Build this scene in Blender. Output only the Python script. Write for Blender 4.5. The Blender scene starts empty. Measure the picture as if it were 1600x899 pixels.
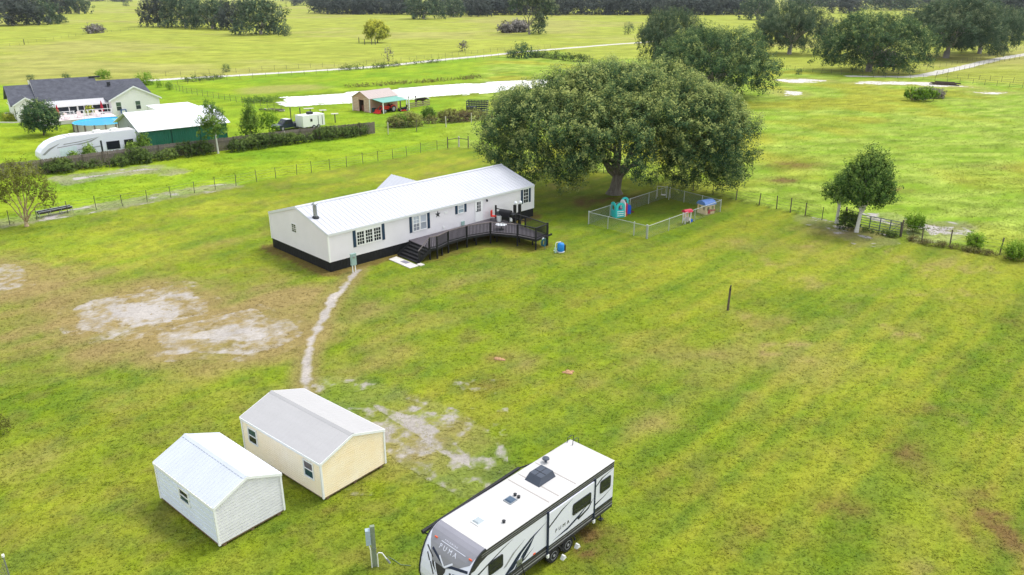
import bpy, math, random
import numpy as np
from mathutils import Vector, Matrix, Euler

R = math.radians
sc = bpy.context.scene
col = sc.collection

# ------------------------------------------------------------------ camera, sky, sun, exposure
CAM_Z, PITCH, FPX = 21.525, R(21.018), 1210.0
cd = bpy.data.cameras.new("camera")
cam = bpy.data.objects.new("camera", cd)
col.objects.link(cam)
cam.location = (0, 0, CAM_Z)
cam.rotation_euler = (math.pi / 2 - PITCH, 0, 0)
cd.sensor_width = 36.0
cd.lens = 36.0 * FPX / 1600.0
cd.clip_start = 0.5
cd.clip_end = 20000.0
sc.camera = cam

SUN_EL, SUN_AZ = R(60), R(58)          # azimuth measured clockwise from +Y (north)
world = bpy.data.worlds.new("World")
sc.world = world
world.use_nodes = True
wn, wl = world.node_tree.nodes, world.node_tree.links
wn.clear()
sky = wn.new("ShaderNodeTexSky")
sky.sky_type = 'NISHITA'
sky.sun_disc = False
sky.sun_elevation = SUN_EL
sky.sun_rotation = SUN_AZ
sky.air_density = 2.0
sky.dust_density = 1.0
sky.ozone_density = 1.0
hs = wn.new("ShaderNodeHueSaturation")
hs.inputs["Saturation"].default_value = 0.36      # bright thin overcast
bg = wn.new("ShaderNodeBackground")
bg.inputs["Strength"].default_value = 0.15
wo = wn.new("ShaderNodeOutputWorld")
wl.new(sky.outputs[0], hs.inputs["Color"])
wl.new(hs.outputs[0], bg.inputs["Color"])
wl.new(bg.outputs[0], wo.inputs["Surface"])

sd = bpy.data.lights.new("sun", 'SUN')
sd.energy = 1.35
sd.angle = R(14)
sd.color = (1.0, 0.965, 0.91)
sun = bpy.data.objects.new("sun", sd)
col.objects.link(sun)
sdir = Vector((math.sin(SUN_AZ) * math.cos(SUN_EL), math.cos(SUN_AZ) * math.cos(SUN_EL), math.sin(SUN_EL)))
sun.rotation_euler = (-sdir).to_track_quat('-Z', 'Y').to_euler()
sun.location = (60, 0, 80)

vs = sc.view_settings
vs.view_transform = 'Standard'
vs.look = 'None'
vs.exposure = 0.85
vs.gamma = 1.0
vs.use_curve_mapping = False
sc.cycles.max_bounces = 6
sc.cycles.transparent_max_bounces = 12

# ------------------------------------------------------------------ survey: photograph pixel -> place on the ground / a level
CP, SP = math.cos(PITCH), math.sin(PITCH)
def G(u, v, z=0.0):
    X = (u - 800.0) / FPX
    Y = -(v - 449.5) / FPX
    r = (X, CP + Y * SP, -SP + Y * CP)
    t = (z - CAM_Z) / r[2]
    return Vector((t * r[0], t * r[1], z))
def height_at(base, v):
    """height over ground at base of something whose top is seen at row v"""
    Y = -(v - 449.5) / FPX
    ry, rz = CP + Y * SP, -SP + Y * CP
    return CAM_Z + base.y / ry * rz
def ppm(base):
    return FPX / (base.y * CP + CAM_Z * SP)
class Frame:
    def __init__(s, x, y, deg):
        s.x, s.y, s.rz = x, y, R(deg)
        s.c, s.s = math.cos(s.rz), math.sin(s.rz)
    def w(s, a, b, z=0.0):
        return Vector((s.x + a * s.c - b * s.s, s.y + a * s.s + b * s.c, z))
    def inv(s, p):
        dx, dy = p[0] - s.x, p[1] - s.y
        return (dx * s.c + dy * s.s, -dx * s.s + dy * s.c)
    def at(s, u, v, z=0.0):
        return s.inv(G(u, v, z))

# ------------------------------------------------------------------ numpy noise
def _h(ix, iy, seed):
    n = (ix.astype(np.int64) * 374761393 + iy.astype(np.int64) * 668265263 + seed * 974634777) & 0xFFFFFFFF
    n = ((n ^ (n >> 13)) * 1274126177) & 0xFFFFFFFF
    n = n ^ (n >> 16)
    return (n & 0xFFFF) / 65535.0
def vnoise(x, y, seed=0):
    ix, iy = np.floor(x), np.floor(y)
    fx, fy = x - ix, y - iy
    fx, fy = fx * fx * (3 - 2 * fx), fy * fy * (3 - 2 * fy)
    a, b = _h(ix, iy, seed), _h(ix + 1, iy, seed)
    c, d = _h(ix, iy + 1, seed), _h(ix + 1, iy + 1, seed)
    return (a * (1 - fx) + b * fx) * (1 - fy) + (c * (1 - fx) + d * fx) * fy
def fbm(x, y, scale, octv=4, seed=0):
    x, y = np.asarray(x) / scale, np.asarray(y) / scale
    o, amp, tot = 0.0, 1.0, 0.0
    for k in range(octv):
        o = o + amp * vnoise(x * 2 ** k + 17.3 * k, y * 2 ** k - 9.1 * k, seed + k)
        tot += amp
        amp *= 0.55
    return o / tot
def sstep(a, b, x):
    t = np.clip((x - a) / (b - a), 0, 1)
    return t * t * (3 - 2 * t)
def poly_sd(x, y, poly, margin=12.0):
    """signed distance to polygon, + inside; -margin far away"""
    P = np.array([(p[0], p[1]) for p in poly])
    out = np.full(x.shape, -margin)
    bb = (x > P[:, 0].min() - margin) & (x < P[:, 0].max() + margin) & (y > P[:, 1].min() - margin) & (y < P[:, 1].max() + margin)
    if not bb.any():
        return out
    xs, ys = x[bb], y[bb]
    d2 = np.full(xs.shape, 1e18)
    ins = np.zeros(xs.shape, bool)
    for (ax, ay), (bx, by) in zip(P, np.roll(P, -1, 0)):
        ex, ey = bx - ax, by - ay
        t = np.clip(((xs - ax) * ex + (ys - ay) * ey) / (ex * ex + ey * ey + 1e-12), 0, 1)
        d2 = np.minimum(d2, (xs - ax - t * ex) ** 2 + (ys - ay - t * ey) ** 2)
        cond = ((ay > ys) != (by > ys))
        xi = ax + (ys - ay) * ex / (ey if abs(ey) > 1e-12 else 1e-12)
        ins ^= cond & (xs < xi)
    out[bb] = np.maximum(np.where(ins, 1, -1) * np.sqrt(d2), -margin)
    return out
def line_sd(x, y, pts, margin=12.0):
    d2 = np.full(x.shape, margin ** 2)
    for a, b in zip(pts[:-1], pts[1:]):
        ex, ey = b[0] - a[0], b[1] - a[1]
        t = np.clip(((x - a[0]) * ex + (y - a[1]) * ey) / (ex * ex + ey * ey + 1e-12), 0, 1)
        d2 = np.minimum(d2, (x - a[0] - t * ex) ** 2 + (y - a[1] - t * ey) ** 2)
    return np.sqrt(d2)

# ------------------------------------------------------------------ materials
def lin(r, g, b):
    return tuple(((c / 255.0) / 12.92 if c <= 10 else (((c / 255.0) + 0.055) / 1.055) ** 2.4) for c in (r, g, b))
def mat(name, c, rough=0.7, var=0.12, scale=3.0, bump=0.0, metal=0.0, spec=0.3, c2=None, dist=0.02, stretch=(1, 1, 1), alpha=1.0):
    m = bpy.data.materials.new(name)
    m.use_nodes = True
    n, l = m.node_tree.nodes, m.node_tree.links
    p = n["Principled BSDF"]
    p.inputs["Roughness"].default_value = rough
    p.inputs["Metallic"].default_value = metal
    p.inputs["Specular IOR Level"].default_value = spec
    tc = n.new("ShaderNodeTexCoord")
    mp = n.new("ShaderNodeMapping")
    mp.inputs["Scale"].default_value = stretch
    nz = n.new("ShaderNodeTexNoise")
    nz.inputs["Scale"].default_value = scale
    nz.inputs["Detail"].default_value = 5
    nz.inputs["Roughness"].default_value = 0.62
    l.new(tc.outputs["Object"], mp.inputs["Vector"])
    l.new(mp.outputs[0], nz.inputs["Vector"])
    rp = n.new("ShaderNodeValToRGB")
    rp.color_ramp.elements[0].position = 0.3
    rp.color_ramp.elements[1].position = 0.72
    a = tuple(x * (1 - var) for x in c)
    b = c2 if c2 else tuple(min(1, x * (1 + var * 0.6)) for x in c)
    rp.color_ramp.elements[0].color = (*(c if c2 else a), 1)
    rp.color_ramp.elements[1].color = (*b, 1)
    l.new(nz.outputs["Fac"], rp.inputs["Fac"])
    l.new(rp.outputs["Color"], p.inputs["Base Color"])
    if bump:
        bp = n.new("ShaderNodeBump")
        bp.inputs["Strength"].default_value = bump
        bp.inputs["Distance"].default_value = dist
        l.new(nz.outputs["Fac"], bp.inputs["Height"])
        l.new(bp.outputs[0], p.inputs["Normal"])
    return m
def glass(name, c=(0.012, 0.015, 0.02), rough=0.06):
    m = bpy.data.materials.new(name)
    m.use_nodes = True
    p = m.node_tree.nodes["Principled BSDF"]
    p.inputs["Base Color"].default_value = (*c, 1)
    p.inputs["Roughness"].default_value = rough
    p.inputs["Specular IOR Level"].default_value = 0.5
    return m
def attr_mat(name, ramp, rough=0.75, spec=0.15, transl=0.0, attr='tint', bend=.4):
    """colour from the per-point 'tint' attribute through a ramp (leaf age and kind, with light from above mixed in)"""
    m = bpy.data.materials.new(name)
    m.use_nodes = True
    n, l = m.node_tree.nodes, m.node_tree.links
    p = n["Principled BSDF"]
    p.inputs["Roughness"].default_value = rough
    p.inputs["Specular IOR Level"].default_value = spec
    at = n.new("ShaderNodeAttribute")
    at.attribute_name = attr
    rp = n.new("ShaderNodeValToRGB")
    e = rp.color_ramp.elements
    while len(e) < len(ramp):
        e.new(0.5)
    for i, (pos, c) in enumerate(ramp):
        e[i].position = pos
        e[i].color = (*c, 1)
    l.new(at.outputs["Fac"], rp.inputs["Fac"])
    l.new(rp.outputs["Color"], p.inputs["Base Color"])
    if bend:                                   # leaf sprays shade with their bough: normals leaned to the sky
        ge = n.new("ShaderNodeNewGeometry")
        bm = n.new("ShaderNodeMix"); bm.data_type = 'VECTOR'
        bm.inputs[0].default_value = bend
        l.new(ge.outputs["Normal"], bm.inputs[4]); bm.inputs[5].default_value = (0, 0, 1)
        l.new(bm.outputs[1], p.inputs["Normal"])
    if transl:
        tr = n.new("ShaderNodeBsdfTranslucent")
        l.new(rp.outputs["Color"], tr.inputs["Color"])
        mx = n.new("ShaderNodeMixShader")
        mx.inputs[0].default_value = transl
        out = n["Material Output"]
        l.new(p.outputs[0], mx.inputs[1])
        l.new(tr.outputs[0], mx.inputs[2])
        l.new(mx.outputs[0], out.inputs["Surface"])
    return m

# ------------------------------------------------------------------ mesh helpers
class MB:
    def __init__(s):
        s.v, s.f, s.m = [], [], []
    def add(s, vs, fs, mi=0):
        o = len(s.v)
        s.v.extend([tuple(p) for p in vs])
        for f in fs:
            s.f.append(tuple(i + o for i in f))
            s.m.append(mi)
        return s
    def box(s, x0, x1, y0, y1, z0, z1, mi=0):
        return s.add([(x0, y0, z0), (x1, y0, z0), (x1, y1, z0), (x0, y1, z0), (x0, y0, z1), (x1, y0, z1), (x1, y1, z1), (x0, y1, z1)],
                     [(0, 3, 2, 1), (4, 5, 6, 7), (0, 1, 5, 4), (1, 2, 6, 5), (2, 3, 7, 6), (3, 0, 4, 7)], mi)
    def cbox(s, c, d, rz=0.0, mi=0, mtx=None):
        M = mtx if mtx else Matrix.Rotation(rz, 3, 'Z')
        vs = [Vector(c) + M @ Vector((sx * d[0] / 2, sy * d[1] / 2, sz * d[2] / 2)) for sz in (-1, 1) for sx, sy in ((-1, -1), (1, -1), (1, 1), (-1, 1))]
        return s.add(vs, [(0, 3, 2, 1), (4, 5, 6, 7), (0, 1, 5, 4), (1, 2, 6, 5), (2, 3, 7, 6), (3, 0, 4, 7)], mi)
    def beam(s, p, q, w, h=None, mi=0):
        p, q = Vector(p), Vector(q)
        h = h or w
        d = (q - p).normalized()
        up = Vector((0, 0, 1)) if abs(d.z) < 0.95 else Vector((0, 1, 0))
        a = d.cross(up).normalized() * w / 2
        b = a.cross(d).normalized() * h / 2
        vs = [e + sx * a + sy * b for e in (p, q) for sx, sy in ((-1, -1), (1, -1), (1, 1), (-1, 1))]
        return s.add(vs, [(0, 1, 2, 3), (7, 6, 5, 4), (0, 4, 5, 1), (1, 5, 6, 2), (2, 6, 7, 3), (3, 7, 4, 0)], mi)
    def tube(s, pts, rad, n=8, mi=0, caps=True):
        pts = [Vector(p) for p in pts]
        rad = [rad] * len(pts) if isinstance(rad, (int, float)) else rad
        o = len(s.v)
        prev = None
        for i, p in enumerate(pts):
            d = (pts[min(i + 1, len(pts) - 1)] - pts[max(i - 1, 0)])
            d = d.normalized() if d.length > 1e-9 else Vector((0, 0, 1))
            if prev is None:
                ref = Vector((1, 0, 0)) if abs(d.x) < 0.9 else Vector((0, 1, 0))
            else:
                ref = prev
            a = (ref - ref.dot(d) * d).normalized()
            prev = a
            b = d.cross(a)
            for k in range(n):
                t = 2 * math.pi * k / n
                s.v.append(tuple(p + rad[i] * (math.cos(t) * a + math.sin(t) * b)))
        for i in range(len(pts) - 1):
            for k in range(n):
                k2 = (k + 1) % n
                s.f.append((o + i * n + k, o + i * n + k2, o + (i + 1) * n + k2, o + (i + 1) * n + k))
                s.m.append(mi)
        if caps:
            s.f.append(tuple(o + k for k in reversed(range(n))))
            s.f.append(tuple(o + (len(pts) - 1) * n + k for k in range(n)))
            s.m += [mi, mi]
        return s
    def prism(s, poly, vec, mi=0):
        poly = [Vector(p) for p in poly]
        n = len(poly)
        vec = Vector(vec)
        nor = Vector((0, 0, 0))
        for i in range(n):
            nor += poly[i].cross(poly[(i + 1) % n])
        if nor.dot(vec) > 0:
            poly.reverse()
        s.add(poly + [p + vec for p in poly], [tuple(range(n)), tuple(range(2 * n - 1, n - 1, -1))] + [(i, i + n, (i + 1) % n + n, (i + 1) % n) for i in range(n)], mi)
        return s
    def lathe(s, prof, c=(0, 0, 0), n=16, mi=0):
        o = len(s.v)
        for r, z in prof:
            for k in range(n):
                t = 2 * math.pi * k / n
                s.v.append((c[0] + r * math.cos(t), c[1] + r * math.sin(t), c[2] + z))
        for i in range(len(prof) - 1):
            for k in range(n):
                k2 = (k + 1) % n
                s.f.append((o + i * n + k, o + i * n + k2, o + (i + 1) * n + k2, o + (i + 1) * n + k))
                s.m.append(mi)
        s.f.append(tuple(o + k for k in reversed(range(n))))
        s.f.append(tuple(o + (len(prof) - 1) * n + k for k in range(n)))
        s.m += [mi, mi]
        return s
    def xform(s, M):
        s.v = [tuple(M @ Vector(p)) for p in s.v]
        return s
    def islands(s):
        """split into connected pieces, each its own builder"""
        par = list(range(len(s.v)))
        def find(a):
            while par[a] != a:
                par[a] = par[par[a]]
                a = par[a]
            return a
        for f in s.f:
            r0 = find(f[0])
            for i in f[1:]:
                par[find(i)] = r0
        out = {}
        for f, m in zip(s.f, s.m):
            out.setdefault(find(f[0]), []).append((f, m))
        res = []
        for fs in out.values():
            b = MB()
            idx = {}
            for f, m in fs:
                for i in f:
                    if i not in idx:
                        idx[i] = len(b.v)
                        b.v.append(s.v[i])
                b.f.append(tuple(idx[i] for i in f))
                b.m.append(m)
            res.append(b)
        return res
    def each(s, name, mats, parent=None, loc=None, rz=0.0, smooth=False):
        """every connected piece as an object of its own"""
        return [b.build(name, mats, parent, loc, rz, smooth) for b in s.islands()]
    def build(s, name, mats, parent=None, loc=None, rz=0.0, smooth=False):
        me = bpy.data.meshes.new(name)
        me.from_pydata(s.v, [], s.f)
        mats = mats if isinstance(mats, (list, tuple)) else [mats]
        for m in mats:
            me.materials.append(m)
        if len(mats) > 1:
            me.polygons.foreach_set("material_index", s.m)
        if smooth:
            me.polygons.foreach_set("use_smooth", [True] * len(s.f))
        me.update()
        return link(name, me, parent, loc, rz)
def link(name, me, parent=None, loc=None, rz=0.0):
    o = bpy.data.objects.new(name, me)
    col.objects.link(o)
    if parent:
        o.parent = parent
    if loc is not None:
        o.location = loc
    o.rotation_euler.z = rz
    return o
def tag(o, label=None, cat=None, group=None, kind=None):
    if label: o['label'] = label
    if cat: o['category'] = cat
    if group: o['group'] = group
    if kind: o['kind'] = kind
    return o
def thing(name, label, cat, loc, rz=0.0, group=None):
    o = bpy.data.objects.new(name, None)
    o.empty_display_size = 0.3
    col.objects.link(o)
    o.location = loc
    o.rotation_euler.z = rz
    return tag(o, label, cat, group)
def copy_tree(o, parent=None):
    c = o.copy()
    col.objects.link(c)
    c.parent = parent
    for ch in list(o.children):
        copy_tree(ch, c)
    return c
def fast_mesh(name, V, k, mats, attrs=None, smooth=False):
    """V: (n*k,3) array, consecutive k-gons"""
    V = np.ascontiguousarray(V, dtype=np.float32)
    nv = len(V)
    nf = nv // k
    me = bpy.data.meshes.new(name)
    me.vertices.add(nv)
    me.vertices.foreach_set("co", V.ravel())
    me.loops.add(nv)
    me.loops.foreach_set("vertex_index", np.arange(nv, dtype=np.int32))
    me.polygons.add(nf)
    me.polygons.foreach_set("loop_start", np.arange(0, nv, k, dtype=np.int32))
    me.polygons.foreach_set("loop_total", np.full(nf, k, dtype=np.int32))
    if smooth:
        me.polygons.foreach_set("use_smooth", np.ones(nf, bool))
    me.update(calc_edges=True)
    for m in (mats if isinstance(mats, (list, tuple)) else [mats]):
        me.materials.append(m)
    for nm, (typ, arr) in (attrs or {}).items():
        a = me.attributes.new(nm, typ, 'POINT')
        key = "value" if typ == 'FLOAT' else "color"
        a.data.foreach_set(key, np.ascontiguousarray(arr, dtype=np.float32).ravel())
    return me
# ================================================================== GROUND
def px(*pts):
    return [G(u, v) for u, v in pts]
def z6(*pts):                      # survey sheet of the drive
    return [G(x / 2.2857, 440 + y / 2.2857) for x, y in pts]
FENCE_W = px((-60, 362), (15.5, 351.4), (58, 344), (106.4, 333.9), (150.7, 328), (191.5, 322), (230, 315.5), (267, 308.9), (304, 302), (336.7, 296.3), (369, 290.5), (401.5, 284.5),
             (431, 279), (464, 273.7), (487, 270), (515.7, 265.6), (541.8, 261), (567.3, 256), (590.7, 252), (613.9, 248.4), (635.8, 244.5), (657.4, 239.4), (683, 234.7), (699.6, 232))
FENCE_GATE = px((699.6, 232), (717, 229.8), (731.7, 232))
FENCE_E = px((731.7, 232), (748.8, 236), (768, 239.3), (787, 242.3), (807, 245.4), (826.9, 249.2), (849.8, 253.6), (871.7, 257.2), (894, 261.3), (918, 266), (943, 270.7), (968, 275.5), (993, 280.6), (1017.8, 286.5),
             (1050, 292.5), (1083, 298.5), (1114, 305.1), (1150, 313), (1186, 321), (1213.3, 327), (1234.7, 332.2), (1258, 337.5), (1284, 344))
FENCE_S = px((1406, 369.5), (1440, 378), (1484, 384), (1522, 391), (1561.7, 397.7), (1600, 405), (1650, 415), (1700, 425))
LOTX = np.array([p.x for p in FENCE_W + FENCE_GATE[1:] + FENCE_E[1:] + FENCE_S] + [95.0])
LOTY = np.array([p.y for p in FENCE_W + FENCE_GATE[1:] + FENCE_E[1:] + FENCE_S] + [42.0])
ROAD_W = px((120, 133.5), (231, 126), (300, 122), (400, 116.3), (470, 112.3), (560, 106.5), (620, 101.3), (700, 92.7), (760, 87.2), (815, 81.4), (880, 76), (960, 69.5), (1040, 64))
ROAD_E = px((1330, 119.3), (1375, 120), (1420, 120.3), (1440, 118.6), (1458, 115.2), (1480, 110.5), (1505, 105.5), (1535, 98), (1565, 91.5), (1600, 85.5), (1680, 74))
SAND = {
    'near': z6((315, 95), (350, 80), (430, 66), (520, 55), (545, 48), (560, 35), (620, 30), (640, 45), (640, 62), (690, 80), (693, 120), (650, 150), (610, 165), (530, 172), (480, 190), (420, 188), (400, 162), (330, 152), (345, 125)),
    'drive': z6((620, 185), (690, 165), (760, 152), (800, 142), (880, 118), (905, 148), (990, 153), (1025, 190), (960, 222), (880, 238), (780, 232), (700, 228), (640, 238)),
    'edge': px((-60, 415), (6, 419), (22, 432), (14, 447), (-60, 455)),
}
PATH = z6((1285, -40), (1262, -25), (1245, 5), (1222, 32), (1185, 62), (1168, 105), (1140, 160), (1115, 205), (1103, 250), (1096, 300), (1092, 340), (1090, 392))
GRAVEL = px((505, 600), (560, 605), (600, 618), (650, 636), (690, 650), (735, 680), (762, 708), (772, 742), (745, 762), (690, 735), (650, 712), (625, 690), (590, 668), (552, 640))
GATE_SAND = px((1256, 341), (1300, 350), (1330, 360), (1375, 369), (1390, 377), (1350, 382), (1320, 366), (1290, 356), (1258, 346))
GATE_SAND2 = px((1362, 336), (1390, 336), (1412, 345), (1445, 345), (1462, 350), (1500, 350), (1512, 357), (1478, 372), (1440, 376), (1432, 362), (1420, 352), (1395, 347), (1368, 341))
FENCE_SAND = px((-20, 349), (30, 341), (90, 336), (150, 323), (200, 314), (265, 303), (300, 296), (350, 290), (362, 292), (320, 299.5), (268, 308), (200, 320.5), (130, 332), (60, 343), (-20, 356))
STRIP_SAND = px((92, 278), (130, 274), (175, 269), (225, 261), (255, 262), (284, 268), (270, 272), (232, 268), (190, 273), (150, 279), (110, 287))
FAR_SAND = [px((1217, 125.5), (1235, 123.5), (1262, 124.5), (1286, 126), (1270, 128.5), (1240, 129.3)), px((1216, 146), (1226, 143), (1244, 144), (1246, 147.5), (1230, 149)),
            px((1341, 130.5), (1360, 128), (1400, 128.4), (1450, 129.5), (1482, 133), (1512, 136.5), (1470, 135.5), (1420, 131.8), (1372, 133)),
            px((1528, 144.5), (1548, 143.5), (1566, 144.5), (1550, 146.8)), px((398, 139), (430, 135.5), (478, 134), (500, 137), (470, 140), (425, 143.5), (400, 145))]
POND = px((436, 156.5), (441, 153), (455, 151.3), (482, 149), (515, 146.8), (548, 144.6), (582, 142.2), (615, 139.5), (645, 137.6), (675, 134.8), (722, 131.8), (768, 128.8), (815, 126.5), (855, 125.3),
          (866, 127.5), (858, 132), (838, 136.5), (800, 140.8), (768, 144.2), (715, 149.2), (665, 153), (610, 157.5), (550, 160.3), (520, 162), (495, 163.3), (470, 165.2), (454, 165.9), (443, 162.5))
POOL_C = Vector((-67.6, 129.4, 0))
HOME = Frame(-14.78, 59.47, 44.8)
WHITE = Frame(-12.03, 25.95, 49.52)
BEIGE = Frame(-8.46, 29.09, 50.28)
RV = Frame(-0.94, 22.34, 46.67)
FOOT = [[HOME.w(-.1, -.1), HOME.w(24, -.1), HOME.w(24, 9.6), HOME.w(-.1, 9.6)], [WHITE.w(0, 0), WHITE.w(3.1, 0), WHITE.w(3.1, 4.95), WHITE.w(0, 4.95)],
        [BEIGE.w(0, 0), BEIGE.w(3.67, 0), BEIGE.w(3.67, 6.22), BEIGE.w(0, 6.22)], [HOME.w(8, -3), HOME.w(10, -2.8), HOME.w(14.5, -3.2), HOME.w(16, -7.2), HOME.w(17.6, -7.2), HOME.w(18.2, 0), HOME.w(8, 0)],
        [HOME.w(5, -3.9), HOME.w(6.4, -3.9), HOME.w(6.4, -.5), HOME.w(5, -.5)]]
HX, HY = math.cos(R(47)), math.sin(R(47))          # mowing direction

LAND_LIGHT = 1.9
def srgb(*c):
    return np.array(lin(*c)) / LAND_LIGHT
C_LUSH, C_MID, C_YEL = srgb(132, 160, 48), srgb(158, 175, 56), srgb(182, 187, 62)
C_DRY, C_BROWN = srgb(192, 168, 110), srgb(146, 114, 74)
C_STRIP, C_STRIP2 = srgb(190, 212, 56), srgb(152, 194, 50)
C_FLD, C_FLD2, C_FLD3 = srgb(164, 198, 58), srgb(196, 214, 96), srgb(196, 192, 66)
C_FAR, C_FAR2, C_FARD = srgb(208, 214, 90), srgb(188, 198, 80), srgb(204, 198, 112)
C_BLUEG, C_TANB, C_LIME = srgb(104, 140, 62), srgb(164, 146, 82), srgb(170, 192, 34)
C_DITCH = srgb(112, 122, 44)
C_SANDY = srgb(212, 198, 178)

def blob(x, y, u, v, ru, rv):
    """soft patch centred on the place seen at (u,v), as an ellipse on the ground"""
    c, a, b = G(u, v), G(u + ru, v), G(u, v - rv)
    rx, ry = abs(a.x - c.x), abs(b.y - c.y)
    d = ((x - c.x) / rx) ** 2 + ((y - c.y) / ry) ** 2
    return np.exp(-1.2 * d)
DRY = [(250, 505, 300, 62, .95), (60, 455, 190, 40, .7), (420, 470, 130, 36, .8), (560, 480, 80, 40, .45), (570, 560, 90, 45, .4), (470, 540, 80, 60, .35), (820, 565, 60, 25, .35), (760, 500, 90, 25, .32),
       (700, 430, 80, 18, .3), (350, 375, 70, 14, .35), (450, 610, 80, 40, .3), (1150, 560, 200, 40, .36), (1250, 500, 160, 30, .34), (1080, 620, 120, 30, .34), (1010, 660, 90, 30, .4), (1190, 390, 140, 18, .3),
       (1290, 360, 70, 12, .4), (600, 690, 70, 40, .35), (140, 540, 120, 40, .35), (660, 500, 60, 30, .22), (950, 590, 80, 25, .2), (880, 770, 40, 12, .3), (60, 720, 60, 30, .3), (940, 300, 60, 10, .2), (1040, 345, 90, 10, .15), (640, 700, 120, 40, .3)]
BRN = [(1550, 820, 60, 45, .8), (1540, 770, 40, 30, .4), (1410, 705, 40, 30, .5), (1410, 720, 22, 14, .4), (1310, 790, 55, 25, .45), (1430, 640, 60, 14, .3), (915, 848, 60, 30, .85), (780, 560, 24, 7, .55), (888, 582, 14, 6, .8), (760, 600, 60, 20, .3), (965, 312, 60, 9, .75),
       (915, 316, 22, 9, .8), (640, 410, 90, 12, .0), (1240, 258, 60, 7, .5), (1225, 282, 26, 5, .8), (1400, 296, 36, 5, .7), (1560, 262, 60, 6, .3), (1440, 355, 80, 8, .5), (590, 868, 26, 9, .5), (1060, 760, 70, 40, .25), (1190, 820, 60, 30, .25), (545, 480, 20, 10, .3),
       (1480, 585, 40, 10, .25), (1590, 505, 40, 30, .3), (1200, 505, 60, 10, .2), (740, 590, 30, 20, .2), (430, 750, 60, 20, .2), (510, 800, 30, 12, .35)]
LUSH = [(650, 475, 70, 24, .8), (900, 420, 110, 30, .5), (760, 420, 80, 18, .5), (930, 850, 60, 60, .6), (450, 830, 70, 60, .7), (150, 640, 160, 50, .4), (1480, 650, 60, 24, .4), (1370, 660, 60, 30, .45), (500, 420, 60, 12, .5), (960, 330, 130, 26, .55), (1030, 335, 80, 14, .5), (800, 690, 60, 60, .3), (860, 400, 50, 10, .3), (1170, 180, 60, 12, .5), (1000, 780, 60, 50, .35)]

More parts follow.
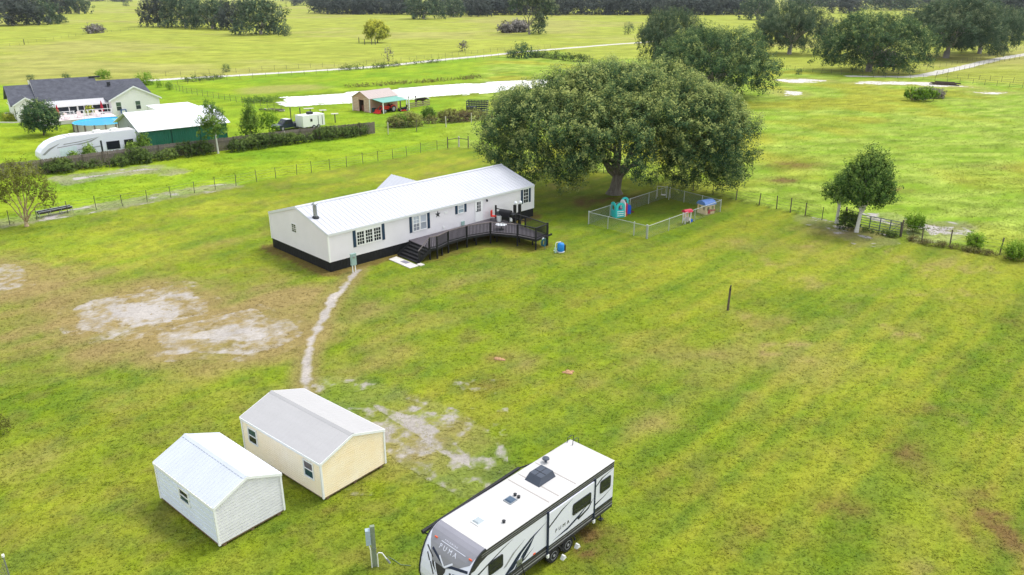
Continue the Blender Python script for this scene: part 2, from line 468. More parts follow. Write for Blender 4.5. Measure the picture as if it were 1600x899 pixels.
BRIGHT = [(150, 385, 260, 55, .9), (330, 330, 160, 30, .8), (560, 280, 140, 18, .7), (700, 250, 60, 14, .6), (640, 460, 60, 20, .3), (1180, 420, 140, 30, .5), (1380, 430, 160, 40, .5), (1330, 560, 160, 60, .35), (1420, 780, 120, 60, .3), (1120, 760, 90, 40, .25), (300, 590, 120, 30, .3)]
def land(x, y):
    """albedo of the open ground at x, y (no light in it)"""
    n1 = fbm(x, y, 9.0, 4, 3)
    n2 = fbm(x, y, 2.6, 4, 11)
    n3 = fbm(x, y, 0.8, 3, 29)
    nb = fbm(x, y, 30.0, 3, 41)
    along, across = x * HX + y * HY, -x * HY + y * HX
    st = fbm(along / 14.0, across, 1.9, 3, 7)
    mow = fbm(along / 70.0, across, 0.85, 2, 71)
    t = np.clip(0.5 + 1.0 * (n1 - 0.5) + 0.8 * (n2 - 0.5) + 1.1 * (st - 0.5) + (.75 + 1.0 * sstep(0, 14, x)) * (mow - 0.5), 0, 1)
    lush = np.zeros_like(x)
    for u, v, ru, rv, k in LUSH:
        lush = np.maximum(lush, k * blob(x, y, u, v, ru, rv))
    bri = np.zeros_like(x)
    for u, v, ru, rv, k in BRIGHT:
        bri = np.maximum(bri, k * blob(x, y, u, v, ru, rv))
    t = np.clip(t - 0.6 * lush + 0.04 + .35 * bri, 0, 1)[:, None]
    c = np.where(t < 0.5, C_LUSH + (C_MID - C_LUSH) * t * 2, C_MID + (C_YEL - C_MID) * (t * 2 - 1))
    c = c * (1 + .26 * bri)[:, None]
    h1, h2, h3 = fbm(x, y, 1.1, 4, 201), fbm(x, y, 1.5, 4, 211), fbm(x, y, .9, 3, 221)
    for h, C_, k in ((h1, C_BLUEG, .36), (h2, C_TANB, .34), (h3, C_LIME, .4)):
        c = c + (C_ - c) * (k * sstep(.52, .70, h) * (1 - .35 * sstep(0, 14, x)))[:, None]
    dry = np.zeros_like(x)
    for u, v, ru, rv, k in DRY:
        dry = np.maximum(dry, k * blob(x, y, u, v, ru, rv))
    yf = np.interp(x, LOTX, LOTY)
    inlot = sstep(0.4, -0.4, y - yf + 0.7 * (n2 - 0.5))
    d = np.clip(dry * 1.25 + (n2 - 0.5) * 1.0 * (dry > .05) + (st - .5) * 1.1 * (dry > .05) + (n1 - 0.5) * 0.7 - 0.02, 0, 1) * np.clip(0.5 + dry, 0, 1)
    d = np.clip(d + 0.5 * sstep(0.6, 0.82, n2 + 0.5 * (n3 - .5)) * sstep(.46, .6, nb), 0, .93) * inlot
    # ------------ other grounds
    s = np.clip(0.5 + 1.6 * (n1 - 0.5) + 1.0 * (n2 - .5), 0, 1)[:, None]
    strip = C_STRIP2 + (C_STRIP - C_STRIP2) * s
    fs = fbm(x, y * 2.2, 3.6, 4, 57)
    fb = fbm(x, y, 16, 3, 91)
    f1 = np.clip(0.5 + 2.2 * (fs - .5), 0, 1)[:, None]
    f2 = sstep(.5, .72, fb)[:, None]
    fld = C_FLD + (C_FLD2 - C_FLD) * f1
    fld = fld + (C_FLD3 - fld) * f2 * 0.75
    fld = fld * (0.9 + 0.2 * n3)[:, None]
    q1 = fbm(x, y * 1.6, 26, 5, 101)
    q2 = fbm(x, y * 1.3, 90, 4, 131)
    far = C_FAR + (C_FAR2 - C_FAR) * np.clip(.5 + 3 * (q1 - .5), 0, 1)[:, None]
    far = far + (C_FARD - far) * (sstep(.48, .7, q2 + 0.5 * (q1 - .5)) * 0.8)[:, None]
    yr = np.interp(x, [p.x for p in ROAD_W], [p.y for p in ROAD_W])
    isfar = sstep(-1.5, 1.5, y - np.where(x < 40, yr, 1e9))
    EX = px((985, 92), (1210, 106), (1300, 112), (1370, 119), (1450, 121), (1530, 128), (1600, 133), (1700, 143))
    ye = np.interp(x, [p.x for p in EX], [p.y for p in EX])
    isfar = np.maximum(isfar, sstep(-2, 2, y - np.where(x > 20, ye, 1e9)))
    q3 = fbm(x, y * 2.0, 6.5, 4, 151)
    far = far * (1 + .7 * (q3 - .5) + .4 * (q1 - .5))[:, None]
    tuf = sstep(.55, .72, fbm(x + 5 * q1, y * 1.5, 8, 4, 181))[:, None]
    far = far + (far * np.array([.74, .80, .72]) - far) * tuf * .6
    q4 = fbm(x, y * 1.8, 2.6, 3, 161)
    fld = fld * (1 + .75 * (q4 - .5) + .35 * (fs - .5))[:, None]
    tus = sstep(.54, .70, fbm(x * .8 + y * .5 + 3 * q1, y * 1.7 - x * .4, 3.4, 4, 171))[:, None]
    fld = fld + (fld * np.array([.66, .74, .62]) - fld) * tus * .5
    strip = strip * (1 + .6 * (q4 - .5))[:, None]
    w = sstep(-14, -4, x)[:, None]
    out = strip * (1 - w) + fld * w
    out = out * (1 - isfar[:, None]) + far * isfar[:, None]
    c = c + (C_DRY - c) * d[:, None]
    c = out * (1 - inlot[:, None]) + c * inlot[:, None]
    br = np.zeros_like(x)
    for u, v, ru, rv, k in BRN:
        br = np.maximum(br, k * blob(x, y, u, v, ru, rv))
    b = np.clip(br * .95 * (0.25 + 1.5 * sstep(.36, .62, n3 * .6 + n2 * .4)), 0, .9)
    c = c + (C_BROWN - c) * b[:, None]
    # fence line weeds and the sandy margins round bare patches
    fd = np.abs(y - yf - 0.25)
    c = c + (C_DITCH * .62 - c) * (0.85 * sstep(0.62, 0.1, fd + 0.5 * (n2 - .5)) * (x > -3))[:, None]
    for k in SAND:
        sdv = poly_sd(x, y, SAND[k], 6)
        c = c + (C_DRY * 1.04 - c) * (0.85 * sstep(-4.5, 0.3, sdv + 2.6 * (n2 - .5)))[:, None]
    hd = poly_sd(x, y, [HOME.w(0, 0), HOME.w(23.9, 0), HOME.w(23.9, 9.45), HOME.w(0, 9.45)], 3)
    c = c + (C_BROWN * 1.05 - c) * (.75 * sstep(-.75, -.15, hd + .5 * (n3 - .5)))[:, None]
    dk = poly_sd(x, y, FOOT[3], 2)
    c = c + (C_BROWN * .95 - c) * (.7 * sstep(-.4, .3, dk + .6 * (n3 - .5)))[:, None]
    pd = line_sd(x, y, PATH, 5)
    c = c + (C_DRY - c) * (0.7 * sstep(1.3, 0.3, pd + 0.8 * (n2 - .5)))[:, None]
    for P_, k in ((GRAVEL, .16), (GATE_SAND, .3), (GATE_SAND2, .35), (FENCE_SAND, .7), (STRIP_SAND, .75)):
        sdv = poly_sd(x, y, P_, 4)
        c = c + (C_SANDY * 0.85 - c) * (k * sstep(-1.0, 0.6, sdv + 1.4 * (n2 - .5)))[:, None]
    for P_ in FAR_SAND:
        c = c + (C_FARD - c) * (.8 * sstep(-5, 0.5, poly_sd(x, y, P_, 8) + 4 * (n1 - .5)))[:, None]
    c = c + (C_DITCH - c) * (.5 * sstep(-3.0, -0.3, poly_sd(x, y, POND, 8) + 2 * (n2 - .5)))[:, None]
    return np.clip(c * (0.84 + 0.32 * n3)[:, None], 0.004, 0.85)

def ground_mat():
    m = bpy.data.materials.new("pasture_soil")
    m.use_nodes = True
    n, l = m.node_tree.nodes, m.node_tree.links
    p = n["Principled BSDF"]
    p.inputs["Roughness"].default_value = 0.9
    p.inputs["Specular IOR Level"].default_value = 0.03
    at = n.new("ShaderNodeAttribute"); at.attribute_name = "albedo"
    ge = n.new("ShaderNodeNewGeometry")
    outs = []
    for sc_, lo, hi in ((10.0, .76, 1.24), (2.2, .80, 1.20), (0.16, .95, 1.05)):
        nz = n.new("ShaderNodeTexNoise"); nz.inputs["Scale"].default_value = sc_; nz.inputs["Detail"].default_value = 6; nz.inputs["Roughness"].default_value = .7
        l.new(ge.outputs["Position"], nz.inputs["Vector"])
        mr = n.new("ShaderNodeMapRange"); mr.inputs["From Min"].default_value = .3; mr.inputs["From Max"].default_value = .7
        mr.inputs["To Min"].default_value = lo; mr.inputs["To Max"].default_value = hi
        l.new(nz.outputs["Fac"], mr.inputs["Value"])
        outs.append((mr, nz))
    src = at.outputs["Color"]
    for mr, _ in outs:
        vm = n.new("ShaderNodeVectorMath"); vm.operation = 'SCALE'
        l.new(src, vm.inputs[0]); l.new(mr.outputs[0], vm.inputs["Scale"])
        src = vm.outputs[0]
    l.new(src, p.inputs["Base Color"])
    bp = n.new("ShaderNodeBump"); bp.inputs["Strength"].default_value = .5; bp.inputs["Distance"].default_value = .08
    l.new(outs[0][1].outputs["Fac"], bp.inputs["Height"]); l.new(bp.outputs[0], p.inputs["Normal"])
    return m
M_GROUND = ground_mat()

def make_ground():
    ys = [6.0]
    while ys[-1] < 9000:
        ys.append(ys[-1] + max(0.28, 0.011 * ys[-1]))
    ys = np.array([-60, -20, 0] + ys)
    ss = np.linspace(-1.0, 1.0, 331)
    ss = np.concatenate([[-3.2, -2.2, -1.5, -1.2], ss, [1.2, 1.5, 2.2, 3.2]])
    Y, S = np.meshgrid(ys, ss, indexing='ij')
    X = S * (np.maximum(Y, 0) + 14.0)
    x, y = X.ravel(), Y.ravel()
    V = np.stack([x, y, np.zeros_like(x)], 1).astype(np.float32)
    ny, nx = X.shape
    i = (np.arange(ny - 1)[:, None] * nx + np.arange(nx - 1)[None, :]).ravel()
    F = np.stack([i, i + 1, i + 1 + nx, i + nx], 1).astype(np.int32)
    me = bpy.data.meshes.new("ground")
    me.vertices.add(len(V)); me.vertices.foreach_set("co", V.ravel())
    me.loops.add(F.size); me.loops.foreach_set("vertex_index", F.ravel())
    me.polygons.add(len(F)); me.polygons.foreach_set("loop_start", np.arange(0, F.size, 4, dtype=np.int32)); me.polygons.foreach_set("loop_total", np.full(len(F), 4, np.int32))
    me.update(calc_edges=True)
    a = me.attributes.new("albedo", 'FLOAT_COLOR', 'POINT')
    c = land(x, y)
    a.data.foreach_set("color", np.concatenate([c, np.ones((len(c), 1))], 1).astype(np.float32).ravel())
    me.materials.append(M_GROUND)
    tag(link("ground", me), "grassy lot and pasture spreading flat to the far trees", None, None, 'structure')
make_ground()

# ---------------- bare sheets: sand, path, road, pond
M_SAND = mat("pale_sand", lin(150, 138, 128), .95, .2, 1.6, .5, spec=.05, c2=lin(184, 174, 167), dist=.03)
M_ROAD = mat("white_lime_road", lin(186, 180, 170), .95, .12, .5, .2, spec=.05, c2=lin(206, 202, 194))
M_SANDF = mat("bright_far_sand", lin(196, 190, 182), .95, .15, .6, .2, spec=.05, c2=lin(212, 206, 200))
M_GRAVEL = mat("grey_shell_gravel", lin(120, 110, 102), .95, .3, 5.0, .6, spec=.05, c2=lin(176, 168, 160), dist=.04)
def soft_sand_mat():
    m = bpy.data.materials.new("sand_thinning_into_turf")
    m.use_nodes = True
    n, l = m.node_tree.nodes, m.node_tree.links
    p = n["Principled BSDF"]
    p.inputs["Roughness"].default_value = .95
    p.inputs["Specular IOR Level"].default_value = .05
    at = n.new("ShaderNodeAttribute"); at.attribute_name = "albedo"
    ge = n.new("ShaderNodeNewGeometry")
    nz = n.new("ShaderNodeTexNoise"); nz.inputs["Scale"].default_value = 4.5; nz.inputs["Detail"].default_value = 7; nz.inputs["Roughness"].default_value = .72
    l.new(ge.outputs["Position"], nz.inputs["Vector"])
    mr = n.new("ShaderNodeMapRange"); mr.inputs["From Min"].default_value = .3; mr.inputs["From Max"].default_value = .7; mr.inputs["To Min"].default_value = .74; mr.inputs["To Max"].default_value = 1.2
    l.new(nz.outputs["Fac"], mr.inputs["Value"])
    vm = n.new("ShaderNodeVectorMath"); vm.operation = 'SCALE'
    l.new(at.outputs["Color"], vm.inputs[0]); l.new(mr.outputs[0], vm.inputs["Scale"]); l.new(vm.outputs[0], p.inputs["Base Color"])
    bp = n.new("ShaderNodeBump"); bp.inputs["Strength"].default_value = .5; bp.inputs["Distance"].default_value = .04
    l.new(nz.outputs["Fac"], bp.inputs["Height"]); l.new(bp.outputs[0], p.inputs["Normal"])
    return m
M_SOFT = soft_sand_mat()
def sheet(name, inside, bbox, cell, z, material, label, fade=0.0, tone=None):
    """a bare sheet on the ground where inside(x, y) > 0; with fade it thins into the turf over that much of its value"""
    x0, x1, y0, y1 = bbox
    xs, ys = np.arange(x0, x1, cell), np.arange(y0, y1, cell)
    XX, YY = np.meshgrid(xs, ys)
    x, y = XX.ravel(), YY.ravel()
    k = inside(x, y) > 0
    x, y = x[k], y[k]
    if not len(x):
        return None
    h = cell / 2 + 0.001
    j = lambda a, b, s: (vnoise(a * 7.7 + s, b * 7.7, 5) - .5) * cell * 0.8
    quad = []
    for dx, dy in ((-h, -h), (h, -h), (h, h), (-h, h)):
        qx, qy = x + dx, y + dy
        quad.append(np.stack([qx + j(np.round(qx, 2), np.round(qy, 2), 0), qy + j(np.round(qx, 2), np.round(qy, 2), 50), np.full_like(qx, z)], 1))
    V = np.stack(quad, 1).reshape(-1, 3)
    attrs = None
    if fade:
        val = inside(V[:, 0], V[:, 1])
        w = sstep(.1 * fade, fade, val + fade * .9 * (fbm(V[:, 0], V[:, 1], .45, 4, 77) - .5) * sstep(0, .4 * fade, val))[:, None]
        base = np.array(tone) * (.82 + .36 * fbm(V[:, 0], V[:, 1], 1.1, 4, 78))[:, None]
        c = land(V[:, 0], V[:, 1]) * (1 - w) + base * w
        attrs = {"albedo": ('FLOAT_COLOR', np.concatenate([c, np.ones((len(c), 1))], 1))}
        material = M_SOFT
    me = fast_mesh(name, V, 4, material, attrs)
    return tag(link(name, me), label, None, None, 'structure')
def bb(pts, m):
    return (min(p[0] for p in pts) - m, max(p[0] for p in pts) + m, min(p[1] for p in pts) - m, max(p[1] for p in pts) + m)
def ragged(poly, amp, sc1=1.2, bias=0.0, seed=0):
    return lambda x, y: poly_sd(x, y, poly, 4) + bias + amp * (fbm(x, y, sc1, 4, 200 + seed) - .5) * 2
def sandy(k):
    return lambda x, y: .5 * poly_sd(x, y, SAND[k], 6) + .62 + 1.2 * (fbm(x, y, 1.3, 4, 200) - .5) + .9 * (fbm(x, y, .42, 3, 207) - .5)
for i, (k, lb) in enumerate((('near', "larger bare pale sand patch in the lawn"), ('drive', "bare pale sand patch nearer the beige shed"), ('edge', "pale bare sand at the far side edge of the lawn"))):
    sheet('sand_patch', sandy(k), bb(SAND[k], 2), 0.13, 0.004 + .004 * i, M_SAND, lb, 1.35, lin(172, 164, 157))
sheet('sand_path', lambda x, y: 0.40 - line_sd(x, y, PATH, 4) + 0.6 * (fbm(x, y, .8, 4, 9) - .5), bb(PATH, 1), 0.09, 0.016, M_SAND, "narrow worn sand path from the mobile home to the sheds", .32, lin(172, 163, 155))
sheet('gravel_patch', lambda x, y: np.clip(poly_sd(x, y, GRAVEL, 4), -1, 1.4) * .11 - .22 + fbm(x, y, .55, 5, 17) * .5 + (fbm(x, y, 2.4, 3, 19) - .5) * .35, bb(GRAVEL, .6), 0.075, 0.02, M_GRAVEL, "broken shell gravel showing through grass beside beige shed", .2, lin(164, 156, 148))
sheet('gate_sand', lambda x, y: np.minimum(poly_sd(x, y, GATE_SAND, 3), .5) * .5 - .25 + (fbm(x, y, 1.1, 4, 18) - .32), bb(GATE_SAND, .6), 0.15, 0.004, M_SAND, "sandy strip worn along the fence by the white painted trees", .16, lin(176, 168, 164))
sheet('wet_sand', lambda x, y: np.minimum(poly_sd(x, y, GATE_SAND2, 3), .6) * .5 - .12 + (fbm(x, y, 1.6, 4, 19) - .42), bb(GATE_SAND2, .6), 0.17, 0.004, M_SAND, "wet white sand patches in the pasture behind the metal gate", .16, lin(176, 168, 164))
sheet('sand_track', lambda x, y: np.minimum(poly_sd(x, y, FENCE_SAND, 3), .7) * .6 - .18 + (fbm(x, y, 1.8, 4, 20) - .42), bb(FENCE_SAND, .6), 0.2, 0.004, M_SAND, "sandy track worn along the wire fence by the feed trough", .16, lin(176, 168, 164))
sheet('sand_track', lambda x, y: np.minimum(poly_sd(x, y, STRIP_SAND, 3), .7) * .5 - .18 + (fbm(x, y, 2.2, 4, 21) - .45), bb(STRIP_SAND, .6), 0.25, 0.004, M_SAND, "sandy scrape in the bright grass below the vine hedge", .16, lin(176, 168, 164))
for i, P_ in enumerate(FAR_SAND[:4]):
    sheet('sand_patch', ragged(P_, 1.4, 4, 0.1, 30 + i), bb(P_, 1), 0.5, 0.004, M_SANDF,
          ("pale sand oval in the pasture right of the big oak", "small pale sand spot in the pasture below the sand oval", "long pale sand streak beside the timber pile", "pale sand spot at the end of the fence beyond the timber pile", "bare tan patch between the road and the pond")[i])
sheet('dirt_road', lambda x, y: 2.1 - line_sd(x, y, ROAD_W, 6) + 1.0 * (fbm(x, y, 6, 3, 23) - .5), bb(ROAD_W, 3), 0.55, 0.004, M_ROAD, "white lime road crossing behind the neighbouring house and pond")
sheet('dirt_road', lambda x, y: 1.9 - line_sd(x, y, ROAD_E, 6) + 1.0 * (fbm(x, y, 6, 3, 24) - .5), bb(ROAD_E, 3), 0.55, 0.004, M_ROAD, "white lime road curving away past the large oaks")
def water(name, c, rough, z):
    m = bpy.data.materials.new(name)
    m.use_nodes = True
    n, l = m.node_tree.nodes, m.node_tree.links
    p = n["Principled BSDF"]
    p.inputs["Base Color"].default_value = (*c, 1)
    p.inputs["Roughness"].default_value = rough
    p.inputs["IOR"].default_value = 1.33
    p.inputs["Specular IOR Level"].default_value = .5
    nz = n.new("ShaderNodeTexNoise"); nz.inputs["Scale"].default_value = z
    tc = n.new("ShaderNodeTexCoord"); l.new(tc.outputs["Object"], nz.inputs["Vector"])
    bp = n.new("ShaderNodeBump"); bp.inputs["Strength"].default_value = .06; bp.inputs["Distance"].default_value = .05
    l.new(nz.outputs["Fac"], bp.inputs["Height"]); l.new(bp.outputs[0], p.inputs["Normal"])
    return m
M_POND = water("pond_water_sky_white", lin(228, 226, 228), .05, 1.2)  # near-white base colour paints in the sky's reflection
sheet('pond', lambda x, y: poly_sd(x, y, POND, 4) + 1.6 * (fbm(x, y, 5, 3, 25) - .5), bb(POND, 1), 0.5, 0.008, M_POND, "long narrow pond shining white behind the small barn")

# ---------------- grass standing on the lots
def grass_tufts():
    rng = np.random.default_rng(5)
    def field(n, ymin, ymax, hw, size, h, keep, blades, seed):
        # evenly thinned with distance
        u = rng.random(n)
        y = ymin * (ymax / ymin) ** u
        x = (rng.random(n) * 2 - 1) * hw * (y + 16)
        k = keep(x, y)
        x, y = x[k], y[k]
        m = len(x)
        sz = size * (0.6 + 0.9 * rng.random(m)) * (y / 40.0) ** 0.35
        hh = h * (0.5 + rng.random(m)) * (0.6 + 0.8 * fbm(x, y, 1.7, 3, 300))
        c = land(x, y)
        g = fbm(x, y, .6, 2, 310)
        c = c * (0.92 + 0.36 * rng.random(m) * (0.4 + g))[:, None]
        V, C = [], []
        for b in range(blades):
            th = rng.random(m) * 2 * math.pi
            r0 = rng.random(m) * sz * .5
            ox, oy = x + np.cos(th * 3.1) * r0, y + np.sin(th * 3.1) * r0
            lean = sz * (0.25 + .6 * rng.random(m))
            w = sz * .16
            dx, dy = np.cos(th), np.sin(th)
            hb = hh * (0.6 + .6 * rng.random(m))
            z0 = np.full(m, 0.001)
            V.append(np.stack([np.stack([ox - dy * w, oy + dx * w, z0], 1), np.stack([ox + dy * w, oy - dx * w, z0], 1), np.stack([ox + dx * lean, oy + dy * lean, hb], 1)], 1))
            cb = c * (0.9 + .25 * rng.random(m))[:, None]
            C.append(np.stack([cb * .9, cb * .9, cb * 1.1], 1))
        return np.concatenate(V).reshape(-1, 3), np.concatenate(C).reshape(-1, 3)
    def clear(x, y, pool=True):
        k = np.ones(x.shape, bool)
        for P_ in FOOT:
            k &= poly_sd(x, y, P_, 1) < 0.02
        for i, kk in enumerate(('near', 'drive', 'edge')):
            val = .5 * poly_sd(x, y, SAND[kk], 6) + .62 + 1.2 * (fbm(x, y, 1.3, 4, 200) - .5) + .9 * (fbm(x, y, .42, 3, 207) - .5)
            k &= rng.random(x.shape) > sstep(.2, 1.0, val) * .97
        k &= (line_sd(x, y, PATH, 3) > .45) | (rng.random(x.shape) < .08)
        yf = np.interp(x, LOTX, LOTY)
        k &= y < yf
        return k
    def outside(x, y):
        yf = np.interp(x, LOTX, LOTY)
        k = (y > yf + .2)
        k &= poly_sd(x, y, POND, 3) < 0
        k &= (line_sd(x, y, ROAD_W, 4) > 2.2) & (line_sd(x, y, ROAD_E, 4) > 2.2)
        return k & (fbm(x, y * 2.2, 3.6, 4, 57) > .40)
    m = bpy.data.materials.new("grass_blades")
    m.use_nodes = True
    n, l = m.node_tree.nodes, m.node_tree.links
    p = n["Principled BSDF"]
    p.inputs["Roughness"].default_value = .8
    p.inputs["Specular IOR Level"].default_value = .04
    at = n.new("ShaderNodeAttribute"); at.attribute_name = "albedo"
    l.new(at.outputs["Color"], p.inputs["Base Color"])
    ge = n.new("ShaderNodeNewGeometry")
    bend = n.new("ShaderNodeMix"); bend.data_type = 'VECTOR'
    bend.inputs[0].default_value = .84
    l.new(ge.outputs["Normal"], bend.inputs[4]); bend.inputs[5].default_value = (0, 0, 1)
    l.new(bend.outputs[1], p.inputs["Normal"])
    tr = n.new("ShaderNodeBsdfTranslucent"); l.new(at.outputs["Color"], tr.inputs["Color"])
    mx = n.new("ShaderNodeMixShader"); mx.inputs[0].default_value = .2
    l.new(p.outputs[0], mx.inputs[1]); l.new(tr.outputs[0], mx.inputs[2]); l.new(mx.outputs[0], n["Material Output"].inputs["Surface"])
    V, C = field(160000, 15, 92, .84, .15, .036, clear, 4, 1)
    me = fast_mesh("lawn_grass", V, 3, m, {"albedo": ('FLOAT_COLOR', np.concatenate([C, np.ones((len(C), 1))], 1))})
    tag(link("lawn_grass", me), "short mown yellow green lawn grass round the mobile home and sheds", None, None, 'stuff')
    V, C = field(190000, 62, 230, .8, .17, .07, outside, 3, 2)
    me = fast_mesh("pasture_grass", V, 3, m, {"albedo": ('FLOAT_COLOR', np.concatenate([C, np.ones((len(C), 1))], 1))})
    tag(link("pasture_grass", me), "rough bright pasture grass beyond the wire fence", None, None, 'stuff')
grass_tufts()
# ================================================================== TREES
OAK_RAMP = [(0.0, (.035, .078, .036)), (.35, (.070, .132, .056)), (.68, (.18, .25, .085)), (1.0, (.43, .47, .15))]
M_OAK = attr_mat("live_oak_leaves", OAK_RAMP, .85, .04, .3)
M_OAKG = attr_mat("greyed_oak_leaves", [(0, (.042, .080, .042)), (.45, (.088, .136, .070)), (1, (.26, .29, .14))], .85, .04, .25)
M_OAKD = attr_mat("distant_oak_leaves", [(0, (.038, .052, .044)), (.5, (.070, .085, .070)), (1, (.13, .14, .11))], .85, .04, .12)
M_GREEN = attr_mat("fresh_green_leaves", [(0, (.07, .14, .02)), (.5, (.14, .24, .035)), (1, (.30, .42, .08))], .85, .04, .25)
M_DKGREEN = attr_mat("dark_green_leaves", [(0, (.040, .088, .020)), (.45, (.092, .170, .036)), (1, (.28, .38, .08))], .85, .04, .2)
M_YELLOW = attr_mat("yellowing_leaves", [(0, (.14, .20, .03)), (.45, (.36, .40, .05)), (1, (.62, .60, .08))], .85, .04, .25)
M_MYRTLE = attr_mat("thin_rusty_leaves", [(0, (.10, .075, .04)), (.45, (.14, .15, .03)), (1, (.27, .31, .05))], .85, .04, .3)
M_VINE = attr_mat("vine_leaves", [(0, (.050, .080, .022)), (.5, (.105, .160, .040)), (1, (.25, .32, .07))], .85, .04, .2)
M_BRUSH = attr_mat("rusty_brush", [(0, (.14, .09, .05)), (.5, (.20, .19, .06)), (1, (.34, .38, .09))], .85, .04, .2)
M_REED = attr_mat("bright_reed", [(0, (.09, .18, .018)), (.5, (.20, .34, .03)), (1, (.38, .52, .08))], .85, .04, .3)
M_DEAD = attr_mat("dead_twigs", [(0, (.12, .10, .08)), (.5, (.21, .19, .165)), (1, (.36, .33, .30))], .85, .04, .05)
M_BARK = mat("grey_oak_bark", (.13, .11, .095), .9, .35, 5, .8, spec=.1, c2=(.27, .245, .22), dist=.05, stretch=(1, 1, .25))
M_BARKL = mat("pale_oak_bark", (.24, .21, .19), .9, .3, 5, .6, spec=.05, c2=(.38, .35, .32), dist=.05, stretch=(1, 1, .25))
M_TAN = mat("tan_bark", (.42, .31, .19), .8, .25, 4, .3, spec=.1, stretch=(1, 1, .3))
M_WHITEBARK = mat("whitewashed_bark", (.62, .60, .57), .85, .2, 6, .3, spec=.1)
M_TWIG = mat("brown_twig", (.10, .08, .055), .9, .2, 4, spec=.1)

def leaf_quads(C, N, size, tint, rng, aspect=.55):
    n = len(C)
    N = N + rng.normal(0, .55, (n, 3))
    N /= np.linalg.norm(N, axis=1)[:, None] + 1e-9
    T = rng.normal(0, 1, (n, 3))
    T -= (T * N).sum(1)[:, None] * N
    T /= np.linalg.norm(T, axis=1)[:, None] + 1e-9
    B = np.cross(N, T)
    s = size * (0.6 + .8 * rng.random(n))[:, None] if np.ndim(size) == 0 else size[:, None]
    V = np.stack([C - T * s, C - B * s * aspect + N * s * .15, C + T * s, C + B * s * aspect + N * s * .15], 1)
    return V.reshape(-1, 3), np.repeat(np.clip(tint, 0, 1), 4)
def crown_cloud(lobes, n_spray, per, leaf, spray, seed, up=.5, droop=.25, floor=-.55, tip=.5, cull=.62, fine=.62, dens=1.45, clump=0.0, clumps=0, thin=.26):
    """leaf sprays spread over the outside of overlapping lobes; each lobe (x,y,z,rx,ry,rz[,floor]).
    With clumps, the lobes first carry that many smaller boughs of radius clump and the sprays grow on those."""
    rng = np.random.default_rng(seed)
    fl = np.array([l[6] if len(l) > 6 else floor for l in lobes])
    L = np.array([l[:6] for l in lobes], float)
    n_spray, per, leaf = int(n_spray * dens), int(per * dens), leaf * fine
    def scatter(L, fl, n, cull, lo, hi):
        area = (L[:, 3] * L[:, 4] + L[:, 3] * L[:, 5] + L[:, 4] * L[:, 5])
        k = rng.choice(len(L), n * 3, p=area / area.sum())
        d = rng.normal(0, 1, (len(k), 3)); d /= np.linalg.norm(d, axis=1)[:, None]
        ok = d[:, 2] > fl[k] - .25 * rng.random(len(k))
        k, d = k[ok], d[ok]
        P = L[k, :3] + d * L[k, 3:] * (lo + (hi - lo) * rng.random(len(k)) ** .6)[:, None]
        keep = np.ones(len(P), bool)
        for i, lb in enumerate(L):
            q = (((P - lb[:3]) / lb[3:]) ** 2).sum(1)
            keep &= ~((q < cull ** 2) & (k != i))
        return P[keep][:n], d[keep][:n], k[keep][:n]
    outw = None
    if clumps:
        P, d0, k0 = scatter(L, fl, clumps, cull, .78, 1.0)
        rc = clump * (.6 + .8 * rng.random(len(P)))
        hang = (d0[:, 2] < -.2)
        L = np.concatenate([P, np.stack([rc, rc, rc * np.where(hang, 1.25, .85)], 1)], 1)
        fl = np.where(hang, -.9, -.35)
        outw, ctint = d0, rng.normal(0, .10, len(P))
        P, d, k = scatter(L, fl, n_spray, .55, .7, 1.05)
        dd = d * .55 + outw[k] * .45
        shade = ctint[k]
    else:
        P, d, k = scatter(L, fl, n_spray, cull, .62, 1.04)
        dd, shade = d, rng.normal(0, .12, len(L))[k]
    m = len(P)
    ax = dd * .8 + np.array([0, 0, up]) + rng.normal(0, .3, (m, 3))
    low = dd[:, 2] < -.15
    ax[low] += np.array([0, 0, -1.1 * droop / .25 * .6 - .3])
    ax /= np.linalg.norm(ax, axis=1)[:, None]
    ln = spray * (.6 + .9 * rng.random(m))
    base_t = np.clip(.36 + shade + .12 * rng.normal(0, 1, m) + .14 * d[:, 2], .02, .9)  # upper side of each clump paler: light from above put into the tint
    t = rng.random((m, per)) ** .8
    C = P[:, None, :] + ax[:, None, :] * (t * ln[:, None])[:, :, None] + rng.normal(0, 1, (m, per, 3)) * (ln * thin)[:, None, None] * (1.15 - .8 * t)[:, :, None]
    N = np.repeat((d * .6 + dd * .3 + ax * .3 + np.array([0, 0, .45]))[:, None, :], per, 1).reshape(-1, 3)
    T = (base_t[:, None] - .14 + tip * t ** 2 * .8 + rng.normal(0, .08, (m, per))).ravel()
    return leaf_quads(C.reshape(-1, 3), N, leaf, T, rng)
def leaf_mesh(name, V, t, material):
    return fast_mesh(name, V, 4, material, {"tint": ('FLOAT', t)})
def limb(mb, p, q, r0, r1, rng, seg=4, wob=.08, n=7):
    p, q = Vector(p), Vector(q)
    L = (q - p).length
    pts, rad = [], []
    for i in range(seg + 1):
        t = i / seg
        w = wob * L * math.sin(math.pi * t)
        pts.append(p.lerp(q, t) + Vector((rng.uniform(-w, w), rng.uniform(-w, w), rng.uniform(-.3 * w, w))))
        rad.append(r0 + (r1 - r0) * t)
    mb.tube(pts, rad, n, 0)
    return pts
